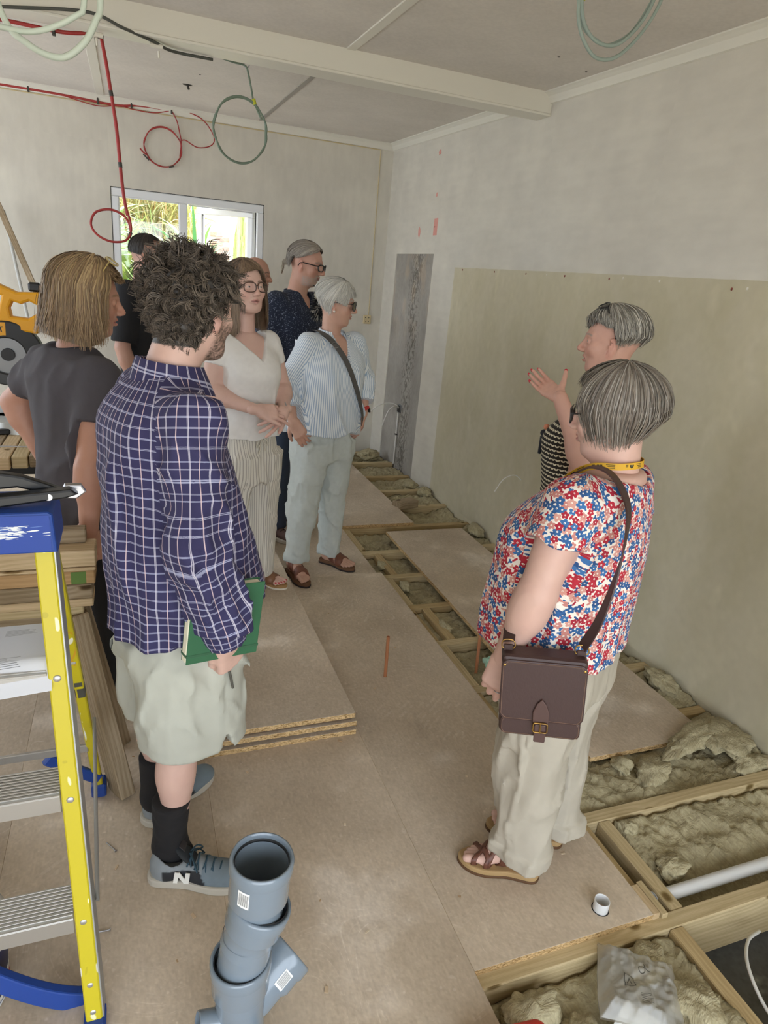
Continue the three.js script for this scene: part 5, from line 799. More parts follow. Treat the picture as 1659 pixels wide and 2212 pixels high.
  // lanyard round the neck
  part(p, 'lanyard', ribbon([[0, 1.1, 0.12], [0.04, 1.19, 0.1], [0.07, 1.26, 0.055], [0.079, 1.308, -0.005], [0.062, 1.322, -0.078], [0, 1.326, -0.108], [-0.062, 1.322, -0.078], [-0.079, 1.308, -0.005], [-0.07, 1.26, 0.055], [-0.04, 1.19, 0.1], [0, 1.1, 0.12]], [[1, 0.2, 0], [0.9, 0.3, 0], [0.6, 0.7, 0], [0.2, 0.9, 0.3], [0, 1, 0.1], [0, 1, 0.15], [0, 1, 0.1], [-0.2, 0.9, 0.3], [-0.6, 0.7, 0], [-0.9, 0.3, 0], [-1, 0.2, 0]], 0.017, 0.0016), std(0xffffff, 0.7, { map: (() => { const t = withRepeat(texLanyard, -6, 1); t.wrapS = t.wrapT = THREE.RepeatWrapping; return t; })() }));
  // hair
  part(p, 'hair', combedHair({ seed: 71, m: head.m, n: 1500, rad: [0.094, 0.1, 0.112], centre: [0, 0.028, -0.014], pole: [0.12, 1, -0.12], seg: 12, dropSeg: 6, loft: 0.012, wild: 0.006, r0: 0.0024, r1: 0.0009, skipRoot: 0.35, minLen: 0.68, sweep: 0.9, colors: [[0.2, 0.17, 0.14], [0.27, 0.24, 0.2], [0.34, 0.31, 0.27], [0.23, 0.19, 0.15], [0.16, 0.13, 0.105]],
    end: (th) => { const a = Math.abs(th); return a < 0.75 ? { phi: 1.15, drop: 0.0, flare: 0 } : { phi: 1.72, drop: lerp(0.085, 0.062, sstep(1, 3, a)), flare: lerp(-0.03, -0.062, sstep(1.4, 2.8, a)), curl: 0 }; } }), HAIR);
  glassesParts(p, head.m, std(0x2a2624, 0.35), LENS, { w: 0.027, h: 0.02, z: 0.107, r: 0.0026 });
}
// her shoulder bag
{
  const b = thing('shoulder_bag', 'dark brown leather satchel with buckle hanging at the hip of the woman in flowered blouse', 'bag', [1.13, 0, -1.36], R(-148));
  const leather = phys(new THREE.Color().setRGB(0.055, 0.026, 0.022), 0.48, { bumpMap: withRepeat(bumpPlaster, 10, 10), bumpScale: 0.0006 }), brass = std(0xb08d4f, 0.35, { metalness: 1 }), thread = std(0x8a6d5a, 0.8);
  const m = new THREE.Matrix4().makeRotationFromEuler(new THREE.Euler(R(-2), R(118), R(5), 'YXZ')); m.setPosition(0.275, 0.765, -0.062);
  const rr = (w, h, r, n = 6) => { const q = []; for (const [cx, cy, a0] of [[w / 2 - r, h / 2 - r, 0], [-w / 2 + r, h / 2 - r, 1], [-w / 2 + r, -h / 2 + r, 2], [w / 2 - r, -h / 2 + r, 3]]) for (let i = 0; i <= n; i++) { const a = (a0 + i / n) * Math.PI / 2; q.push([cx + r * Math.cos(a), cy + r * Math.sin(a)]); } return q; };
  const add = (n, g, mt) => { if (Array.isArray(g) && ['strap_ring', 'strap_end', 'rivet', 'stitching'].includes(n)) { for (const e of g) part(b, n, e.applyMatrix4(m), mt); return; } return part(b, n, (Array.isArray(g) ? merge(g) : g).applyMatrix4(m), mt); };
  add('pouch', extrude(rr(0.2, 0.205, 0.018), 0.058, 0.012).translate(0, -0.01, 0), leather);
  add('flap', [extrude(rr(0.205, 0.165, 0.02), 0.007, 0.003).translate(0, 0.022, 0.034), extrude(rr(0.205, 0.03, 0.012), 0.066, 0.012).translate(0, 0.098, 0.0)], leather);
  add('front_pocket_lip', extrude(rr(0.196, 0.05, 0.014), 0.012, 0.005).translate(0, -0.078, 0.03), leather);
  add('stitching', [rr(0.195, 0.155, 0.018), rr(0.186, 0.042, 0.012)].map((q, i) => tube(q.map(([x, y]) => [x, y + (i ? -0.078 : 0.022), i ? 0.0365 : 0.038]), 0.0006, 120, 4, true)), thread);
  const tab = add('closing_tab', [extrude([[-0.019, -0.03], [0.019, -0.03], [0.02, 0.005], [0.011, 0.03], [0, 0.042], [-0.011, 0.03], [-0.02, 0.005]], 0.006, 0.002).translate(0, -0.036, 0.041), extrude(rr(0.028, 0.05, 0.004), 0.005, 0.002).translate(0, -0.088, 0.044)], phys(new THREE.Color().setRGB(0.085, 0.042, 0.034), 0.5));
  part(tab, 'buckle', merge([tube(rr(0.034, 0.026, 0.005).map(([x, y]) => [x, y - 0.07, 0.048]), 0.002, 60, 6, true), rod([0, -0.058, 0.05], [0, -0.084, 0.05], 0.0015, 6)]).applyMatrix4(m), brass);
  add('strap_ring', [[-0.088, 1], [0.088, 1]].map(([x]) => tube([[x - 0.014, 0.118, 0], [x - 0.012, 0.138, 0], [x + 0.012, 0.138, 0], [x + 0.014, 0.118, 0]], 0.0018, 20, 6, true)), brass);
  add('strap_end', [cbox(0.022, 0.03, 0.005, 0.001).translate(-0.088, 0.112, 0), cbox(0.022, 0.03, 0.005, 0.001).translate(0.088, 0.112, 0)], leather);
  add('rivet', [[-0.095, 0.09], [0.095, 0.09]].map(([x, y]) => new THREE.SphereGeometry(0.004, 10, 8).scale(1, 1, 0.5).translate(x, y, 0.037)), brass);
  const e0 = V(0.088, 0.135, 0).applyMatrix4(m).toArray(), e1 = V(-0.088, 0.135, 0).applyMatrix4(m).toArray();
  part(b, 'strap', [ribbon([e0.map((v, i) => v), [0.238, 0.98, -0.15], [0.212, 1.08, -0.16], [0.176, 1.17, -0.155], [0.134, 1.255, -0.13], [0.112, 1.312, -0.07], [0.106, 1.316, -0.02], [0.095, 1.27, 0.04], [0.07, 1.2, 0.09], [0.07, 1.1, 0.13], [0.12, 0.98, 0.13], [0.19, 0.92, 0.09], e1], [[0.5, 0, -0.8], [0.6, 0, -0.7], [0.8, 0, -0.5], [1, 0, -0.2], [1, 0, 0], [1, 0, 0], [1, 0, 0], [1, 0, 0], [1, 0, 0], [0.9, 0, -0.4], [0.5, 0, -0.8], [0.5, 0, -0.8], [0.5, 0, -0.8]], 0.03, 0.004)], leather);
}
// ---------------------------------------------------------------- the others
const stripeTex = (bg, fg, duty = 0.4) => dataTex(64, 64, (u, v) => { const k = sstep(duty, duty * 0.6, Math.abs(u - 0.5) * 2), n = vnoise(u * 16, v * 16, 3, 16) * 5; return bg.map((b, i) => lerp(b, fg[i], k) + n); });
const texShirtStripe = stripeTex([232, 236, 238], [160, 180, 202], 0.48), texTrouserStripe = stripeTex([224, 219, 208], [178, 172, 162], 0.4);
const texSpeckle = dataTex(256, 256, (u, v) => { const a = vnoise(u * 64, v * 64, 9, 64) > 0.62 ? 95 : 0, n = vnoise(u * 128, v * 128, 4, 128) * 8; return [34 + a + n, 42 + a + n, 62 + a + n]; });
const texScallop = canvasTex(256, 256, (c, W) => { c.fillStyle = '#241d18'; c.fillRect(0, 0, W, W); c.fillStyle = '#d8cfb4'; for (let j = 0; j < 8; j++) for (let i = -1; i < 9; i++) { c.beginPath(); c.arc(i * 32 + (j % 2) * 16 + 8, j * 32 + 4, 15.5, 0, Math.PI); c.fill(); } c.fillStyle = '#241d18'; for (let j = 0; j < 8; j++) for (let i = -1; i < 9; i++) { c.beginPath(); c.arc(i * 32 + (j % 2) * 16 + 8, j * 32 + 4, 5, 0, Math.PI); c.fill(); } }, true);
const plain = (c, rough = 0.88) => std(new THREE.Color().setRGB(...c), rough);
const cloth = (g, c, k = 0.06) => paint(g, (x, y, z) => { const n = 1 + k * fbm(x * 60, y * 60, z * 60, 2); return c.map((v) => v * n); });
const clothM = std(0xffffff, 0.9, { vertexColors: true });
const cutBy = (a, b, at) => { const n = V(b[0] - a[0], b[1] - a[1], b[2] - a[2]), L = n.length(); n.normalize(); return (x, y, z) => (x - a[0]) * n.x + (y - a[1]) * n.y + (z - a[2]) * n.z - at * L; };
const legStack = (s, rows, k = 0.025) => stack(rows.map(([y, a, b, cx, cz]) => [y, a, b, s * cx, cz]), k);
function collarGeo(o) { const pos = [], uv = [], idx = [], n = 36; for (let i = 0; i <= n; i++) { const a = lerp(-o.open, o.open, i / n) + Math.PI, fr = Math.abs(i / n - 0.5) * 2; const rows = [[o.r, o.y], [o.r + 0.003, o.y + 0.04 - o.dip * fr], [o.r + 0.008, o.y + 0.043 - o.dip * fr], [o.r + 0.024 + 0.02 * fr * fr, o.y - 0.005 - (o.dip + o.point) * fr * fr]]; rows.forEach(([r, y], k) => { pos.push(o.cx + r * Math.sin(a), y, o.cz + r * Math.cos(a) * 0.98 + (k === 3 ? 0.012 * fr * fr : 0)); uv.push(a * 0.08, k * 0.02); }); } for (let i = 0; i < n; i++) for (let k = 0; k < 3; k++) { const a = i * 4 + k; idx.push(a, a + 4, a + 1, a + 1, a + 4, a + 5); } const g = new THREE.BufferGeometry(); g.setAttribute('position', new THREE.Float32BufferAttribute(pos, 3)); g.setAttribute('uv', new THREE.Float32BufferAttribute(uv, 2)); g.setIndex(idx); g.computeVertexNormals(); return g; }

// --- blonde woman in the charcoal top
{
  const skin = [0.52, 0.27, 0.19], p = person('woman with shoulder-length blonde hair in a charcoal top and black trousers', -0.175, -2.47, 125);
  const shR = [-0.16, 1.325, -0.02], elR = [-0.225, 1.055, -0.115], wrR = [-0.205, 0.825, -0.12], shL = [0.16, 1.325, -0.02], elL = [0.315, 1.17, -0.06], wrL = [0.215, 0.985, -0.03];
  const head = buildHead({ at: [0.0, 1.558, 0.055], yaw: -30, pitch: 4, neck: [0, 1.385, -0.01], neckR: 0.052, skin, face: { smile: 1.2, open: 0.6, nose: 0.98 }, brow: [0.25, 0.15, 0.08], lip: [0.5, 0.17, 0.15] });
  bodyMesh(p, skin, [...armP(shR, elR, wrR, 1.06), ...armP(shL, elL, wrL, 1.06), stack([[0.85, 0.15, 0.11, 0, 0], [1.15, 0.15, 0.11, 0, 0.01], [1.32, 0.145, 0.09, 0, -0.01], [1.39, 0.06, 0.058, 0, -0.01]], 0.04)], [head.geo, handGeo({ side: 1, at: wrR, dir: [0.05, -0.75, 0.55], back: [-0.9, 0.2, 0.3], curl: [1.0, 1.15, 1.2, 1.25], thumb: { dir: [0.3, 0.85, -0.4], bend: 0.6 }, skin }).geo, handGeo({ side: -1, at: wrL, dir: [-0.35, -0.85, 0.3], back: [0.8, 0.1, -0.6], curl: [0.35, 0.35, 0.4, 0.4], skin }).geo]);
  for (const e of head.eyes) part(p, 'eye', e, EYE);
  const cR = cutBy(shR, elR, 0.52), cL = cutBy(shL, elL, 0.6), cArm = [0.075, 0.068, 0.078];
  part(p, 't_shirt', cloth(sdfMesh([stack([[0.765, 0.188, 0.152, 0, 0.01], [0.95, 0.172, 0.14, 0, 0.005], [1.1, 0.17, 0.145, 0, 0.012], [1.2, 0.178, 0.15, 0, 0.014], [1.3, 0.172, 0.115, 0, -0.012], [1.365, 0.12, 0.085, 0, -0.015], [1.4, 0.068, 0.066, 0, -0.008]], 0.05, 2.2), trap(1.4, shR), trap(1.4, shL), cap(shR, elR, 0.057, 0.064, 0.045), cap(shL, elL, 0.057, 0.064, 0.045)], 0.009, { slack: 0.02, post: (x, y, z, d) => Math.max(d - 0.01 * fbm(x * 8, y * 5 + x * 6, z * 8, 3) - 0.004 * ridged(x * 10, y * 6 + x * 5, z * 10) - 0.014 * crease(x * 6, y * 4 + x * 6, z * 6), Math.abs(x) > 0.13 ? (x < 0 ? (x < -0.16 || y < 1.2 ? (x < -0.185 ? cR(x, y, z) : -1) : -1) : (x > 0.2 ? cL(x, y, z) : -1)) : -1, 0.77 - y) }), cArm), clothM);
  part(p, 'trousers', cloth(sdfMesh([legStack(1, [[0.1, 0.062, 0.07, 0.075, 0.09], [0.45, 0.075, 0.082, 0.08, 0.05], [0.8, 0.11, 0.13, 0.085, 0.01]]), legStack(-1, [[0.08, 0.062, 0.07, 0.085, 0.02], [0.45, 0.075, 0.082, 0.085, 0.02], [0.8, 0.11, 0.13, 0.085, 0.01]]), stack([[0.68, 0.175, 0.135, 0, 0.01], [0.92, 0.165, 0.135, 0, 0.01]], 0.04)], 0.01, { slack: 0.02, post: (x, y, z, d) => d - 0.007 * fbm(x * 9, y * 5, z * 9, 3) }), [0.012, 0.012, 0.013]), clothM);
  for (const [m, i] of [[footAt(0.075, 0, 0.03, -20, 1, 0.88), 0], [footAt(-0.085, 0, -0.04, -25, -1, 0.88), 1]]) sneaker(p, m, { color: () => [0.66, 0.63, 0.58], sole: std(0xd8d4ca, 0.7), lace: std(0xe4e0d6, 0.8), tongue: std(0xdad6cc, 0.8), bow: false });
  part(p, 'hair', combedHair({ seed: 81, m: head.m, n: 1500, rad: [0.093, 0.1, 0.108], centre: [0, 0.03, -0.012], pole: [0.05, 1, 0.28], seg: 12, dropSeg: 9, loft: 0.012, wild: 0.012, r0: 0.0024, r1: 0.0008, skipRoot: 0.4, minLen: 0.78, sweep: 0.5, colors: [[0.3, 0.2, 0.1], [0.42, 0.29, 0.14], [0.52, 0.38, 0.2], [0.24, 0.155, 0.085], [0.36, 0.24, 0.13]], tip: [0.26, 0.16, 0.09], tipAmt: 0.6,
    end: (th) => { const a = Math.abs(th); return a < 1.0 ? { phi: 0.85, drop: 0.012, flare: 0.006 } : { phi: 1.68, drop: lerp(0.14, 0.175, sstep(0.9, 1.6, a)), flare: lerp(0.0, 0.022, sstep(0.7, 1.6, a)), curl: 0 }; } }), HAIR);
  const tilt = new THREE.Matrix4().makeRotationX(-1.05); tilt.setPosition(0, 0.032, 0.012);
  glassesParts(p, head.m, std(0xcdb87a, 0.3, { metalness: 0.6 }), LENS, { up: tilt, w: 0.026, h: 0.02, z: 0.118, r: 0.0022, arm: 0.0025 });
}
// --- woman in glasses, white T-shirt and striped trousers
{
  const skin = [0.68, 0.44, 0.36], p = person('woman with brown glasses and long light brown hair in a white T-shirt, hands clasped', 0.497, -3.2, 28); p.position.y = 0.092; p.scale.setScalar(0.955);
  const shR = [-0.15, 1.325, 0.0], elR = [-0.225, 1.105, 0.02], wrR = [-0.085, 1.05, 0.22], shL = [0.155, 1.325, 0.0], elL = [0.225, 1.1, 0.035], wrL = [0.085, 1.03, 0.215];
  const head = buildHead({ at: [-0.01, 1.592, 0.012], yaw: -6, pitch: -6, roll: 2, neck: [0, 1.4, -0.01], neckR: 0.052, skin, face: { full: 1.04, nose: 0.95 }, brow: [0.16, 0.1, 0.07], lip: [0.52, 0.2, 0.18], look: 12 });
  bodyMesh(p, skin, [...armP(shR, elR, wrR, 1.0), ...armP(shL, elL, wrL, 1.0), stack([[0.85, 0.15, 0.11, 0, 0], [1.12, 0.15, 0.12, 0, 0.015], [1.27, 0.15, 0.115, 0, 0.01], [1.335, 0.14, 0.085, 0, -0.008], [1.39, 0.058, 0.056, 0, -0.012]], 0.045)], [head.geo, handGeo({ side: 1, at: wrR, dir: [0.85, -0.12, 0.25], back: [-0.2, 0.55, 0.75], curl: [0.15, 0.35, 0.5, 0.45], spread: 0.16, thumb: { dir: [0.5, 0.8, 0.1], bend: 0.15 }, skin }).geo, handGeo({ side: -1, at: wrL, dir: [-0.8, -0.28, 0.3], back: [0.25, 0.4, 0.8], curl: [0.25, 0.4, 0.5, 0.5], spread: 0.14, thumb: { dir: [0.5, 0.8, 0.1], bend: 0.2 }, skin }).geo]);
  for (const e of head.eyes) part(p, 'eye', e, EYE);
  part(p, 'bracelet', new THREE.TorusGeometry(0.031, 0.0035, 8, 28).rotateY(1.1).translate(0.105, 1.035, 0.195), M.steel);
  const cR = cutBy(shR, elR, 0.42), cL = cutBy(shL, elL, 0.42);
  const tee = sdfMesh([stack([[0.875, 0.182, 0.155, 0, 0.005], [1.0, 0.16, 0.135, 0, 0.006], [1.12, 0.162, 0.142, 0, 0.016], [1.2, 0.168, 0.158, 0, 0.024], [1.28, 0.168, 0.13, 0, 0.01], [1.34, 0.15, 0.092, 0, -0.008], [1.39, 0.07, 0.065, 0, -0.012]], 0.045, 2.2), trap(1.395, shR), trap(1.395, shL), cap(shR, elR, 0.053, 0.062, 0.04), cap(shL, elL, 0.053, 0.062, 0.04)], 0.0075, { slack: 0.02, post: (x, y, z, d) => Math.max(d - 0.008 * fbm(x * 9, y * 6, z * 9, 3) - 0.005 * ridged(x * 9, y * 12 + x * 8, z * 9) * sstep(1.2, 1.05, y) - 0.01 * crease(x * 6, y * 8 + x * 5, z * 6) * sstep(1.2, 1.0, y), (x < -0.165 ? cR(x, y, z) : x > 0.17 ? cL(x, y, z) : -1), z > 0.0 ? Math.min(y - 1.262 - Math.abs(x) * 1.15, 0.1 - Math.abs(x)) : Math.min(y - 1.375, 0.1 - Math.abs(x)), 0.885 + 0.005 * Math.sin(Math.atan2(x, z) * 5) - y) });
  part(p, 't_shirt', cloth(tee, [0.8, 0.775, 0.74], 0.05), clothM);
  const tr = sdfMesh([legStack(1, [[0.075, 0.075, 0.085, 0.1, 0.01], [0.3, 0.08, 0.09, 0.1, 0.012], [0.55, 0.095, 0.105, 0.098, 0.012], [0.78, 0.115, 0.128, 0.088, 0.008]]), legStack(-1, [[0.075, 0.075, 0.085, 0.1, -0.03], [0.3, 0.08, 0.09, 0.1, 0], [0.55, 0.095, 0.105, 0.098, 0.012], [0.78, 0.115, 0.128, 0.088, 0.008]]), stack([[0.66, 0.18, 0.135, 0, 0.006], [0.94, 0.155, 0.128, 0, 0.006]], 0.04)], 0.0085, { slack: 0.02, post: (x, y, z, d) => d - 0.012 * fbm(x * 9, y * 3.5, z * 9, 3) - 0.005 * ridged(x * 7, y * 3 + z * 6, z * 7) - 1.1 * wrink(x, y * 0.5, z) * sstep(0.88, 0.78, y) + 0.016 * sstep(0.86, 0.92, y) });
  part(p, 'trousers', clothUV(tr, [{ pts: [[0.09, 1.0, 0.0], [0.1, 0.0, 0.0]], r: 0.09, ref: [0, 0, -1] }, { pts: [[-0.09, 1.0, 0.0], [-0.1, 0.0, 0.0]], r: 0.09, ref: [0, 0, -1] }]), std(0xffffff, 0.9, { map: withRepeat(texTrouserStripe, 1 / 0.0095, 1 / 0.0095) }));
  part(p, 'drawstring', [tube([[0.0, 0.895, 0.145], [-0.03, 0.87, 0.158], [-0.035, 0.845, 0.158], [-0.012, 0.86, 0.158], [0, 0.893, 0.15]], 0.003, 30, 6), tube([[0.0, 0.895, 0.145], [0.03, 0.875, 0.155], [0.036, 0.85, 0.156], [0.015, 0.862, 0.158], [0, 0.893, 0.15]], 0.003, 30, 6), tube([[0, 0.893, 0.148], [-0.012, 0.85, 0.16], [-0.02, 0.81, 0.158]], 0.003, 12, 6), tube([[0, 0.893, 0.148], [0.014, 0.85, 0.158], [0.022, 0.82, 0.156]], 0.003, 12, 6)], std(0xd6cfc0, 0.9));
  const mL = footAt(0.1, 0, -0.05, 22, 1, 0.96), mR = footAt(-0.1, 0, -0.09, -10, -1, 0.96);
  for (const m of [mL, mR]) sandal(p, m, { L: 0.25, bed: std(0xa07a4c, 0.8), sole: std(0xd8cfc0, 0.8), mat: std(new THREE.Color().setRGB(0.22, 0.1, 0.05), 0.5), straps: [[[0, 0.04, 0.155], [0, 0.2, 1], 0.024]] });
  for (const m of [mL, mR]) part(p, 'foot', footGeo(m, skin, 0.236, [0.5, 0.03, 0.05]), SKIN);
  part(p, 'hair', combedHair({ seed: 83, m: head.m, n: 1300, rad: [0.086, 0.094, 0.104], centre: [0, 0.03, -0.014], pole: [-0.22, 1, 0.35], seg: 12, dropSeg: 10, loft: 0.008, wild: 0.009, r0: 0.0023, r1: 0.0008, skipRoot: 0.3, minLen: 0.85, sweep: 0.3, colors: [[0.2, 0.13, 0.085], [0.26, 0.175, 0.115], [0.31, 0.22, 0.15], [0.17, 0.11, 0.075]], tip: [0.34, 0.23, 0.14], tipAmt: 0.6,
    end: (th) => { const a = Math.abs(th); return a < 0.95 ? { phi: 0.8 + 0.16 * sstep(0.3, 0.9, a), drop: 0, flare: 0 } : { phi: 1.66, drop: lerp(0.2, 0.25, sstep(0.9, 1.6, a)), flare: lerp(0.004, 0.012, sstep(1, 1.8, a)), curl: 1 }; } }), HAIR);
  glassesParts(p, head.m, std(new THREE.Color().setRGB(0.1, 0.05, 0.035), 0.3), LENS, { w: 0.0285, h: 0.022, z: 0.105, r: 0.0026, cx: 0.034 });
}
// --- white-haired woman in the striped shirt
{
  const skin = [0.58, 0.34, 0.25], p = person('white-haired woman in dark glasses, pale striped shirt and light trousers with sandals', 1.03, -3.62, 25);
  const shR = [-0.15, 1.335, -0.01], elR = [-0.255, 1.12, -0.05], wrR = [-0.285, 0.945, 0.06], shL = [0.19, 1.335, 0.0], elL = [0.285, 1.12, -0.01], wrL = [0.225, 0.955, 0.075];
  const head = buildHead({ at: [0.02, 1.555, 0.01], yaw: 44, pitch: 3, neck: [0.012, 1.38, -0.01], neckR: 0.05, skin, face: { nose: 1.05, lips: 0.8 }, brow: [0.4, 0.36, 0.33], lip: [0.48, 0.2, 0.17], scale: 0.98 });
  bodyMesh(p, skin, [...armP(shR, elR, wrR, 0.98), ...armP(shL, elL, wrL, 0.98), stack([[0.85, 0.15, 0.11, -0.03, 0], [1.12, 0.15, 0.11, 0, 0.01], [1.29, 0.15, 0.1, 0.02, 0], [1.345, 0.13, 0.08, 0.02, -0.01], [1.39, 0.058, 0.056, 0.015, -0.012]], 0.045)], [head.geo, handGeo({ side: 1, at: wrR, dir: [0.35, -0.85, 0.4], back: [-0.75, 0.0, 0.6], curl: [0.35, 0.4, 0.45, 0.5], skin }).geo, handGeo({ side: -1, at: wrL, dir: [-0.4, -0.85, 0.3], back: [0.75, 0.05, 0.6], curl: [0.3, 0.35, 0.4, 0.4], skin }).geo]);
  for (const e of head.eyes) part(p, 'eye', e, EYE);
  const cR = cutBy(elR, wrR, 0.62), cL = cutBy(elL, wrL, 0.62);
  const shirtG = sdfMesh([stack([[0.85, 0.232, 0.165, -0.045, 0.012], [0.92, 0.228, 0.165, -0.04, 0.012], [1.05, 0.205, 0.155, -0.012, 0.012], [1.18, 0.198, 0.155, 0.01, 0.014], [1.28, 0.192, 0.125, 0.022, 0.0], [1.345, 0.145, 0.09, 0.022, -0.012], [1.4, 0.066, 0.064, 0.015, -0.01]], 0.045, 2.2), trap(1.4, shR), trap(1.4, shL), cap(shR, elR, 0.06, 0.06, 0.045), cap(elR, wrR, 0.06, 0.057, 0.02), cap(shL, elL, 0.06, 0.06, 0.045), cap(elL, wrL, 0.062, 0.056, 0.02)], 0.0078, { slack: 0.02, post: (x, y, z, d) => {
    const arm = x < -0.2 || x > 0.235; const f = 0.009 * fbm(x * 8, y * 4 + x * 4, z * 8, 3) + (arm ? 0.013 * crease(x * 9, y * 12 + z * 8, z * 9) : 0.016 * crease(x * 6, y * 3 + x * 4, z * 6) * sstep(1.32, 1.15, y));
    return Math.max(d - f, x < -0.215 && y < 1.08 && z > -0.06 && x < -0.24 ? cR(x, y, z) : x > 0.2 && y < 1.06 ? cL(x, y, z) : -1, z > 0.02 ? Math.min(y - 1.255 - Math.abs(x - 0.03) * 2.6, 0.06 - Math.abs(x - 0.03)) : -1, (x > -0.235 || z < -0.02) && x < 0.2 ? 0.86 + 0.03 * sstep(0, 0.2, x) * -1 + 0.012 * Math.sin(Math.atan2(x, z) * 4) - y : -1); } });
  const sm = std(0xffffff, 0.85, { map: withRepeat(texShirtStripe, 1 / 0.0105, 1 / 0.0105) });
  const sg = part(p, 'shirt', clothUV(shirtG, [{ trunk: true, r: 0.19, axis: () => [0, 0], dist: (x) => x < -0.25 || x > 0.24 ? 0.06 : 0.012 }, { pts: [shR, elR, wrR], r: 0.062, ref: [-1, 0, 0], bias: -0.006 }, { pts: [shL, elL, wrL], r: 0.062, ref: [1, 0, 0], bias: -0.006 }]), sm);
  part(sg, 'collar', collarGeo({ r: 0.064, y: 1.385, cx: 0.015, cz: -0.006, open: 2.45, dip: 0.022, point: 0.03 }), std(0xffffff, 0.85, { map: withRepeat(texShirtStripe, 1 / 0.0105, 1 / 0.0105), side: THREE.DoubleSide }));
  for (const [e, w, s] of [[elR, wrR, -1], [elL, wrL, 1]]) { const q = (t) => [lerp(e[0], w[0], t), lerp(e[1], w[1], t), lerp(e[2], w[2], t)], c0 = cutBy(e, w, 0.66); part(sg, 'rolled_cuff', clothUV(sdfMesh([cap(q(0.45), q(0.66), 0.061, 0.058, 0.01)], 0.007, { post: (x, y, z, d) => Math.max(d - 0.005 * ridged(x * 20, y * 24, z * 20), c0(x, y, z), -c0(x, y, z) - 0.05) }), [{ pts: [q(0.4), q(0.7)], r: 0.06, ref: [s, 0, 0] }]), sm); }
  const tr = sdfMesh([legStack(-1, [[0.095, 0.06, 0.066, 0.2, 0.035], [0.25, 0.066, 0.072, 0.195, 0.04], [0.45, 0.074, 0.082, 0.165, 0.04], [0.65, 0.095, 0.105, 0.13, 0.02], [0.8, 0.115, 0.12, 0.11, 0.01]]), legStack(1, [[0.08, 0.06, 0.066, 0.06, 0.03], [0.25, 0.066, 0.072, 0.055, 0.035], [0.45, 0.074, 0.082, 0.052, 0.04], [0.65, 0.095, 0.105, 0.055, 0.02], [0.8, 0.115, 0.12, 0.06, 0.01]]), stack([[0.7, 0.165, 0.125, -0.035, 0.01], [0.95, 0.16, 0.125, -0.03, 0.01]], 0.04)], 0.0085, { slack: 0.02, post: (x, y, z, d) => d - 0.01 * fbm(x * 9, y * 6 + x * 5, z * 9, 3) - 1.2 * wrink(x, y * 1.3, z) * (0.55 + 0.6 * Math.exp(-(((y - 0.45) / 0.1) ** 2)) + 0.5 * sstep(0.72, 0.85, y)) - 0.004 * ridged(x * 10, y * 34, z * 10) * sstep(0.2, 0.12, y) });
  part(p, 'trousers', cloth(tr, [0.55, 0.585, 0.55], 0.07), clothM);
  const mR = footAt(-0.205, 0, -0.02, -12, -1, 1), mL = footAt(0.055, 0, -0.03, 14, 1, 1), lea = std(new THREE.Color().setRGB(0.17, 0.06, 0.035), 0.5);
  for (const m of [mR, mL]) sandal(p, m, { L: 0.255, bed: std(0x6b4a32, 0.85), sole: std(0x2e2522, 0.8), mat: lea, straps: [[[0, 0.04, 0.155], [0, 0.15, 1], 0.021], [[0, 0.055, 0.1], [0, 0.45, 1], 0.017]], buckles: [[-0.04, 0.045, 0.152, 0.3], [-0.04, 0.06, 0.098, 0.3]] });
  for (const m of [mL, mR]) part(p, 'foot', footGeo(m, skin, 0.24), SKIN);
  part(p, 'hair', combedHair({ seed: 85, m: head.m, n: 1250, rad: [0.089, 0.096, 0.106], centre: [0, 0.03, -0.014], pole: [-0.3, 1, 0.5], seg: 13, dropSeg: 5, loft: 0.011, wild: 0.008, r0: 0.0023, r1: 0.0008, skipRoot: 0.3, minLen: 0.82, sweep: 0.5, colors: [[0.62, 0.6, 0.55], [0.72, 0.7, 0.64], [0.55, 0.53, 0.48], [0.68, 0.65, 0.58]],
    end: (th) => { const a = Math.abs(th); return a < 0.8 ? { phi: 0.95, drop: 0.0, flare: 0 } : a < 1.5 ? { phi: 1.25, drop: 0.015, flare: -0.005 } : { phi: 1.75, drop: 0.05, flare: -0.03, curl: 0 }; } }), HAIR);
  glassesParts(p, head.m, std(0x1c1a18, 0.3), phys(new THREE.Color().setRGB(0.09, 0.075, 0.05), 0.08), { w: 0.028, h: 0.023, z: 0.108, r: 0.0028 });
  part(p, 'earring', new THREE.SphereGeometry(0.006, 12, 8).translate(-0.084, -0.04, 0.0).applyMatrix4(head.m), std(0xe8e4da, 0.3));
  part(p, 'bag_strap', ribbon([[-0.065, 1.405, -0.06], [-0.075, 1.405, -0.01], [-0.062, 1.37, 0.075], [-0.02, 1.28, 0.15], [0.04, 1.15, 0.178], [0.105, 1.02, 0.172], [0.16, 0.92, 0.14], [0.2, 0.85, 0.06]], [[1, 0, 0], [1, 0, 0.2], [0.8, 0.5, 0], [0.8, 0.5, 0], [0.8, 0.45, 0], [0.8, 0.4, -0.3], [0.7, 0.3, -0.6], [0.4, 0.2, -0.9]], 0.03, 0.003), std(0x55524e, 0.8));
  part(p, 'bag_buckle', tube([[-0.072, 1.352, 0.099], [-0.042, 1.358, 0.101], [-0.036, 1.338, 0.115], [-0.066, 1.332, 0.113]], 0.0018, 24, 6, true), M.steel);
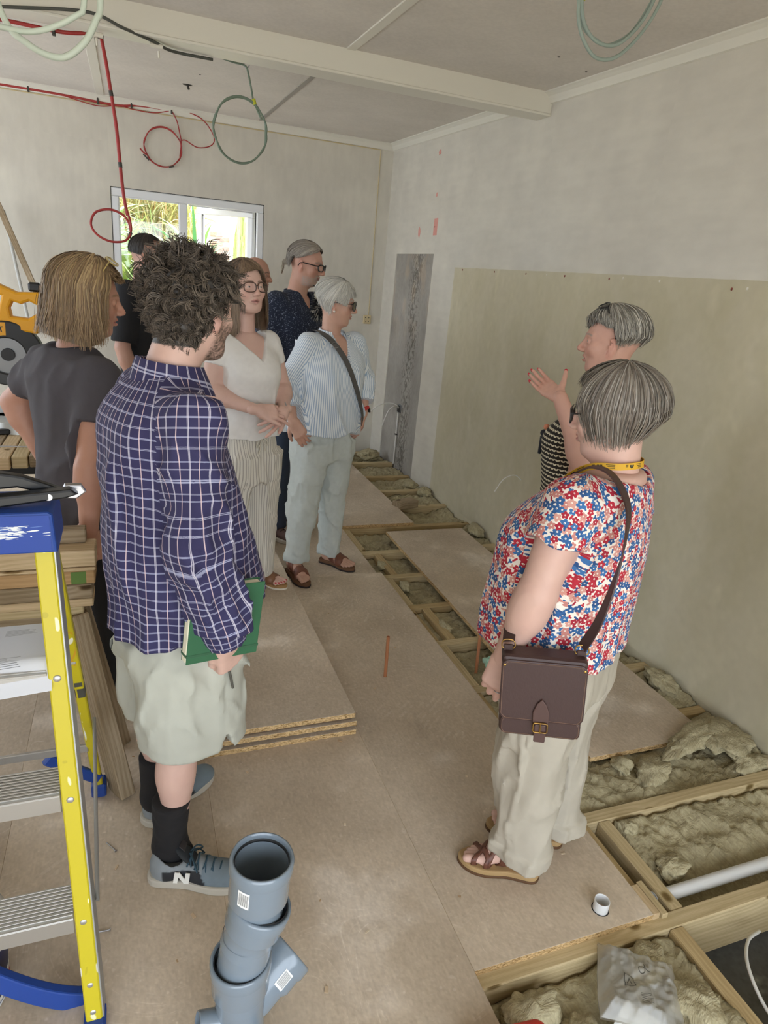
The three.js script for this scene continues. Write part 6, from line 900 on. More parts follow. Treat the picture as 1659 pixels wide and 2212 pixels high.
  { const w = new THREE.TorusGeometry(0.029, 0.007, 8, 28).scale(1, 1, 1.6).rotateX(Math.PI / 2 - 0.35).rotateZ(0.3).translate(0.232, 0.972, 0.066); part(p, 'watch_strap', w, std(0xc23a36, 0.6)); part(p, 'watch_case', cbox(0.012, 0.032, 0.03, 0.005).rotateZ(0.25).translate(0.264, 0.965, 0.075), std(0x1b1b1d, 0.3)); }
}
// --- tall man in the speckled navy shirt
{
  const skin = [0.55, 0.3, 0.22], p = person('tall grey-haired man with beard and black glasses in a navy speckled shirt and jeans', 0.95, -4.25, 40);
  const shR = [-0.165, 1.505, -0.01], elR = [-0.24, 1.22, -0.04], wrR = [-0.22, 0.97, 0.05], shL = [0.255, 1.505, 0.0], elL = [0.33, 1.22, -0.02], wrL = [0.3, 0.97, 0.06];
  const head = buildHead({ at: [0.085, 1.745, 0.035], yaw: 16, pitch: 8, neck: [0.045, 1.55, -0.005], neckR: 0.06, skin, scale: 1.05, face: { nose: 1.12, jaw: 1.15 }, brow: [0.2, 0.17, 0.15], lip: [0.42, 0.2, 0.17], beard: { c: [0.42, 0.37, 0.33], f: (x, y, z) => { const mo = sstep(-0.042, -0.05, y) * (z > 0.05 ? 1 : 0), mouth = z > 0.07 && Math.abs(x) < 0.02 && Math.abs(y + 0.064) < 0.008 ? 0 : 1, ch = sstep(-0.055, -0.075, y) * sstep(0.0, 0.02, z); return Math.max(mo * (Math.abs(x) < 0.034 ? 1 : 0), ch) * mouth * (y < -0.118 ? 0.3 : 1) * 0.75; } } });
  bodyMesh(p, skin, [...armP(shR, elR, wrR, 1.1), ...armP(shL, elL, wrL, 1.1), stack([[0.95, 0.16, 0.12, 0.04, 0], [1.3, 0.17, 0.12, 0.045, 0], [1.5, 0.15, 0.09, 0.045, -0.01], [1.57, 0.06, 0.06, 0.045, -0.005]], 0.04)], [head.geo, handGeo({ side: 1, at: wrR, dir: [0.1, -0.95, 0.2], back: [-1, 0, 0.2], skin }).geo, handGeo({ side: -1, at: wrL, dir: [-0.1, -0.95, 0.2], back: [1, 0, 0.2], skin }).geo]);
  for (const e of head.eyes) part(p, 'eye', e, EYE);
  const sh = sdfMesh([stack([[0.88, 0.2, 0.155, 0.04, 0.01], [1.05, 0.2, 0.16, 0.042, 0.014], [1.25, 0.2, 0.155, 0.045, 0.012], [1.42, 0.21, 0.14, 0.045, 0.0], [1.51, 0.155, 0.1, 0.045, -0.01], [1.57, 0.075, 0.074, 0.045, -0.004]], 0.05, 2.2), cap([-0.02, 1.53, -0.01], [-0.14, 1.515, -0.01], 0.045, 0.05, 0.05), cap([0.11, 1.53, -0.01], [0.22, 1.515, -0.01], 0.045, 0.05, 0.05), cap(shR, elR, 0.066, 0.063, 0.05), cap(elR, wrR, 0.063, 0.052, 0.02), cap(shL, elL, 0.066, 0.063, 0.05), cap(elL, wrL, 0.063, 0.052, 0.02)], 0.009, { slack: 0.02, post: (x, y, z, d) => Math.max(d - 0.009 * fbm(x * 8, y * 5 + x * 5, z * 8, 3) - 0.006 * ridged(x * 10, y * 8 + x * 8, z * 10), z > 0.03 ? Math.min(y - 1.45 - Math.abs(x - 0.055) * 2.2, 0.07 - Math.abs(x - 0.055)) : -1) });
  const fm = std(0xffffff, 0.85, { map: withRepeat(texSpeckle, 1 / 0.28, 1 / 0.28) });
  const fs = part(p, 'shirt', clothUV(sh, [{ trunk: true, r: 0.19, dist: (x) => x < -0.2 || x > 0.29 ? 0.06 : 0.012 }, { pts: [shR, elR, wrR], r: 0.066, ref: [-1, 0, 0], bias: -0.004 }, { pts: [shL, elL, wrL], r: 0.066, ref: [1, 0, 0], bias: -0.004 }]), fm);
  part(fs, 'collar', collarGeo({ r: 0.074, y: 1.55, cx: 0.045, cz: 0.0, open: 2.45, dip: 0.02, point: 0.04 }), std(0xffffff, 0.85, { map: withRepeat(texSpeckle, 1 / 0.28, 1 / 0.28), side: THREE.DoubleSide }));
  part(p, 'jeans', cloth(sdfMesh([legStack(1, [[0.07, 0.072, 0.085, 0.07, -0.03], [0.45, 0.08, 0.09, 0.08, 0.0], [0.85, 0.11, 0.12, 0.12, 0]]), legStack(-1, [[0.07, 0.072, 0.085, 0.155, 0.03], [0.45, 0.08, 0.09, 0.12, 0.01], [0.85, 0.11, 0.12, 0.055, 0]]), stack([[0.78, 0.18, 0.13, 0.035, 0], [1.0, 0.175, 0.13, 0.04, 0]], 0.04)], 0.011, { slack: 0.02, post: (x, y, z, d) => d - 0.008 * fbm(x * 9, y * 6, z * 9, 3) }), [0.035, 0.05, 0.085]), clothM);
  for (const m of [footAt(-0.15, 0, -0.06, -8, -1, 1.02), footAt(0.065, 0, -0.12, 14, 1, 1.02)]) sneaker(p, m, { color: (x, y, z) => { const n = 1 + 0.1 * fbm(x * 60, y * 60, z * 60, 2); return [0.11 * n, 0.06 * n, 0.05 * n]; }, sole: std(0xd6d0c6, 0.8), lace: std(0x3e2a26, 0.8), bow: false });
  part(p, 'hair', combedHair({ seed: 87, m: head.m, n: 1000, rad: [0.083, 0.09, 0.104], centre: [0, 0.034, -0.014], pole: [0, 0.72, 0.72], seg: 14, dropSeg: 4, loft: 0.006, wild: 0.005, r0: 0.0022, r1: 0.0008, skipRoot: 0.2, minLen: 0.85, sweep: 0.2, colors: [[0.3, 0.26, 0.22], [0.38, 0.33, 0.28], [0.25, 0.21, 0.18], [0.45, 0.4, 0.34]],
    end: (th) => { const a = Math.abs(th); return a < 1.15 ? { phi: 0.12, drop: 0, flare: 0 } : a < 1.9 ? { phi: lerp(0.5, 1.85, sstep(1.15, 1.7, a)), drop: 0.0, flare: 0 } : { phi: 2.2, drop: 0.055, flare: 0.0 }; } }), HAIR);
  part(p, 'ponytail', (() => { const r = rng(5), l = []; for (let i = 0; i < 90; i++) { const a = r() * 6.28, q = r() * 0.016; l.push(strandTube([V(q * Math.cos(a), -0.01 + q * Math.sin(a), -0.11), V(q * Math.cos(a) * 1.3, -0.02 + q * Math.sin(a), -0.145), V(q * Math.cos(a), -0.05, -0.155 + q), V(q * Math.cos(a) * 0.6, -0.085, -0.145)], 0.003, 0.001, () => [0.36, 0.31, 0.24])); } return strandsGeo(l).applyMatrix4(head.m); })(), HAIR);
  glassesParts(p, head.m, std(0x161616, 0.3), LENS, { w: 0.028, h: 0.0185, z: 0.109, r: 0.0034, arm: 0.003 });
}
// --- speaking woman in the patterned dress
{
  const skin = [0.6, 0.34, 0.26], p = person('grey-haired woman in a patterned dress speaking with one hand raised', 1.68, -2.09, -130);
  const shL = [0.165, 1.315, -0.03], elL = [0.23, 1.12, 0.0], wrL = [0.19, 1.355, 0.135], shR = [-0.165, 1.315, -0.01], elR = [-0.23, 1.06, -0.03], wrR = [-0.17, 0.88, 0.12];
  const head = buildHead({ at: [0, 1.553, 0.0], yaw: 2, pitch: 0, neck: [0, 1.37, -0.03], neckR: 0.054, skin, face: { open: 1, nose: 1.0, full: 1.05 }, brow: [0.3, 0.24, 0.2], lip: [0.5, 0.15, 0.14] });
  const hd = handGeo({ side: -1, at: wrL, scale: 0.84, dir: [-0.55, 0.3, 0.75], back: [-0.8, -0.5, 0.0], curl: [[0.1, 0.25, 0.2], [0.15, 0.3, 0.2], [0.25, 0.35, 0.2], [0.3, 0.4, 0.2]], spread: 0.07, stub: 0.012, thumb: { dir: [0.85, 0.45, -0.1], bend: 0.1 }, skin, nail: true });
  bodyMesh(p, skin, [...armP(shL, elL, wrL, 1.04), ...armP(shR, elR, wrR, 1.04), stack([[0.85, 0.17, 0.13, 0, 0], [1.12, 0.17, 0.13, 0, 0.015], [1.27, 0.16, 0.1, 0, -0.01], [1.33, 0.13, 0.08, 0, -0.025], [1.38, 0.06, 0.058, 0, -0.03]], 0.045), ...legP([0.09, 0.75, 0], [0.09, 0.42, 0.01], [0.09, 0.1, -0.02]), ...legP([-0.09, 0.75, 0], [-0.09, 0.42, 0.01], [-0.09, 0.1, -0.02])], [head.geo, hd.geo, handGeo({ side: 1, at: wrR, dir: [0.3, -0.6, 0.6], back: [-0.8, 0.2, 0.3], skin }).geo]);
  for (const n of hd.nails) part(p, 'painted_nail', n, std(0xc22436, 0.25));
  for (const e of head.eyes) part(p, 'eye', e, EYE);
  const cL = cutBy(shL, elL, 0.62), cR = cutBy(shR, elR, 0.55);
  const dr = sdfMesh([stack([[0.35, 0.27, 0.23, 0, 0], [0.7, 0.22, 0.19, 0, 0], [0.95, 0.185, 0.16, 0, 0.0], [1.1, 0.185, 0.165, 0, 0.012], [1.19, 0.185, 0.165, 0, 0.018], [1.27, 0.178, 0.125, 0, -0.008], [1.335, 0.14, 0.088, 0, -0.026], [1.375, 0.075, 0.068, 0, -0.028]], 0.045, 2.2), trap(1.37, shL, -0.03), trap(1.37, shR, -0.03), cap(shL, elL, 0.06, 0.068, 0.04), cap(shR, elR, 0.06, 0.068, 0.04)], 0.01, { slack: 0.02, post: (x, y, z, d) => Math.max(d - 0.008 * fbm(x * 9, y * 4, z * 9, 3) - 0.006 * ridged(x * 12, y * 2.5, z * 12), x > 0.17 && y > 1.0 ? cL(x, y, z) : x < -0.17 && y > 1.0 ? cR(x, y, z) : -1) });
  part(p, 'dress', clothUV(dr, [{ trunk: true, r: 0.18, dist: () => 0.012 }, { pts: [shL, elL], r: 0.068, ref: [1, 0, 0], bias: -0.004 }, { pts: [shR, elR], r: 0.068, ref: [-1, 0, 0], bias: -0.004 }]), std(0xffffff, 0.88, { map: withRepeat(texScallop, 1 / 0.14, 1 / 0.14) }));
  part(p, 'tassel', [rod([0.03, 1.17, 0.185], [0.03, 1.1, 0.19], 0.012, 10, 0.006), new THREE.SphereGeometry(0.014, 12, 10).translate(0.03, 1.185, 0.185)], std(0x22242e, 0.8)); part(p, 'bead', new THREE.SphereGeometry(0.012, 12, 10).translate(0.03, 1.21, 0.178), std(0xd88c6c, 0.6));
  for (const m of [footAt(0.09, 0, -0.07, 8, 1, 0.9), footAt(-0.09, 0, -0.07, -8, -1, 0.9)]) sneaker(p, m, { color: () => [0.3, 0.28, 0.26], sole: std(0xcfcac0, 0.8), lace: std(0xb8b2a6, 0.8), bow: false });
  part(p, 'hair', combedHair({ seed: 89, m: head.m, n: 1150, rad: [0.088, 0.098, 0.112], centre: [0, 0.03, -0.016], pole: [-0.15, 1, 0.3], seg: 13, dropSeg: 5, loft: 0.012, wild: 0.009, r0: 0.0023, r1: 0.0008, skipRoot: 0.3, minLen: 0.78, sweep: 0.5, colors: [[0.3, 0.28, 0.24], [0.4, 0.37, 0.32], [0.5, 0.47, 0.41], [0.24, 0.215, 0.18]],
    end: (th) => { const a = Math.abs(th); return a < 0.8 ? { phi: 0.8, drop: 0.035, flare: -0.004 } : a < 1.55 ? { phi: lerp(1.0, 1.45, sstep(0.75, 1.5, a)), drop: 0.0, flare: 0 } : { phi: 1.85, drop: 0.03, flare: -0.03 }; } }), HAIR);
  const tilt = new THREE.Matrix4().makeRotationX(-1.1); tilt.setPosition(0, 0.03, -0.005); glassesParts(p, head.m, std(0x1a1816, 0.3), phys(0x120f0d, 0.1), { up: tilt, w: 0.026, h: 0.02, z: 0.118, r: 0.0024 });
}
// --- man in black by the window, bald man behind
{
  const mk = (label, x, z, yaw, H, skin, top, low, headYaw, hair) => {
    const p = person(label, x, z, yaw), k = H / 1.75, s = (a) => a.map((v) => v * k);
    const shR = s([-0.19, 1.43, -0.01]), elR = s([-0.25, 1.12, -0.02]), wrR = s([-0.24, 0.87, 0.05]), shL = s([0.19, 1.43, -0.01]), elL = s([0.25, 1.12, -0.02]), wrL = s([0.24, 0.87, 0.05]);
    const head = buildHead({ at: s([0, 1.635, 0.03]), yaw: headYaw, pitch: 4, neck: s([0, 1.45, -0.01]), neckR: 0.06, skin, cell: 0.0042, face: { jaw: 1.1, nose: 1.05 }, brow: [0.07, 0.05, 0.04] });
    bodyMesh(p, skin, [...armP(shR, elR, wrR, 1.05), ...armP(shL, elL, wrL, 1.05), stack([[0.9, 0.16, 0.11, 0, 0], [1.2, 0.16, 0.11, 0, 0], [1.4 * k, 0.14, 0.09, 0, -0.01], [1.47 * k, 0.06, 0.06, 0, -0.01]], 0.04)], [head.geo, handGeo({ side: 1, at: wrR, dir: [0.1, -0.95, 0.2], back: [-1, 0, 0.2], skin, cell: 0.004 }).geo, handGeo({ side: -1, at: wrL, dir: [-0.1, -0.95, 0.2], back: [1, 0, 0.2], skin, cell: 0.004 }).geo], 0.012);
    for (const e of head.eyes) part(p, 'eye', e, EYE);
    const cR = cutBy(shR, elR, 0.9), cL = cutBy(shL, elL, 0.9);
    part(p, 'top', cloth(sdfMesh([stack([[0.85 * k, 0.19, 0.15, 0, 0.01], [1.1 * k, 0.19, 0.155, 0, 0.012], [1.3 * k, 0.2, 0.145, 0, 0.005], [1.42 * k, 0.15, 0.1, 0, -0.01], [1.48 * k, 0.072, 0.07, 0, -0.006]], 0.05, 2.2), cap(shR, elR, 0.074, 0.068, 0.05), cap(shL, elL, 0.074, 0.068, 0.05)], 0.012, { slack: 0.02, post: (x, y, z, d) => Math.max(d - 0.008 * fbm(x * 8, y * 5, z * 8, 3), x < -0.2 ? cR(x, y, z) : x > 0.2 ? cL(x, y, z) : -1) }), top), clothM);
    part(p, 'trousers', cloth(sdfMesh([legStack(1, [[0.06, 0.075, 0.09, 0.1, 0], [0.45, 0.085, 0.095, 0.1, 0], [0.82, 0.11, 0.12, 0.09, 0]]), legStack(-1, [[0.06, 0.075, 0.09, 0.1, 0], [0.45, 0.085, 0.095, 0.1, 0], [0.82, 0.11, 0.12, 0.09, 0]]), stack([[0.76, 0.18, 0.13, 0, 0], [1.0, 0.17, 0.13, 0, 0]], 0.04)], 0.012, { slack: 0.02 }), low), clothM);
    for (const m of [footAt(0.1, 0, -0.08, 8, 1), footAt(-0.1, 0, -0.08, -8, -1)]) sneaker(p, m, { color: () => [0.03, 0.03, 0.03], sole: std(0x55504a, 0.8), lace: std(0x222222, 0.8), bow: false });
    if (hair) part(p, 'hair', combedHair({ seed: 93, m: head.m, n: 700, rad: [0.08, 0.088, 0.1], centre: [0, 0.034, -0.014], pole: [0, 1, 0.1], seg: 12, loft: 0.003, wild: 0.002, r0: 0.0022, r1: 0.0008, skipRoot: 0.6, minLen: 0.95, colors: [hair, hair.map((c) => c * 1.6)], end: (th) => { const a = Math.abs(th); return { phi: a < 0.9 ? 0.75 : a < 1.5 ? 1.25 : 1.95, drop: 0, flare: 0 }; } }), HAIR);
    return p;
  };
  mk('dark-haired man in black standing before the window, half hidden by the curly-haired man', 0.09, -4.62, 62, 1.83, [0.45, 0.25, 0.18], [0.012, 0.012, 0.014], [0.02, 0.02, 0.025], 10, [0.03, 0.024, 0.02]);
  mk('bald man at the back, only the top of his head showing beside the window', 0.87, -5.25, 60, 1.765, [0.55, 0.3, 0.22], [0.08, 0.1, 0.14], [0.05, 0.06, 0.09], 5, null);
}
// ---------------------------------------------------------------- building-site things
const wthing = (name, label, cat, base, group) => thing(name, label, cat, base, 0, group);       // geometry below is given in room coordinates
const SEP = new Set(['tape', 'clip', 'rivet_dots', 'rear_gusset', 'cable', 'hole', 'rear_brace']);
const wpart = (t, name, geo, mat, label) => { if (Array.isArray(geo) && geo.length > 1 && SEP.has(name)) { let q; for (const e of geo) q = wpart(t, name === 'rivet_dots' ? 'rivet_dot' : name, e, mat, label); return q; } const g = Array.isArray(geo) ? merge(geo) : geo; let o = t; while (o.parent !== scene) o = o.parent; return part(t, name, g.translate(-o.position.x, -o.position.y, -o.position.z), mat, label); };
const yellowTex = canvasTex(1024, 128, (c) => { c.fillStyle = '#c6b519'; c.fillRect(0, 0, 1024, 128); const r = rng(8); for (let i = 0; i < 26; i++) { c.fillStyle = ['#e9e4b8', '#ece8d2', '#b5a512'][i % 3]; const x = r() * 1024, y = r() * 128; c.beginPath(); c.ellipse(x, y, 2 + r() * 14, 1 + r() * 4, (r() - 0.5) * 0.5, 0, 6.3); c.fill(); } c.strokeStyle = '#cf9a2a'; c.lineWidth = 4; c.beginPath(); c.moveTo(500, 60); c.bezierCurveTo(560, 40, 600, 45, 605, 62); c.bezierCurveTo(600, 80, 540, 70, 470, 58); c.stroke(); c.fillStyle = '#4a4a44'; c.fillRect(330, 30, 40, 34); c.fillRect(380, 44, 18, 30); c.strokeStyle = '#f3f1e6'; c.lineWidth = 9; c.beginPath(); c.moveTo(120, 70); c.bezierCurveTo(160, 62, 200, 80, 262, 70); c.stroke(); }, true);
{ // step ladder
  const L = wthing('step_ladder', 'yellow step ladder with blue top cap spattered with white paint', 'ladder', [-0.36, 0, -1.5]);
  const yel = std(0xffffff, 0.45, { map: withRepeat(yellowTex, 0.9, 6) }), alu = std(0xc9c8c4, 0.38, { metalness: 0.85 }), blue = std(0x1c418f, 0.5), grey = std(0xa9a9a6, 0.5, { metalness: 0.7 });
  const xs = (s, y) => s > 0 ? lerp(-0.14, -0.186, y / 1.13) : lerp(-0.64, -0.56, y / 1.13), zf = (y) => lerp(-1.18, -1.42, y / 1.13), zr = (y) => lerp(-1.95, -1.5, y / 1.13);
  for (const s of [1, -1]) {
    const st = wpart(L, 'front_stile', [bar([xs(s, 0), 0.01, zf(0)], [xs(s, 1.14), 1.14, zf(1.14)], 0.036, 0.03, 0.003, V(0, 0.2, 1), [s, 0.1])], yel); wpart(st, 'edge_channel', bar([xs(s, 0) + s * 0.019, 0.01, zf(0) - 0.02], [xs(s, 1.14) + s * 0.019, 1.14, zf(1.14) - 0.02], 0.005, 0.062, 0.001, V(0, 0.2, 1)), grey);
    wpart(L, 'rear_stile', [bar([xs(s, 0) - s * 0.018, 0.03, zr(0)], [xs(s, 1.12), 1.12, zr(1.12)], 0.026, 0.028, 0.003, V(0, 0.2, 1), [0.4, 0.2])], yel);
    wpart(L, 'foot', [moved(cbox(0.046, 0.05, 0.06, 0.006), xs(s, 0) - s * 0.018, 0.025, zr(0))], blue); wpart(L, 'foot', [moved(cbox(0.048, 0.03, 0.06, 0.006), xs(s, 0), 0.015, zf(0))], blue);
    wpart(L, 'stay', [rod([xs(s, 0.36) + s * 0.03, 0.28, zf(0.3) - 0.03], [xs(s, 0.4) + s * 0.012, 0.42, zr(0.42)], 0.005, 8)], grey);
    for (const y of [0.06, 0.13, 0.29, 0.585, 0.86]) wpart(L, 'rivet', new THREE.SphereGeometry(0.009, 14, 8).scale(1, 1, 0.45).translate(xs(s, y), y - 0.012, zf(y) + 0.017), alu);
    // curved blue brace under the bottom step
    wpart(L, 'brace', (() => { const q = [], o = []; for (let i = 0; i <= 14; i++) { const t = i / 14; q.push([lerp(0.02, 0.27, t), -0.2 * (1 - (1 - t) ** 2.2) * 1.0 + 0.0]); } const a = q.map(([x, y]) => [x, -0.005 - 0.24 * (1 - t2(x))]); function t2(x) { return clamp(x / 0.27) ** 1.6; } const top = a.map(([x, y]) => [x, y + 0.0]), low = a.map(([x, y]) => [x + 0.012, y - 0.055]).reverse(); const g = extrude([...top, ...low].map(([x, y]) => [-x, y]), 0.024, 0.004); if (s < 0) g.scale(-1, 1, 1); return g.translate(xs(s, 0.15) + s * 0.006, 0.275, zf(0.25) - 0.012); })(), blue);
  }
  for (const [i, y] of [0.29, 0.585, 0.86].entries()) {
    const x0 = xs(-1, y) + 0.02, x1 = xs(1, y) - 0.02, z0 = zf(y), g = wpart(L, 'step', [span(x0, x1, y - 0.003, y, z0 - 0.085, z0 + 0.012, 0.001), span(x0, x1, y - 0.045, y - 0.003, z0 + 0.006, z0 + 0.012, 0.001), span(x0, x1, y - 0.04, y - 0.003, z0 - 0.085, z0 - 0.081, 0.001)], alu);
    for (let k = 0; k < 10; k++) wpart(g, 'tread_rib', span(x0 + 0.002, x1 - 0.002, y, y + 0.0028, z0 - 0.082 + k * 0.009, z0 - 0.0775 + k * 0.009, 0.0008), alu);
  }
  wpart(L, 'rear_brace', [span(xs(-1, 0.28), xs(1, 0.28) - 0.02, 0.262, 0.288, zr(0.28) - 0.006, zr(0.28) + 0.006, 0.002)], alu); wpart(L, 'rear_brace', [span(xs(-1, 0.7), xs(1, 0.7), 0.68, 0.7, zr(0.7) - 0.006, zr(0.7) + 0.006, 0.002)], alu);
  wpart(L, 'rear_gusset', [bar([xs(1, 0.1) - 0.01, 0.09, zr(0.1)], [xs(1, 0.26) - 0.14, 0.25, zr(0.26)], 0.02, 0.035, 0.004), bar([xs(-1, 0.1) + 0.01, 0.09, zr(0.1)], [xs(-1, 0.26) + 0.14, 0.25, zr(0.26)], 0.02, 0.035, 0.004)], blue);
  const capTex = canvasTex(512, 256, (c) => { c.fillStyle = '#1d3f93'; c.fillRect(0, 0, 512, 256); const r = rng(17); for (let i = 0; i < 420; i++) { const x = 300 + (r() + r() + r() - 1.5) * 170, y = 70 + r() * 90; c.fillStyle = r() < 0.75 ? '#dfe1df' : '#5f7ab8'; c.beginPath(); c.ellipse(x, y, 2 + r() * 16, 1 + r() * 4, -0.25 + r() * 0.3, 0, 6.3); c.fill(); } c.fillStyle = '#eceae0'; c.beginPath(); c.ellipse(110, 190, 70, 34, 0, 0, 6.3); c.fill(); c.fillStyle = '#1d3f93'; c.beginPath(); c.ellipse(110, 190, 34, 15, 0, 0, 6.3); c.fill(); });
  const cp = wpart(L, 'top_cap', extrude([[-0.58, 0], [-0.158, 0], [-0.162, 0.082], [-0.17, 0.088], [-0.57, 0.088], [-0.576, 0.082]], 0.15, 0.006).translate(0, 1.122, -1.46), blue);
  wpart(cp, 'cap_face', (() => { const g = new THREE.PlaneGeometry(0.4, 0.078).translate(-0.368, 1.166, -1.3838); return g; })(), std(0xffffff, 0.55, { map: capTex }), 'blue front smeared with white paint and a white oval');
  const rr = rng(91), sp = []; for (let i = 0; i < 26; i++) sp.push(new THREE.CircleGeometry(1, 10).rotateX(-Math.PI / 2).scale(0.004 + rr() * 0.014, 1, 0.003 + rr() * 0.006).translate(-0.19 - rr() * 0.36, 1.2106, -1.4 - rr() * 0.11)); wpart(cp, 'paint_spots', sp, std(0xdcdedc, 0.7)).userData.kind = 'stuff';
}
{ // folding tool lying on the cap
  const t = wthing('mitre_cutter', 'black and blue hand mitre shears with silver jaw lying on the ladder top', 'tool', [-0.3, 1.211, -1.45]);
  const blk = std(0x17181b, 0.32), O = [-0.3, 1.211, -1.45];
  const sh = (pts, d, b, x, y, z, mt, n, rx = 0, ry = 0, hole) => wpart(t, n, moved(extrude(pts, d, b, hole ? [hole] : []), O[0] + x, O[1] + y, O[2] + z, rx, ry), mt);
  sh([[-0.2, 0], [0.02, 0.0], [0.16, 0.012], [0.185, 0.02], [0.17, 0.032], [0.05, 0.026], [-0.2, 0.022]], 0.03, 0.005, 0.0, 0.0, 0.03, blk, 'lower_handle', 0, R(8));
  sh([[-0.2, 0.042], [-0.1, 0.062], [0.03, 0.068], [0.08, 0.056], [0.15, 0.024], [0.16, 0.01], [0.135, 0.01], [0.07, 0.032], [0.03, 0.03], [-0.02, 0.045], [-0.1, 0.046], [-0.2, 0.034]], 0.026, 0.005, 0, 0, 0.0, blk, 'upper_handle', 0, R(8));
  sh([[-0.06, 0.03], [-0.03, 0.044], [0.03, 0.016], [0.03, 0.004], [0.0, 0.01]], 0.02, 0.004, 0, 0, 0.015, blk, 'link', 0, R(8));
  sh([[0.15, 0.004], [0.185, 0.0], [0.205, 0.014], [0.196, 0.03], [0.165, 0.032]], 0.02, 0.003, -0.006, 0.0, 0.004, M.steel, 'jaw', 0, R(8));
  wpart(t, 'protractor_scale', moved(cbox(0.15, 0.004, 0.05, 0.001), O[0] - 0.1, O[1] + 0.025, O[2] + 0.045, 0.25), std(0x2450c0, 0.4)); const dots = []; for (let i = 0; i < 8; i++) for (const z of [0.028, 0.06]) dots.push(moved(new THREE.SphereGeometry(0.0028, 8, 6), O[0] - 0.165 + i * 0.018, O[1] + 0.029 - (z - 0.045) * 0.25, O[2] + z)); wpart(t, 'rivet_dots', dots, M.steel); wpart(t, 'scale_plate', moved(cbox(0.16, 0.003, 0.075, 0.001), O[0] - 0.1, O[1] + 0.021, O[2] + 0.045, 0.25), std(0x2a2d33, 0.5));
  wpart(t, 'pivot', moved(new THREE.CylinderGeometry(0.007, 0.007, 0.034, 14).rotateX(Math.PI / 2), O[0] + 0.13, O[1] + 0.018, O[2] + 0.01), M.steel);
  wpart(t, 'name_plate', moved(tube([[-0.05, 0.004], [0.03, 0.004], [0.035, 0], [0.03, -0.004], [-0.05, -0.004], [-0.055, 0]].map(([x, y]) => V(x, y, 0)), 0.0007, 40, 4, true), O[0] - 0.03, O[1] + 0.062, O[2] + 0.016, -0.4, R(8), 0.06), std(0xd8d8d4, 0.5));
}
{ // drawing sheets on the third step
  const tex = canvasTex(512, 512, (c) => { c.fillStyle = '#d9dade'; c.fillRect(0, 0, 512, 512); c.fillStyle = '#b5a890'; c.fillRect(0, 20, 300, 150); c.strokeStyle = '#55565a'; c.lineWidth = 9; c.strokeRect(-20, 24, 310, 146); c.lineWidth = 5; c.beginPath(); c.moveTo(0, 90); c.lineTo(220, 96); c.lineTo(220, 170); c.stroke(); c.fillStyle = '#77787c'; const r = rng(3); for (let b = 0; b < 5; b++) { const x = [30, 180, 330, 60, 300][b], y = [215, 210, 60, 330, 330][b]; for (let i = 0; i < 8; i++) c.fillRect(x, y + i * 9, 60 + r() * 60, 2.4); } c.fillStyle = '#3a3b40'; c.fillRect(160, 222, 10, 10); });
  const g = new THREE.PlaneGeometry(0.3, 0.23, 24, 18), p = g.attributes.position; for (let i = 0; i < p.count; i++) { const x = p.getX(i), y = p.getY(i); p.setXYZ(i, x, 0.004 + 0.006 * Math.sin(x * 9 + y * 6) * (y < -0.05 ? 1.5 : 0.6) - Math.max(0, -y - 0.05) * 0.75 - Math.max(0, y - 0.05) * 0.1, -y + Math.min(0, y + 0.05) * 0.1); } g.computeVertexNormals();
  const t = solo('drawing_sheet', g, std(0xffffff, 0.9, { map: tex, side: THREE.DoubleSide }), 'white printed floor plan sheet draped over a ladder step', 'paper'); t.position.set(-0.335, 0.872, -1.435);
}
{ // chipboard stack
  [['topmost', 2], ['middle', 1], ['lowest', 0]].forEach(([w, k]) => { const y = 0.022 + k * 0.035; const m = sheet(0.165, 0.775 + (k === 2 ? -0.004 : 0.002 * k), -4.38, -2.03 - k * 0.006, 300 + k, scene, numbered('loose_board'), y); m.userData = { label: `${w} chipboard sheet in the low stack behind the man in shorts`, category: 'board', group: 'chipboard sheets in the low stack' }; });
  for (const y of [0.0225, 0.0575]) for (const z of [-2.07, -3.2, -4.35]) solo('spacer_batten', span(0.18, 0.76, y, y + 0.0125, z - 0.02, z + 0.02, 0.002), std(0x6b5640, 0.9), 'thin dark batten between sheets of the low chipboard stack', 'batten', 'battens in the chipboard stack');
  const d = sheet(-0.3, 0.3, -1.21, 1.21, 330, scene, numbered('loose_board'), 0); d.position.set(1.948, 0.0, -2.88); d.rotation.y = R(-0.55); d.userData = { label: 'loose chipboard sheet lying across the open joists along the wall', category: 'board' };
}
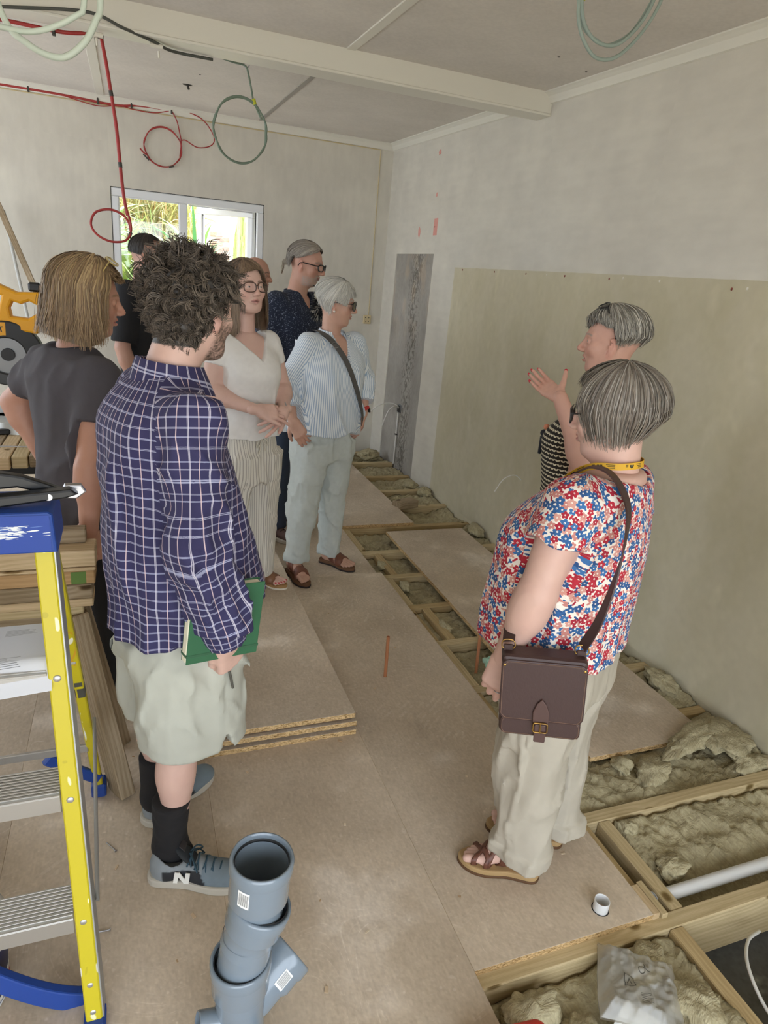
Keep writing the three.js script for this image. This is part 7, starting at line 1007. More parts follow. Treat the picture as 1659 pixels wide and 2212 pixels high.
{ // offcut, copper pipes, waste pipe, stub, mint scrap
  solo('timber_offcut', moved(cbox(0.2, 0.06, 0.1, 0.004), 2.02, 0.009, -4.63, 0, R(20)), std(0xffffff, 0.9, { map: withRepeat(texOldWood, 1, 4) }), 'short dark timber offcut resting on a far joist', 'offcut');
  const cop = std(0xc98a64, 0.45, { metalness: 0.55 });
  solo('copper_pipe', new THREE.LatheGeometry([[0.0062, -0.05], [0.0075, -0.05], [0.0075, 0.208], [0.0062, 0.208], [0.0062, -0.05]].map((p) => new THREE.Vector2(...p)), 20).rotateZ(0.02).translate(1.027, 0, -2.381), cop, 'short copper pipe stub standing up through the chipboard floor', 'pipe');
  solo('copper_pipe', new THREE.LatheGeometry([[0.0062, -0.1], [0.0075, -0.1], [0.0075, 0.24], [0.0062, 0.24], [0.0062, -0.1]].map((p) => new THREE.Vector2(...p)), 20).rotateZ(0.04).translate(1.498, 0, -2.379), cop, 'copper pipe stub rising from the insulation beside the loose sheet', 'pipe');
  const wp = wthing('waste_pipe', 'white plastic waste pipe lying between two near joists', 'pipe', [1.9, -0.06, -1.118]); const wm = phys(new THREE.Color().setRGB(0.74, 0.74, 0.73), 0.35);
  wpart(wp, 'pipe', rod([1.47, -0.052, -1.114], [2.39, -0.056, -1.12], 0.0205, 28), wm); wpart(wp, 'coupling', [rod([1.425, -0.052, -1.114], [1.462, -0.052, -1.114], 0.0245, 28), new THREE.SphereGeometry(0.024, 20, 14).scale(0.5, 1, 1).translate(1.425, -0.052, -1.114)], wm);
  solo('pipe_stub', new THREE.LatheGeometry([[0.0195, -0.02], [0.0225, -0.02], [0.0225, 0.034], [0.0215, 0.036], [0.0195, 0.034], [0.0195, -0.02]].map((p) => new THREE.Vector2(...p)), 32).translate(1.243, 0, -1.098), wm, 'white plastic pipe stub poking through a hole in the floor', 'pipe');
  part(fl, 'pipe_hole', new THREE.RingGeometry(0.0225, 0.026, 32).rotateX(-Math.PI / 2).translate(1.243, 0.0006, -1.098), M.black);
  const g = tuft(1.6, -0.025, -2.4, 0.035, 0.03, 0.05, 7, 0.3); solo('insulation_scrap', g, std(0xa9cdb6, 0.8), 'crumpled pale mint green scrap beside the far copper pipe', 'scrap');
}
{ // grey soil pipe fitting
  const t = wthing('soil_pipe_fitting', 'tall grey plastic soil pipe junction with bends standing on the floor', 'pipe fitting', [0.172, 0, -1.03]); const gm = phys(new THREE.Color().setRGB(0.2, 0.245, 0.29), 0.22, { clearcoat: 0.4, clearcoatRoughness: 0.12 }), rub = std(0x17181a, 0.6), lab = canvasTex(64, 128, (c) => { c.fillStyle = '#f2f2ef'; c.fillRect(0, 0, 64, 128); c.fillStyle = '#222'; for (let i = 0; i < 16; i++) c.fillRect(8, 10 + i * 7, 48, [2, 4, 3][i % 3]); });
  const pipeSeg = (m, prof, name, mat = gm) => wpart(t, name, lathe(prof, 56).applyMatrix4(m), mat);
  const M4 = (x, y, z, rx, rz) => { const m = new THREE.Matrix4().makeRotationFromEuler(new THREE.Euler(rx, 0, rz, 'YXZ')); m.setPosition(x, y, z); return m; };
  const sock = (h) => [[0.055, 0], [0.0625, 0.004], [0.0625, h - 0.034], [0.066, h - 0.026], [0.066, h - 0.006], [0.0635, h], [0.0595, h], [0.0575, h - 0.006]];
  pipeSeg(M4(0.172, 0, -1.03, 0, 0), [[0.052, 0.0], [0.055, 0.002], [0.055, 0.2], [0.0625, 0.215], [0.0625, 0.262], [0.0665, 0.27], [0.0665, 0.292], [0.064, 0.298], [0.0595, 0.298], [0.0575, 0.29], [0.0555, 0.26], [0.0555, 0.18]], 'junction_body');
  pipeSeg(M4(0.172, 0, -1.03, 0, 0), [[0.0575, 0.289], [0.0592, 0.292], [0.0555, 0.294]], 'seal', rub);
  const e1 = M4(0.174, 0.27, -1.03, 0, -0.14), e2 = M4(0.186, 0.355, -1.03, 0, -0.3), e3 = M4(0.204, 0.44, -1.03, 0, -0.06);
  pipeSeg(e1, [[0.055, 0], [0.055, 0.095]], 'bend'); pipeSeg(e2, [[0.055, -0.02], [0.055, 0.01], [0.0585, 0.03], [0.0625, 0.036], [0.0625, 0.062], [0.0665, 0.068], [0.0665, 0.09], [0.064, 0.096], [0.058, 0.096], [0.0565, 0.07]], 'bend');
  pipeSeg(e2, [[0.0555, 0.09], [0.0592, 0.0945], [0.0555, 0.097]], 'seal', rub);
  pipeSeg(e3, [[0.055, -0.03], [0.055, 0.022], [0.0625, 0.03], [0.0625, 0.098], [0.0665, 0.106], [0.0665, 0.126], [0.0635, 0.133], [0.0595, 0.133], [0.0575, 0.124], [0.0572, 0.118], [0.0535, 0.112], [0.0535, 0.06], [0.0505, 0.05], [0.0505, -0.03]], 'top_socket'); pipeSeg(e3, [[0.0572, 0.122], [0.055, 0.1195], [0.0545, 0.116], [0.0572, 0.113]], 'seal', rub);
  const bmx = new THREE.Matrix4().makeRotationFromEuler(new THREE.Euler(-0.75, 0, -0.95, 'YXZ')); bmx.setPosition(0.185, 0.13, -1.045);
  pipeSeg(bmx, [[0.05, 0.0], [0.055, 0.02], [0.055, 0.06], [0.0625, 0.072], [0.0625, 0.105], [0.0665, 0.112], [0.0665, 0.135], [0.064, 0.14], [0.0595, 0.14], [0.056, 0.1]], 'side_branch');
  const boss = (x, y, z, rx, rz) => pipeSeg(M4(x, y, z, rx, rz), [[0.026, 0], [0.026, 0.055], [0.0245, 0.058], [0.022, 0.058], [0.022, 0.01]], 'boss');
  boss(0.135, 0.13, -1.02, 0.1, 1.35); boss(0.2, 0.07, -0.99, 1.25, -0.75); boss(0.142, 0.05, -1.01, 0.3, 1.4);
  const lb = (m, r, y, a0) => { const g = new THREE.CylinderGeometry(r, r, 0.04, 12, 1, true, a0, 0.42).translate(0, y, 0).applyMatrix4(m); const u = g.attributes.uv; for (let i = 0; i < u.count; i++) { const a = u.getX(i), b = u.getY(i); u.setXY(i, b, a); } wpart(t, 'barcode_label', g, std(0xffffff, 0.6, { map: lab })); };
  lb(e3, 0.0632, 0.076, -0.95 + 0.0); lb(bmx, 0.0632, 0.088, 0.15);
}
{ // plastic bag, tool end, paper, cable at the lower edge
  const tex = canvasTex(512, 512, (c) => { c.fillStyle = '#dedbd2'; c.fillRect(0, 0, 512, 512); c.strokeStyle = '#5c5a54'; c.lineWidth = 5; c.strokeRect(150, 250, 60, 80); c.beginPath(); c.moveTo(165, 310); c.lineTo(180, 270); c.lineTo(196, 310); c.stroke(); c.fillStyle = '#6c6a62'; for (let i = 0; i < 7; i++) c.fillRect(240, 360 + i * 9, 70 - (i % 3) * 12, 3); c.beginPath(); c.arc(260, 200, 20, 0, 6.3); c.stroke(); c.beginPath(); c.arc(300, 170, 24, 0.5, 5); c.stroke(); });
  const g = new THREE.PlaneGeometry(0.2, 0.2, 60, 60), mk = (top) => { const q = g.clone(), p = q.attributes.position; for (let i = 0; i < p.count; i++) { const x = p.getX(i), y = p.getY(i), e = Math.min(1, (0.1 - Math.max(Math.abs(x), Math.abs(y))) / 0.03); const n = 1 - Math.abs(fbm(x * 14, y * 14, top * 9, 3)) * 2.6, n2 = 1 - Math.abs(fbm(x * 34 + 5, y * 34, top * 3, 3)) * 2.6; p.setXYZ(i, x * (1 + 0.12 * fbm(y * 9, 2, 1, 2)), top * (0.006 + e * (0.026 + 0.018 * n + 0.007 * n2)) + 0.006 * fbm(x * 20, y * 20, 4, 2), -y * (1 + 0.1 * fbm(x * 9, 6, 1, 2))); } q.computeVertexNormals(); return q; };
  const b = solo('plastic_bag', [mk(1), mk(-0.25)], new THREE.MeshPhysicalMaterial({ map: tex, roughness: 0.28, transmission: 0.7, thickness: 0, side: THREE.DoubleSide }), 'crumpled clear printed plastic bag lying on the nearest insulation', 'bag'); b.position.set(1.2, -0.018, -0.875); b.rotation.y = R(-34);
  const s = new THREE.PlaneGeometry(0.12, 0.11, 20, 20), sp = s.attributes.position; for (let i = 0; i < sp.count; i++) { const x = sp.getX(i), y = sp.getY(i); sp.setXYZ(i, x, 0.012 * Math.sin(x * 30 + y * 12) + 0.01 * fbm(x * 16, y * 16, 3, 2) + Math.abs(x) * 0.2, -y); } s.computeVertexNormals(); const sm = solo('paper_scrap', s, std(0xe4e3df, 0.9, { side: THREE.DoubleSide }), 'white folded paper scrap beside the plastic bag', 'paper'); sm.position.set(1.13, -0.035, -0.79); sm.rotation.set(0, 0.5, 0);
  const tl = wthing('multi_tool', 'red and black power tool lying at the near edge of the floor', 'tool', [0.74, 0, -0.88]);
  wpart(tl, 'grip', moved(new THREE.CapsuleGeometry(0.03, 0.12, 8, 20).rotateZ(Math.PI / 2), 0.79, 0.03, -0.842, 0, -0.1), std(0xc62c1c, 0.45)); wpart(tl, 'nose', moved(new THREE.CapsuleGeometry(0.026, 0.05, 8, 20).rotateZ(Math.PI / 2), 0.70, 0.027, -0.852, 0, -0.1), std(0x1c1c1e, 0.5));
  solo('white_cable', tube([[1.75, -0.09, -0.95], [1.66, -0.06, -0.92], [1.585, -0.045, -0.86], [1.55, -0.06, -0.78], [1.56, -0.1, -0.7], [1.6, -0.16, -0.62]], 0.005, 60, 10), std(0xd8d6ce, 0.5), 'loop of white cable over the concrete in the near corner', 'cable');
}
{ // timber stack on a trestle
  const specs = [[0.855, 0.9, -2.08, -0.155, 0.045, 'topmost short timber of the stack, set back from the ends'], [0.80, 0.855, -2.02, -0.128, 0.1, 'wide pale timber second from the top of the stack'], [0.788, 0.8, -2.015, -0.129, 0.1, 'thin pale strip between timbers in the stack'], [0.742, 0.788, -2.02, -0.133, 0.1, 'reddish timber with a green painted end in the stack'], [0.692, 0.742, -2.02, -0.142, 0.1, 'grey weathered timber in the middle of the stack'], [0.664, 0.692, -2.02, -0.142, 0.1, 'thin pale timber near the bottom of the stack'], [0.632, 0.664, -2.03, -0.172, 0.1, 'lowest timber of the stack, its end furthest back']];
  specs.forEach(([y0, y1, zf, xe, d, lab], i) => { const mt = [M.oldWood, M.pine, M.pine, std(0xffffff, 0.85, { map: withRepeat(texPine, 1, 4), color: new THREE.Color().setRGB(0.8, 0.66, 0.52) }), M.oldWood, M.pine, M.joist][i]; const t = solo('timber_length', span(-1.6, xe, y0 + 0.0008, y1 - 0.0008, zf - d, zf, 0.003, 0, [i * 0.31, i * 0.13]), mt, lab, 'timber', 'timbers stacked on the trestle'); if (i === 3) part(t, 'green_mark', span(-0.2, -0.158, y0 + 0.003, y1 - 0.003, zf - 0.001, zf + 0.0012, 0.0004), std(0x5f7a3c, 0.9), 'green painted mark'); });
  const tr = wthing('trestle', 'rough timber trestle leg propping the stacked timbers', 'trestle', [-0.3, 0, -2.1]);
  wpart(tr, 'leg', [bar([-0.085, 0.0, -1.93], [-0.2, 0.628, -2.06], 0.05, 0.1, 0.004, V(0.5, 0, 1))], M.oldWood); wpart(tr, 'leg', [bar([-0.1, 0.0, -2.22], [-0.2, 0.628, -2.13], 0.05, 0.1, 0.004, V(0.5, 0, 1))], M.oldWood); wpart(tr, 'leg', [bar([-1.5, 0, -1.93], [-1.4, 0.628, -2.06], 0.05, 0.1, 0.004, V(0.5, 0, 1))], M.oldWood); wpart(tr, 'leg', [bar([-1.5, 0, -2.32], [-1.4, 0.628, -2.15], 0.05, 0.1, 0.004, V(0.5, 0, 1))], M.oldWood); wpart(tr, 'top_rail', [span(-1.5, -0.175, 0.585, 0.631, -2.13, -2.08, 0.004)], M.oldWood);
}
{ // slatted workbench with mitre saw and hand tools
  const b = wthing('workbench', 'slatted timber workbench top on black frame behind the blonde woman', 'workbench', [-0.85, 0, -3.45]); const r = rng(66);
  for (let i = 0; i < 16; i++) { const x = -1.3 + i * 0.063; wpart(b, 'slat', span(x, x + 0.058, 0.835, 0.885, -3.95, -2.98 + (r() - 0.5) * 0.06, 0.003, 2, [i * 0.2, i * 0.4]), [M.pine, M.joist, M.oldWood][i % 3]); }
  for (const z of [-3.04, -3.85]) wpart(b, 'cross_rail', span(-1.32, -0.3, 0.795, 0.834, z - 0.02, z + 0.02, 0.003), M.black); for (const x of [-1.25, -0.36]) for (const z of [-3.04, -3.85]) wpart(b, 'leg', span(x - 0.025, x + 0.025, 0, 0.795, z - 0.025, z + 0.025, 0.003), M.black);
  const s = wthing('mitre_saw', 'yellow and black mitre saw standing on the slatted workbench', 'saw', [-0.5, 0.885, -3.55]); const ye = std(0xe8a510, 0.45), bl = std(0x18181a, 0.5), C = [-0.525, 1.235, -3.45], al = std(0xb5b5b2, 0.4, { metalness: 0.8 });
  wpart(s, 'base', [moved(new THREE.CylinderGeometry(0.14, 0.15, 0.05, 40), -0.5, 0.91, -3.5), span(-0.78, -0.3, 0.885, 0.935, -3.62, -3.52, 0.008)], al); wpart(s, 'fence', span(-0.76, -0.32, 0.935, 1.0, -3.6, -3.575, 0.004), al); wpart(s, 'arm', bar([-0.5, 0.95, -3.72], [-0.5, 1.2, -3.55], 0.06, 0.07, 0.01), bl);
  wpart(s, 'blade', moved(new THREE.CylinderGeometry(0.115, 0.115, 0.003, 60).rotateX(Math.PI / 2), ...C), std(0x7d7d7d, 0.42, { metalness: 0.7 })); wpart(s, 'arbor', moved(new THREE.CylinderGeometry(0.028, 0.028, 0.02, 24).rotateX(Math.PI / 2), C[0], C[1], C[2] + 0.008), bl);
  const arc = (r0, r1, a0, a1, n = 28) => { const q = []; for (let i = 0; i <= n; i++) { const a = R(lerp(a0, a1, i / n)); q.push([r1 * Math.cos(a), r1 * Math.sin(a)]); } for (let i = n; i >= 0; i--) { const a = R(lerp(a0, a1, i / n)); q.push([r0 * Math.cos(a), r0 * Math.sin(a)]); } return q; };
  wpart(s, 'upper_guard', moved(extrude(arc(0.075, 0.15, -10, 215), 0.06, 0.006), C[0], C[1], C[2]), bl); wpart(s, 'lower_guard', moved(extrude(arc(0.085, 0.138, 215, 330), 0.05, 0.005), C[0], C[1], C[2]), std(0x242427, 0.35));
  wpart(s, 'handle', moved(extrude([[-0.09, 0], [0.1, -0.015], [0.16, 0.04], [0.16, 0.13], [0.12, 0.165], [0.03, 0.16], [-0.04, 0.19], [-0.1, 0.185], [-0.1, 0.165], [-0.03, 0.14], [-0.05, 0.07], [-0.1, 0.03]], 0.05, 0.01, [[[0.0, 0.055], [0.07, 0.05], [0.11, 0.075], [0.11, 0.11], [0.08, 0.125], [0.045, 0.11], [0.01, 0.12], [-0.005, 0.09]]]), C[0] + 0.03, C[1] + 0.115, C[2], 0, R(-8)), ye); wpart(s, 'trigger', moved(cbox(0.05, 0.04, 0.03, 0.008), C[0] + 0.13, C[1] + 0.3, C[2]), bl); wpart(s, 'motor', moved(new THREE.CylinderGeometry(0.06, 0.06, 0.16, 28).rotateX(Math.PI / 2), C[0] + 0.02, C[1] + 0.05, C[2] - 0.11), ye);
  const tx = canvasTex(256, 96, (c) => { c.fillStyle = '#e8a510'; c.fillRect(0, 0, 256, 96); c.fillStyle = '#141414'; c.font = 'bold 58px sans-serif'; c.textAlign = 'center'; c.textBaseline = 'middle'; c.fillText('DeWALT', 128, 50, 236); });
  const lg = new THREE.PlaneGeometry(0.17, 0.062, 24, 2), lp = lg.attributes.position; for (let i = 0; i < lp.count; i++) { const x = lp.getX(i), y = lp.getY(i), a = Math.PI * 0.72 - x / 0.118, rr = 0.115 + y * 0.9; lp.setXYZ(i, rr * Math.cos(a), rr * Math.sin(a), 0); } lg.computeVertexNormals(); wpart(s, 'label', moved(lg, C[0], C[1], C[2] + 0.0315), std(0xffffff, 0.5, { map: tx }));
  const sd = wthing('screwdriver', 'screwdriver with yellow handle lying on the slatted workbench', 'screwdriver', [-0.45, 0.885, -3.12]); wpart(sd, 'shaft', rod([-0.58, 0.893, -3.12], [-0.42, 0.895, -3.1], 0.0035, 8), M.steel); wpart(sd, 'handle', moved(new THREE.CapsuleGeometry(0.013, 0.035, 8, 16).rotateZ(Math.PI / 2), -0.395, 0.9, -3.097, 0, 0.1), std(0xe6b40e, 0.4));
  solo('utility_knife', moved(cbox(0.09, 0.025, 0.03, 0.006), -0.58, 0.898, -3.36, 0, 0.1), [std(0x1a1a1c, 0.5)][0], 'black and yellow knife on the slatted bench, left of the screwdriver', 'knife'); solo('glove', tuft(-0.42, 0.905, -3.3, 0.045, 0.022, 0.03, 3, 0.4), std(0x16161a, 0.9), 'black work glove on the slatted bench by her elbow', 'glove');
  const pl = solo('leaning_batten', bar([-0.95, 2.0, -6.45], [-0.2, 0.02, -5.9], 0.045, 0.02, 0.003, V(0, 0, 1)), M.oldWood, 'brown batten leaning against the window wall at the left', 'batten'); solo('leaning_conduit', rod([-0.92, 1.95, -6.5], [-0.62, 0.02, -6.1], 0.013, 14), std(0xb9b8b2, 0.5), 'pale conduit length leaning against the window wall at the left', 'conduit');
}
{ // paint bucket at the lower left edge, scraps on the floor
  const t = wthing('paint_bucket', 'white plastic paint bucket with blue and red label below the ladder', 'bucket', [-0.47, 0, -1.33]);
  const tx = canvasTex(512, 128, (c) => { c.fillStyle = '#16224f'; c.fillRect(0, 0, 512, 128); c.fillStyle = '#f2f1ec'; c.fillRect(0, 78, 512, 12); const r = rng(12); for (let i = 0; i < 60; i++) { c.fillStyle = ['#c42a33', '#2b6cb8', '#e9e5d8'][i % 3]; c.fillRect(r() * 512, 92 + r() * 30, 18, 12); } });
  wpart(t, 'tub', lathe([[0, 0], [0.125, 0], [0.13, 0.01], [0.138, 0.21], [0.132, 0.21], [0.125, 0.02], [0, 0.015]]).translate(-0.47, 0, -1.33), phys(new THREE.Color().setRGB(0.75, 0.75, 0.74), 0.4)); wpart(t, 'rim', lathe([[0.138, 0.185], [0.146, 0.187], [0.146, 0.212], [0.136, 0.214]]).translate(-0.47, 0, -1.33), phys(new THREE.Color().setRGB(0.75, 0.75, 0.74), 0.4)); wpart(t, 'label', new THREE.CylinderGeometry(0.1375, 0.1325, 0.15, 56, 1, true).translate(-0.47, 0.098, -1.33), std(0xffffff, 0.5, { map: tx }));
  const r = rng(88), woodM = [std(0xcbb292, 0.9), std(0xd9c8ac, 0.9), std(0xb79a78, 0.9)];
  const lit = [[-0.1, -1.62], [0.03, -1.83], [-0.05, -2.1], [0.33, -1.92], [-0.2, -1.75], [0.45, -1.35], [0.1, -1.4], [0.6, -1.6], [0.7, -2.0], [0.95, -2.3], [1.1, -1.7], [0.85, -1.25], [0.4, -1.1], [1.25, -1.3], [0.93, -3.0], [1.16, -2.6], [0.55, -1.22], [0.05, -1.28]];
  lit.forEach(([x, z], i) => { const g = cbox(0.006 + r() * 0.014, 0.0015 + r() * 0.002, 0.003 + r() * 0.006, 0.0004); const m = solo('wood_chip', g, woodM[i % 3], 'small pale wood chip lying on the chipboard floor', 'wood chip', 'wood chips scattered on the floor'); m.position.set(x, 0.003, z); m.rotation.y = r() * 3; });
  [[-0.13, -1.72, 0.6], [-0.16, -1.42, 1.5], [-0.28, -1.9, 0.9]].forEach(([x, z, a], i) => { const m = solo('screw', merge([rod([0, 0, 0], [0, 0, 0.045], 0.002, 8), rod([0, 0, 0.043], [0, 0, 0.048], 0.002, 10, 0.0045)]), M.steel, ['screw lying on the floor between the ladder legs, nearer the trestle', 'screw lying on the floor below the ladder steps', 'screw on the floor behind the ladder near the timber stack'][i], 'screw'); m.position.set(x, 0.004, z); m.rotation.y = a; });
}
{ // cables and electrics
  const C0 = camera.position.clone();
  const red = std(0xa3302e, 0.5), grn = std(0x6f7f6e, 0.55), pale = std(0xc2ccbd, 0.5), dark = std(0x4a4b45, 0.6), tape = std(0x3f3a36, 0.6), yel = std(0xc2c433, 0.6), gryc = std(0x92a096, 0.5);
  const redAlong = wthing('red_cable_run', 'red cable bundle clipped along the top of the window wall', 'cable', [-0.2, 2.85, ZB]);
  wpart(redAlong, 'cable', [tube([[-2.6, 2.845, -6.605], [-1.4, 2.85, -6.603], [-0.87, 2.855, -6.603], [-0.45, 2.853, -6.603], [-0.05, 2.84, -6.602], [0.12, 2.862, -6.603], [0.39, 2.868, -6.603]], 0.009, 120, 8), tube([[-0.5, 2.86, -6.6], [-0.2, 2.815, -6.6], [-0.02, 2.84, -6.6], [0.1, 2.83, -6.6], [0.25, 2.83, -6.6], [0.39, 2.868, -6.6]], 0.004, 80, 6), tube([[0.05, 2.85, -6.6], [0.16, 2.875, -6.6], [0.28, 2.862, -6.6], [0.39, 2.868, -6.6]], 0.004, 60, 6)], red);
  for (const [x, y] of [[-1.3, 2.862], [-0.68, 2.868], [-0.18, 2.862], [0.075, 2.868], [0.39, 2.878]]) wpart(redAlong, 'clip', span(x - 0.007, x + 0.007, y - 0.035, y + 0.025, -6.62, -6.59, 0.003), tape);
  const redCoil = wthing('red_cable_coil', 'coiled red cable tail hanging on the window wall left of the grey coil', 'cable', [0.3, 2.5, ZB]);
  const circ = (cx, cy, z, rx, ry, wob, n = 40, turns = 1) => [...Array(n * turns + 1)].map((_, i) => { const a = i / n * 6.2832; return V(cx + (rx + wob * Math.sin(a * 0.37 + i)) * Math.cos(a), cy + (ry + wob * Math.sin(a * 0.53)) * Math.sin(a), z + wob * Math.sin(a * 1.7)); });
  wpart(redCoil, 'cable', [tube(circ(0.315, 2.585, -6.6, 0.15, 0.15, 0.004, 40, 2), 0.0045, 160, 7), tube([[0.39, 2.868, -6.6], [0.43, 2.8, -6.6], [0.45, 2.72, -6.6], [0.463, 2.64, -6.6], [0.45, 2.53, -6.6]], 0.0045, 40, 7), tube([[0.39, 2.868, -6.6], [0.52, 2.875, -6.595], [0.65, 2.83, -6.59], [0.735, 2.72, -6.59], [0.71, 2.65, -6.59], [0.6, 2.62, -6.59], [0.5, 2.66, -6.59], [0.463, 2.655, -6.595]], 0.0045, 60, 7), tube([[0.18, 2.51, -6.595], [0.15, 2.53, -6.59], [0.13, 2.55, -6.585]], 0.006, 10, 7)], red); wpart(redCoil, 'tape', [rod([0.36, 2.438, -6.6], [0.4, 2.452, -6.6], 0.0085, 10), rod([0.155, 2.51, -6.592], [0.2, 2.47, -6.595], 0.006, 8)], tape);
  const drop = wthing('red_cable_drop', 'long red cable drop with loop hanging from the beam before the window', 'cable', [0.1, 2.7, -4.1]);
  wpart(drop, 'cable', [tube([[-0.085, 2.72, -4.11], [-0.063, 2.582, -4.11], [-0.045, 2.44, -4.11], [-0.029, 2.303, -4.11], [-0.016, 2.09, -4.11], [-0.006, 1.98, -4.11], [0.008, 1.9, -4.11]], 0.0085, 80, 8), tube([[-0.004, 1.95, -4.11], [0.018, 1.88, -4.1], [0.02, 1.82, -4.095], [-0.01, 1.775, -4.08], [-0.08, 1.764, -4.07], [-0.145, 1.79, -4.07], [-0.175, 1.84, -4.08], [-0.15, 1.9, -4.09], [-0.08, 1.922, -4.1], [-0.02, 1.905, -4.105], [0.01, 1.87, -4.105], [0.02, 1.825, -4.1]], 0.006, 120, 8), tube([[-1.6, 2.69, -4.11], [-0.9, 2.685, -4.1], [-0.5, 2.69, -4.11], [-0.25, 2.685, -4.1], [-0.085, 2.715, -4.11]], 0.009, 80, 8)], red); wpart(drop, 'tape', [rod([-0.05, 2.475, -4.11], [-0.046, 2.45, -4.11], 0.0105, 10), rod([-0.02, 2.155, -4.11], [-0.018, 2.13, -4.11], 0.0105, 10), rod([0.02, 1.82, -4.098], [0.01, 1.79, -4.093], 0.009, 10)], tape);
  wpart(drop, 'clip', [span(-0.3, -0.285, 2.665, 2.71, -4.12, -4.075, 0.002), span(-0.1, -0.07, 2.69, 2.73, -4.125, -4.08, 0.004)], M.darkMetal);
  const gc = wthing('grey_cable_coil', 'grey green cable coil hanging from the ceiling hook beyond the beam', 'cable', [0.7, 2.6, -4.62]);
  wpart(gc, 'cable', [tube(circ(0.672, 2.475, -4.62, 0.158, 0.178, 0.004, 40, 2), 0.0055, 180, 8), tube([[0.52, 2.84, -4.62], [0.62, 2.825, -4.62], [0.695, 2.818, -4.62], [0.715, 2.78, -4.62], [0.735, 2.7, -4.62], [0.75, 2.64, -4.62], [0.8, 2.55, -4.62]], 0.0055, 60, 8)], grn); wpart(gc, 'tape', rod([0.747, 2.655, -4.62], [0.757, 2.625, -4.62], 0.0115, 10), yel); wpart(gc, 'hook', [tube([[0.69, 2.845, -4.62], [0.69, 2.815, -4.62], [0.71, 2.81, -4.62], [0.72, 2.825, -4.62]], 0.003, 16, 6)], M.steel);
  solo('dark_cable', tube([[-0.5, 2.69, -3.915], [-0.14, 2.735, -3.9], [0.02, 2.705, -3.915], [0.16, 2.69, -3.98], [0.25, 2.685, -4.06], [0.45, 2.69, -4.09]], 0.007, 80, 8), dark, 'dark cable crossing under the beam at the upper left', 'cable');
  const cc = wthing('conduit_clip', 'cream cable clips under the ceiling beam', 'clip', [0.03, 2.675, -3.99]); wpart(cc, 'clip', [rod([-0.13, 2.675, -3.99], [-0.07, 2.675, -3.99], 0.011, 12), rod([0.14, 2.68, -4.0], [0.2, 2.68, -4.0], 0.011, 12), rod([-0.1, 2.66, -3.99], [-0.1, 2.63, -3.99], 0.005, 8), rod([0.18, 2.66, -4.0], [0.182, 2.63, -4.0], 0.005, 8)], std(0xd9d4c6, 0.6));
  const up = wthing('pale_cable_loops', 'thick pale cable loops hanging from the ceiling at the upper left', 'cable', [-0.2, 2.75, -1.85]);
  wpart(up, 'cable', [tube([[-0.34, 2.765, -1.92], [-0.3, 2.42, -1.9], [-0.234, 2.174, -1.868], [-0.182, 2.11, -1.823], [-0.118, 2.088, -1.79], [-0.071, 2.12, -1.783], [-0.045, 2.168, -1.791], [-0.034, 2.21, -1.803], [-0.03, 2.4, -1.81], [-0.05, 2.765, -1.82]], 0.0068, 120, 10), tube([[-0.5, 2.765, -1.9], [-0.42, 2.3, -1.9], [-0.33, 2.15, -1.88], [-0.235, 2.139, -1.855], [-0.181, 2.134, -1.832], [-0.134, 2.146, -1.818], [-0.087, 2.173, -1.81], [-0.066, 2.207, -1.814], [-0.06, 2.4, -1.815], [-0.08, 2.765, -1.82]], 0.006, 120, 10)], pale);
  const ur = wthing('grey_cable_loops', 'grey green cable loops with yellow tape hanging from the ceiling at the upper right', 'cable', [1.5, 2.75, -2.2]);
  const uz = -2.3, loop = (q, z) => tube(q.map(([a, b]) => [a, b, z]), 0.0062, 90, 8);
  wpart(ur, 'cable', [loop([[1.44, 2.775], [1.445, 2.67], [1.455, 2.59], [1.49, 2.53], [1.55, 2.49], [1.63, 2.505], [1.71, 2.58], [1.77, 2.68], [1.79, 2.775]], uz), loop([[1.455, 2.775], [1.465, 2.66], [1.49, 2.585], [1.55, 2.542], [1.63, 2.545], [1.7, 2.6], [1.75, 2.68], [1.775, 2.775]], uz - 0.015), loop([[1.46, 2.775], [1.47, 2.65], [1.5, 2.58], [1.56, 2.55], [1.62, 2.547], [1.7, 2.6], [1.76, 2.7], [1.785, 2.775]], uz - 0.03)], gryc); wpart(ur, 'tape', rod([1.463, 2.7, uz - 0.02], [1.47, 2.645, uz - 0.02], 0.012, 12), yel);
  // socket on the window wall with its surface trunking
  const so = wthing('wall_socket', 'beige socket plate below surface trunking in the far corner', 'socket', [2.253, 1.29, ZB]); const be = std(0xcdbb93, 0.6);
  wpart(so, 'plate', span(2.212, 2.294, 1.25, 1.336, ZB, ZB + 0.016, 0.005), be); wpart(so, 'hole', [[2.235, 1.31], [2.27, 1.31], [2.24, 1.272], [2.268, 1.275]].map(([x, y]) => new THREE.CircleGeometry(0.005, 10).translate(x, y, ZB + 0.0166)), M.black); wpart(so, 'trunking', [span(2.264, 2.272, 1.336, 2.832, ZB, ZB + 0.007, 0.002)], be);
  const sb = wthing('cable_box', 'grey back box with white cable tails on the bare plaster strip', 'socket', [XW, 0.53, -5.9]); const wc = std(0xdddbd4, 0.5);
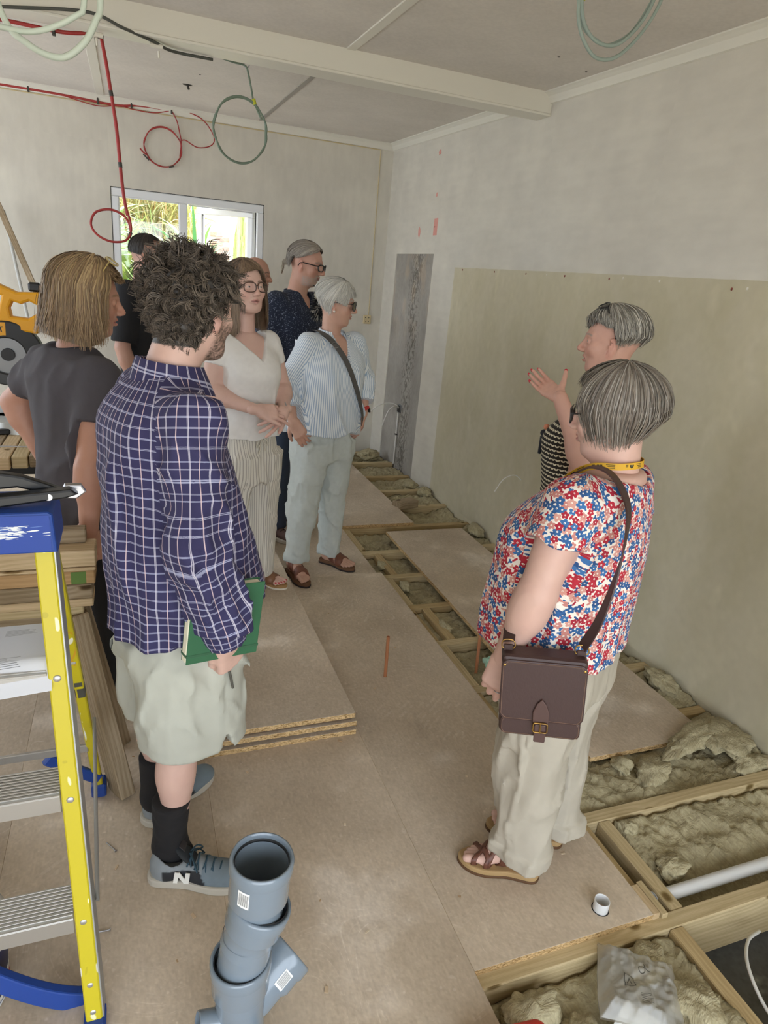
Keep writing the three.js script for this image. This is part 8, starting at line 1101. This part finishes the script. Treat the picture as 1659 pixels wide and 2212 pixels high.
  wpart(sb, 'box', [span(XW - 0.002, XW + 0.012, 0.49, 0.57, -5.93, -5.85, 0.002)], std(0x8e9093, 0.5, { metalness: 0.6 })); wpart(sb, 'box_inside', span(XW - 0.004, XW - 0.001, 0.497, 0.563, -5.923, -5.857, 0.001), M.black); wpart(sb, 'cable', [tube([[XW, 0.55, -5.9], [2.33, 0.575, -5.92], [2.22, 0.55, -5.95], [2.12, 0.45, -6.0]], 0.005, 30, 6), tube([[XW, 0.54, -5.88], [2.34, 0.555, -5.86], [2.28, 0.52, -5.84], [2.23, 0.42, -5.82], [2.22, 0.38, -5.82]], 0.007, 30, 6)], wc); wpart(sb, 'conduit', [rod([XW - 0.006, 0.49, -5.885], [XW - 0.006, -0.02, -5.885], 0.007, 10)], wc); wpart(sb, 'saddle', [span(XW - 0.016, XW, 0.27, 0.285, -5.9, -5.87, 0.002)], M.darkMetal);
  solo('wall_wire', tube([[XW, 0.52, -3.62], [2.33, 0.56, -3.6], [2.24, 0.54, -3.58], [2.18, 0.46, -3.57]], 0.0035, 24, 6), wc, 'thin white wire sticking out of the long wall behind the flowered blouse', 'wire');
}
{ // fluffy toy on the tall man's shoulder bag: dark pompom with pale tuft
  const t = wthing('pompom_charm', 'dark furry pompom with a pale tuft between tall man and white-haired woman', 'pompom', [1.06, 1.5, -4.02]); const r = rng(44), l = [], l2 = [];
  for (let i = 0; i < 420; i++) { const d = V(r() * 2 - 1, r() * 2 - 1, r() * 2 - 1).normalize(), b = V(1.06 + d.x * 0.02, 1.5 + d.y * 0.045, -4.02 + d.z * 0.02); l.push(strandTube([b, b.clone().addScaledVector(d, 0.022), b.clone().addScaledVector(d, 0.036).add(V(0, -0.008, 0))], 0.0022, 0.0006, () => r() < 0.8 ? [0.012, 0.014, 0.02] : [0.55, 0.52, 0.45])); }
  for (let i = 0; i < 160; i++) { const d = V(r() * 2 - 1, r() * 2 - 1, r() * 2 - 1).normalize(), b = V(1.055, 1.575, -4.015); l2.push(strandTube([b, b.clone().addScaledVector(d, 0.018), b.clone().addScaledVector(d, 0.03)], 0.0026, 0.0008, () => [0.7, 0.66, 0.52])); }
  const g1 = strandsGeo(l).translate(-1.06, -1.5, 4.02), g2 = strandsGeo(l2).translate(-1.06, -1.5, 4.02); part(t, 'fur', g1, HAIR); part(t, 'tuft', g2, HAIR); part(t, 'cord', tube([[0, 0.06, 0], [-0.01, 0.1, -0.01], [-0.03, 0.13, -0.03]], 0.003, 10, 6), M.black);
}
renderer.render(scene, camera);
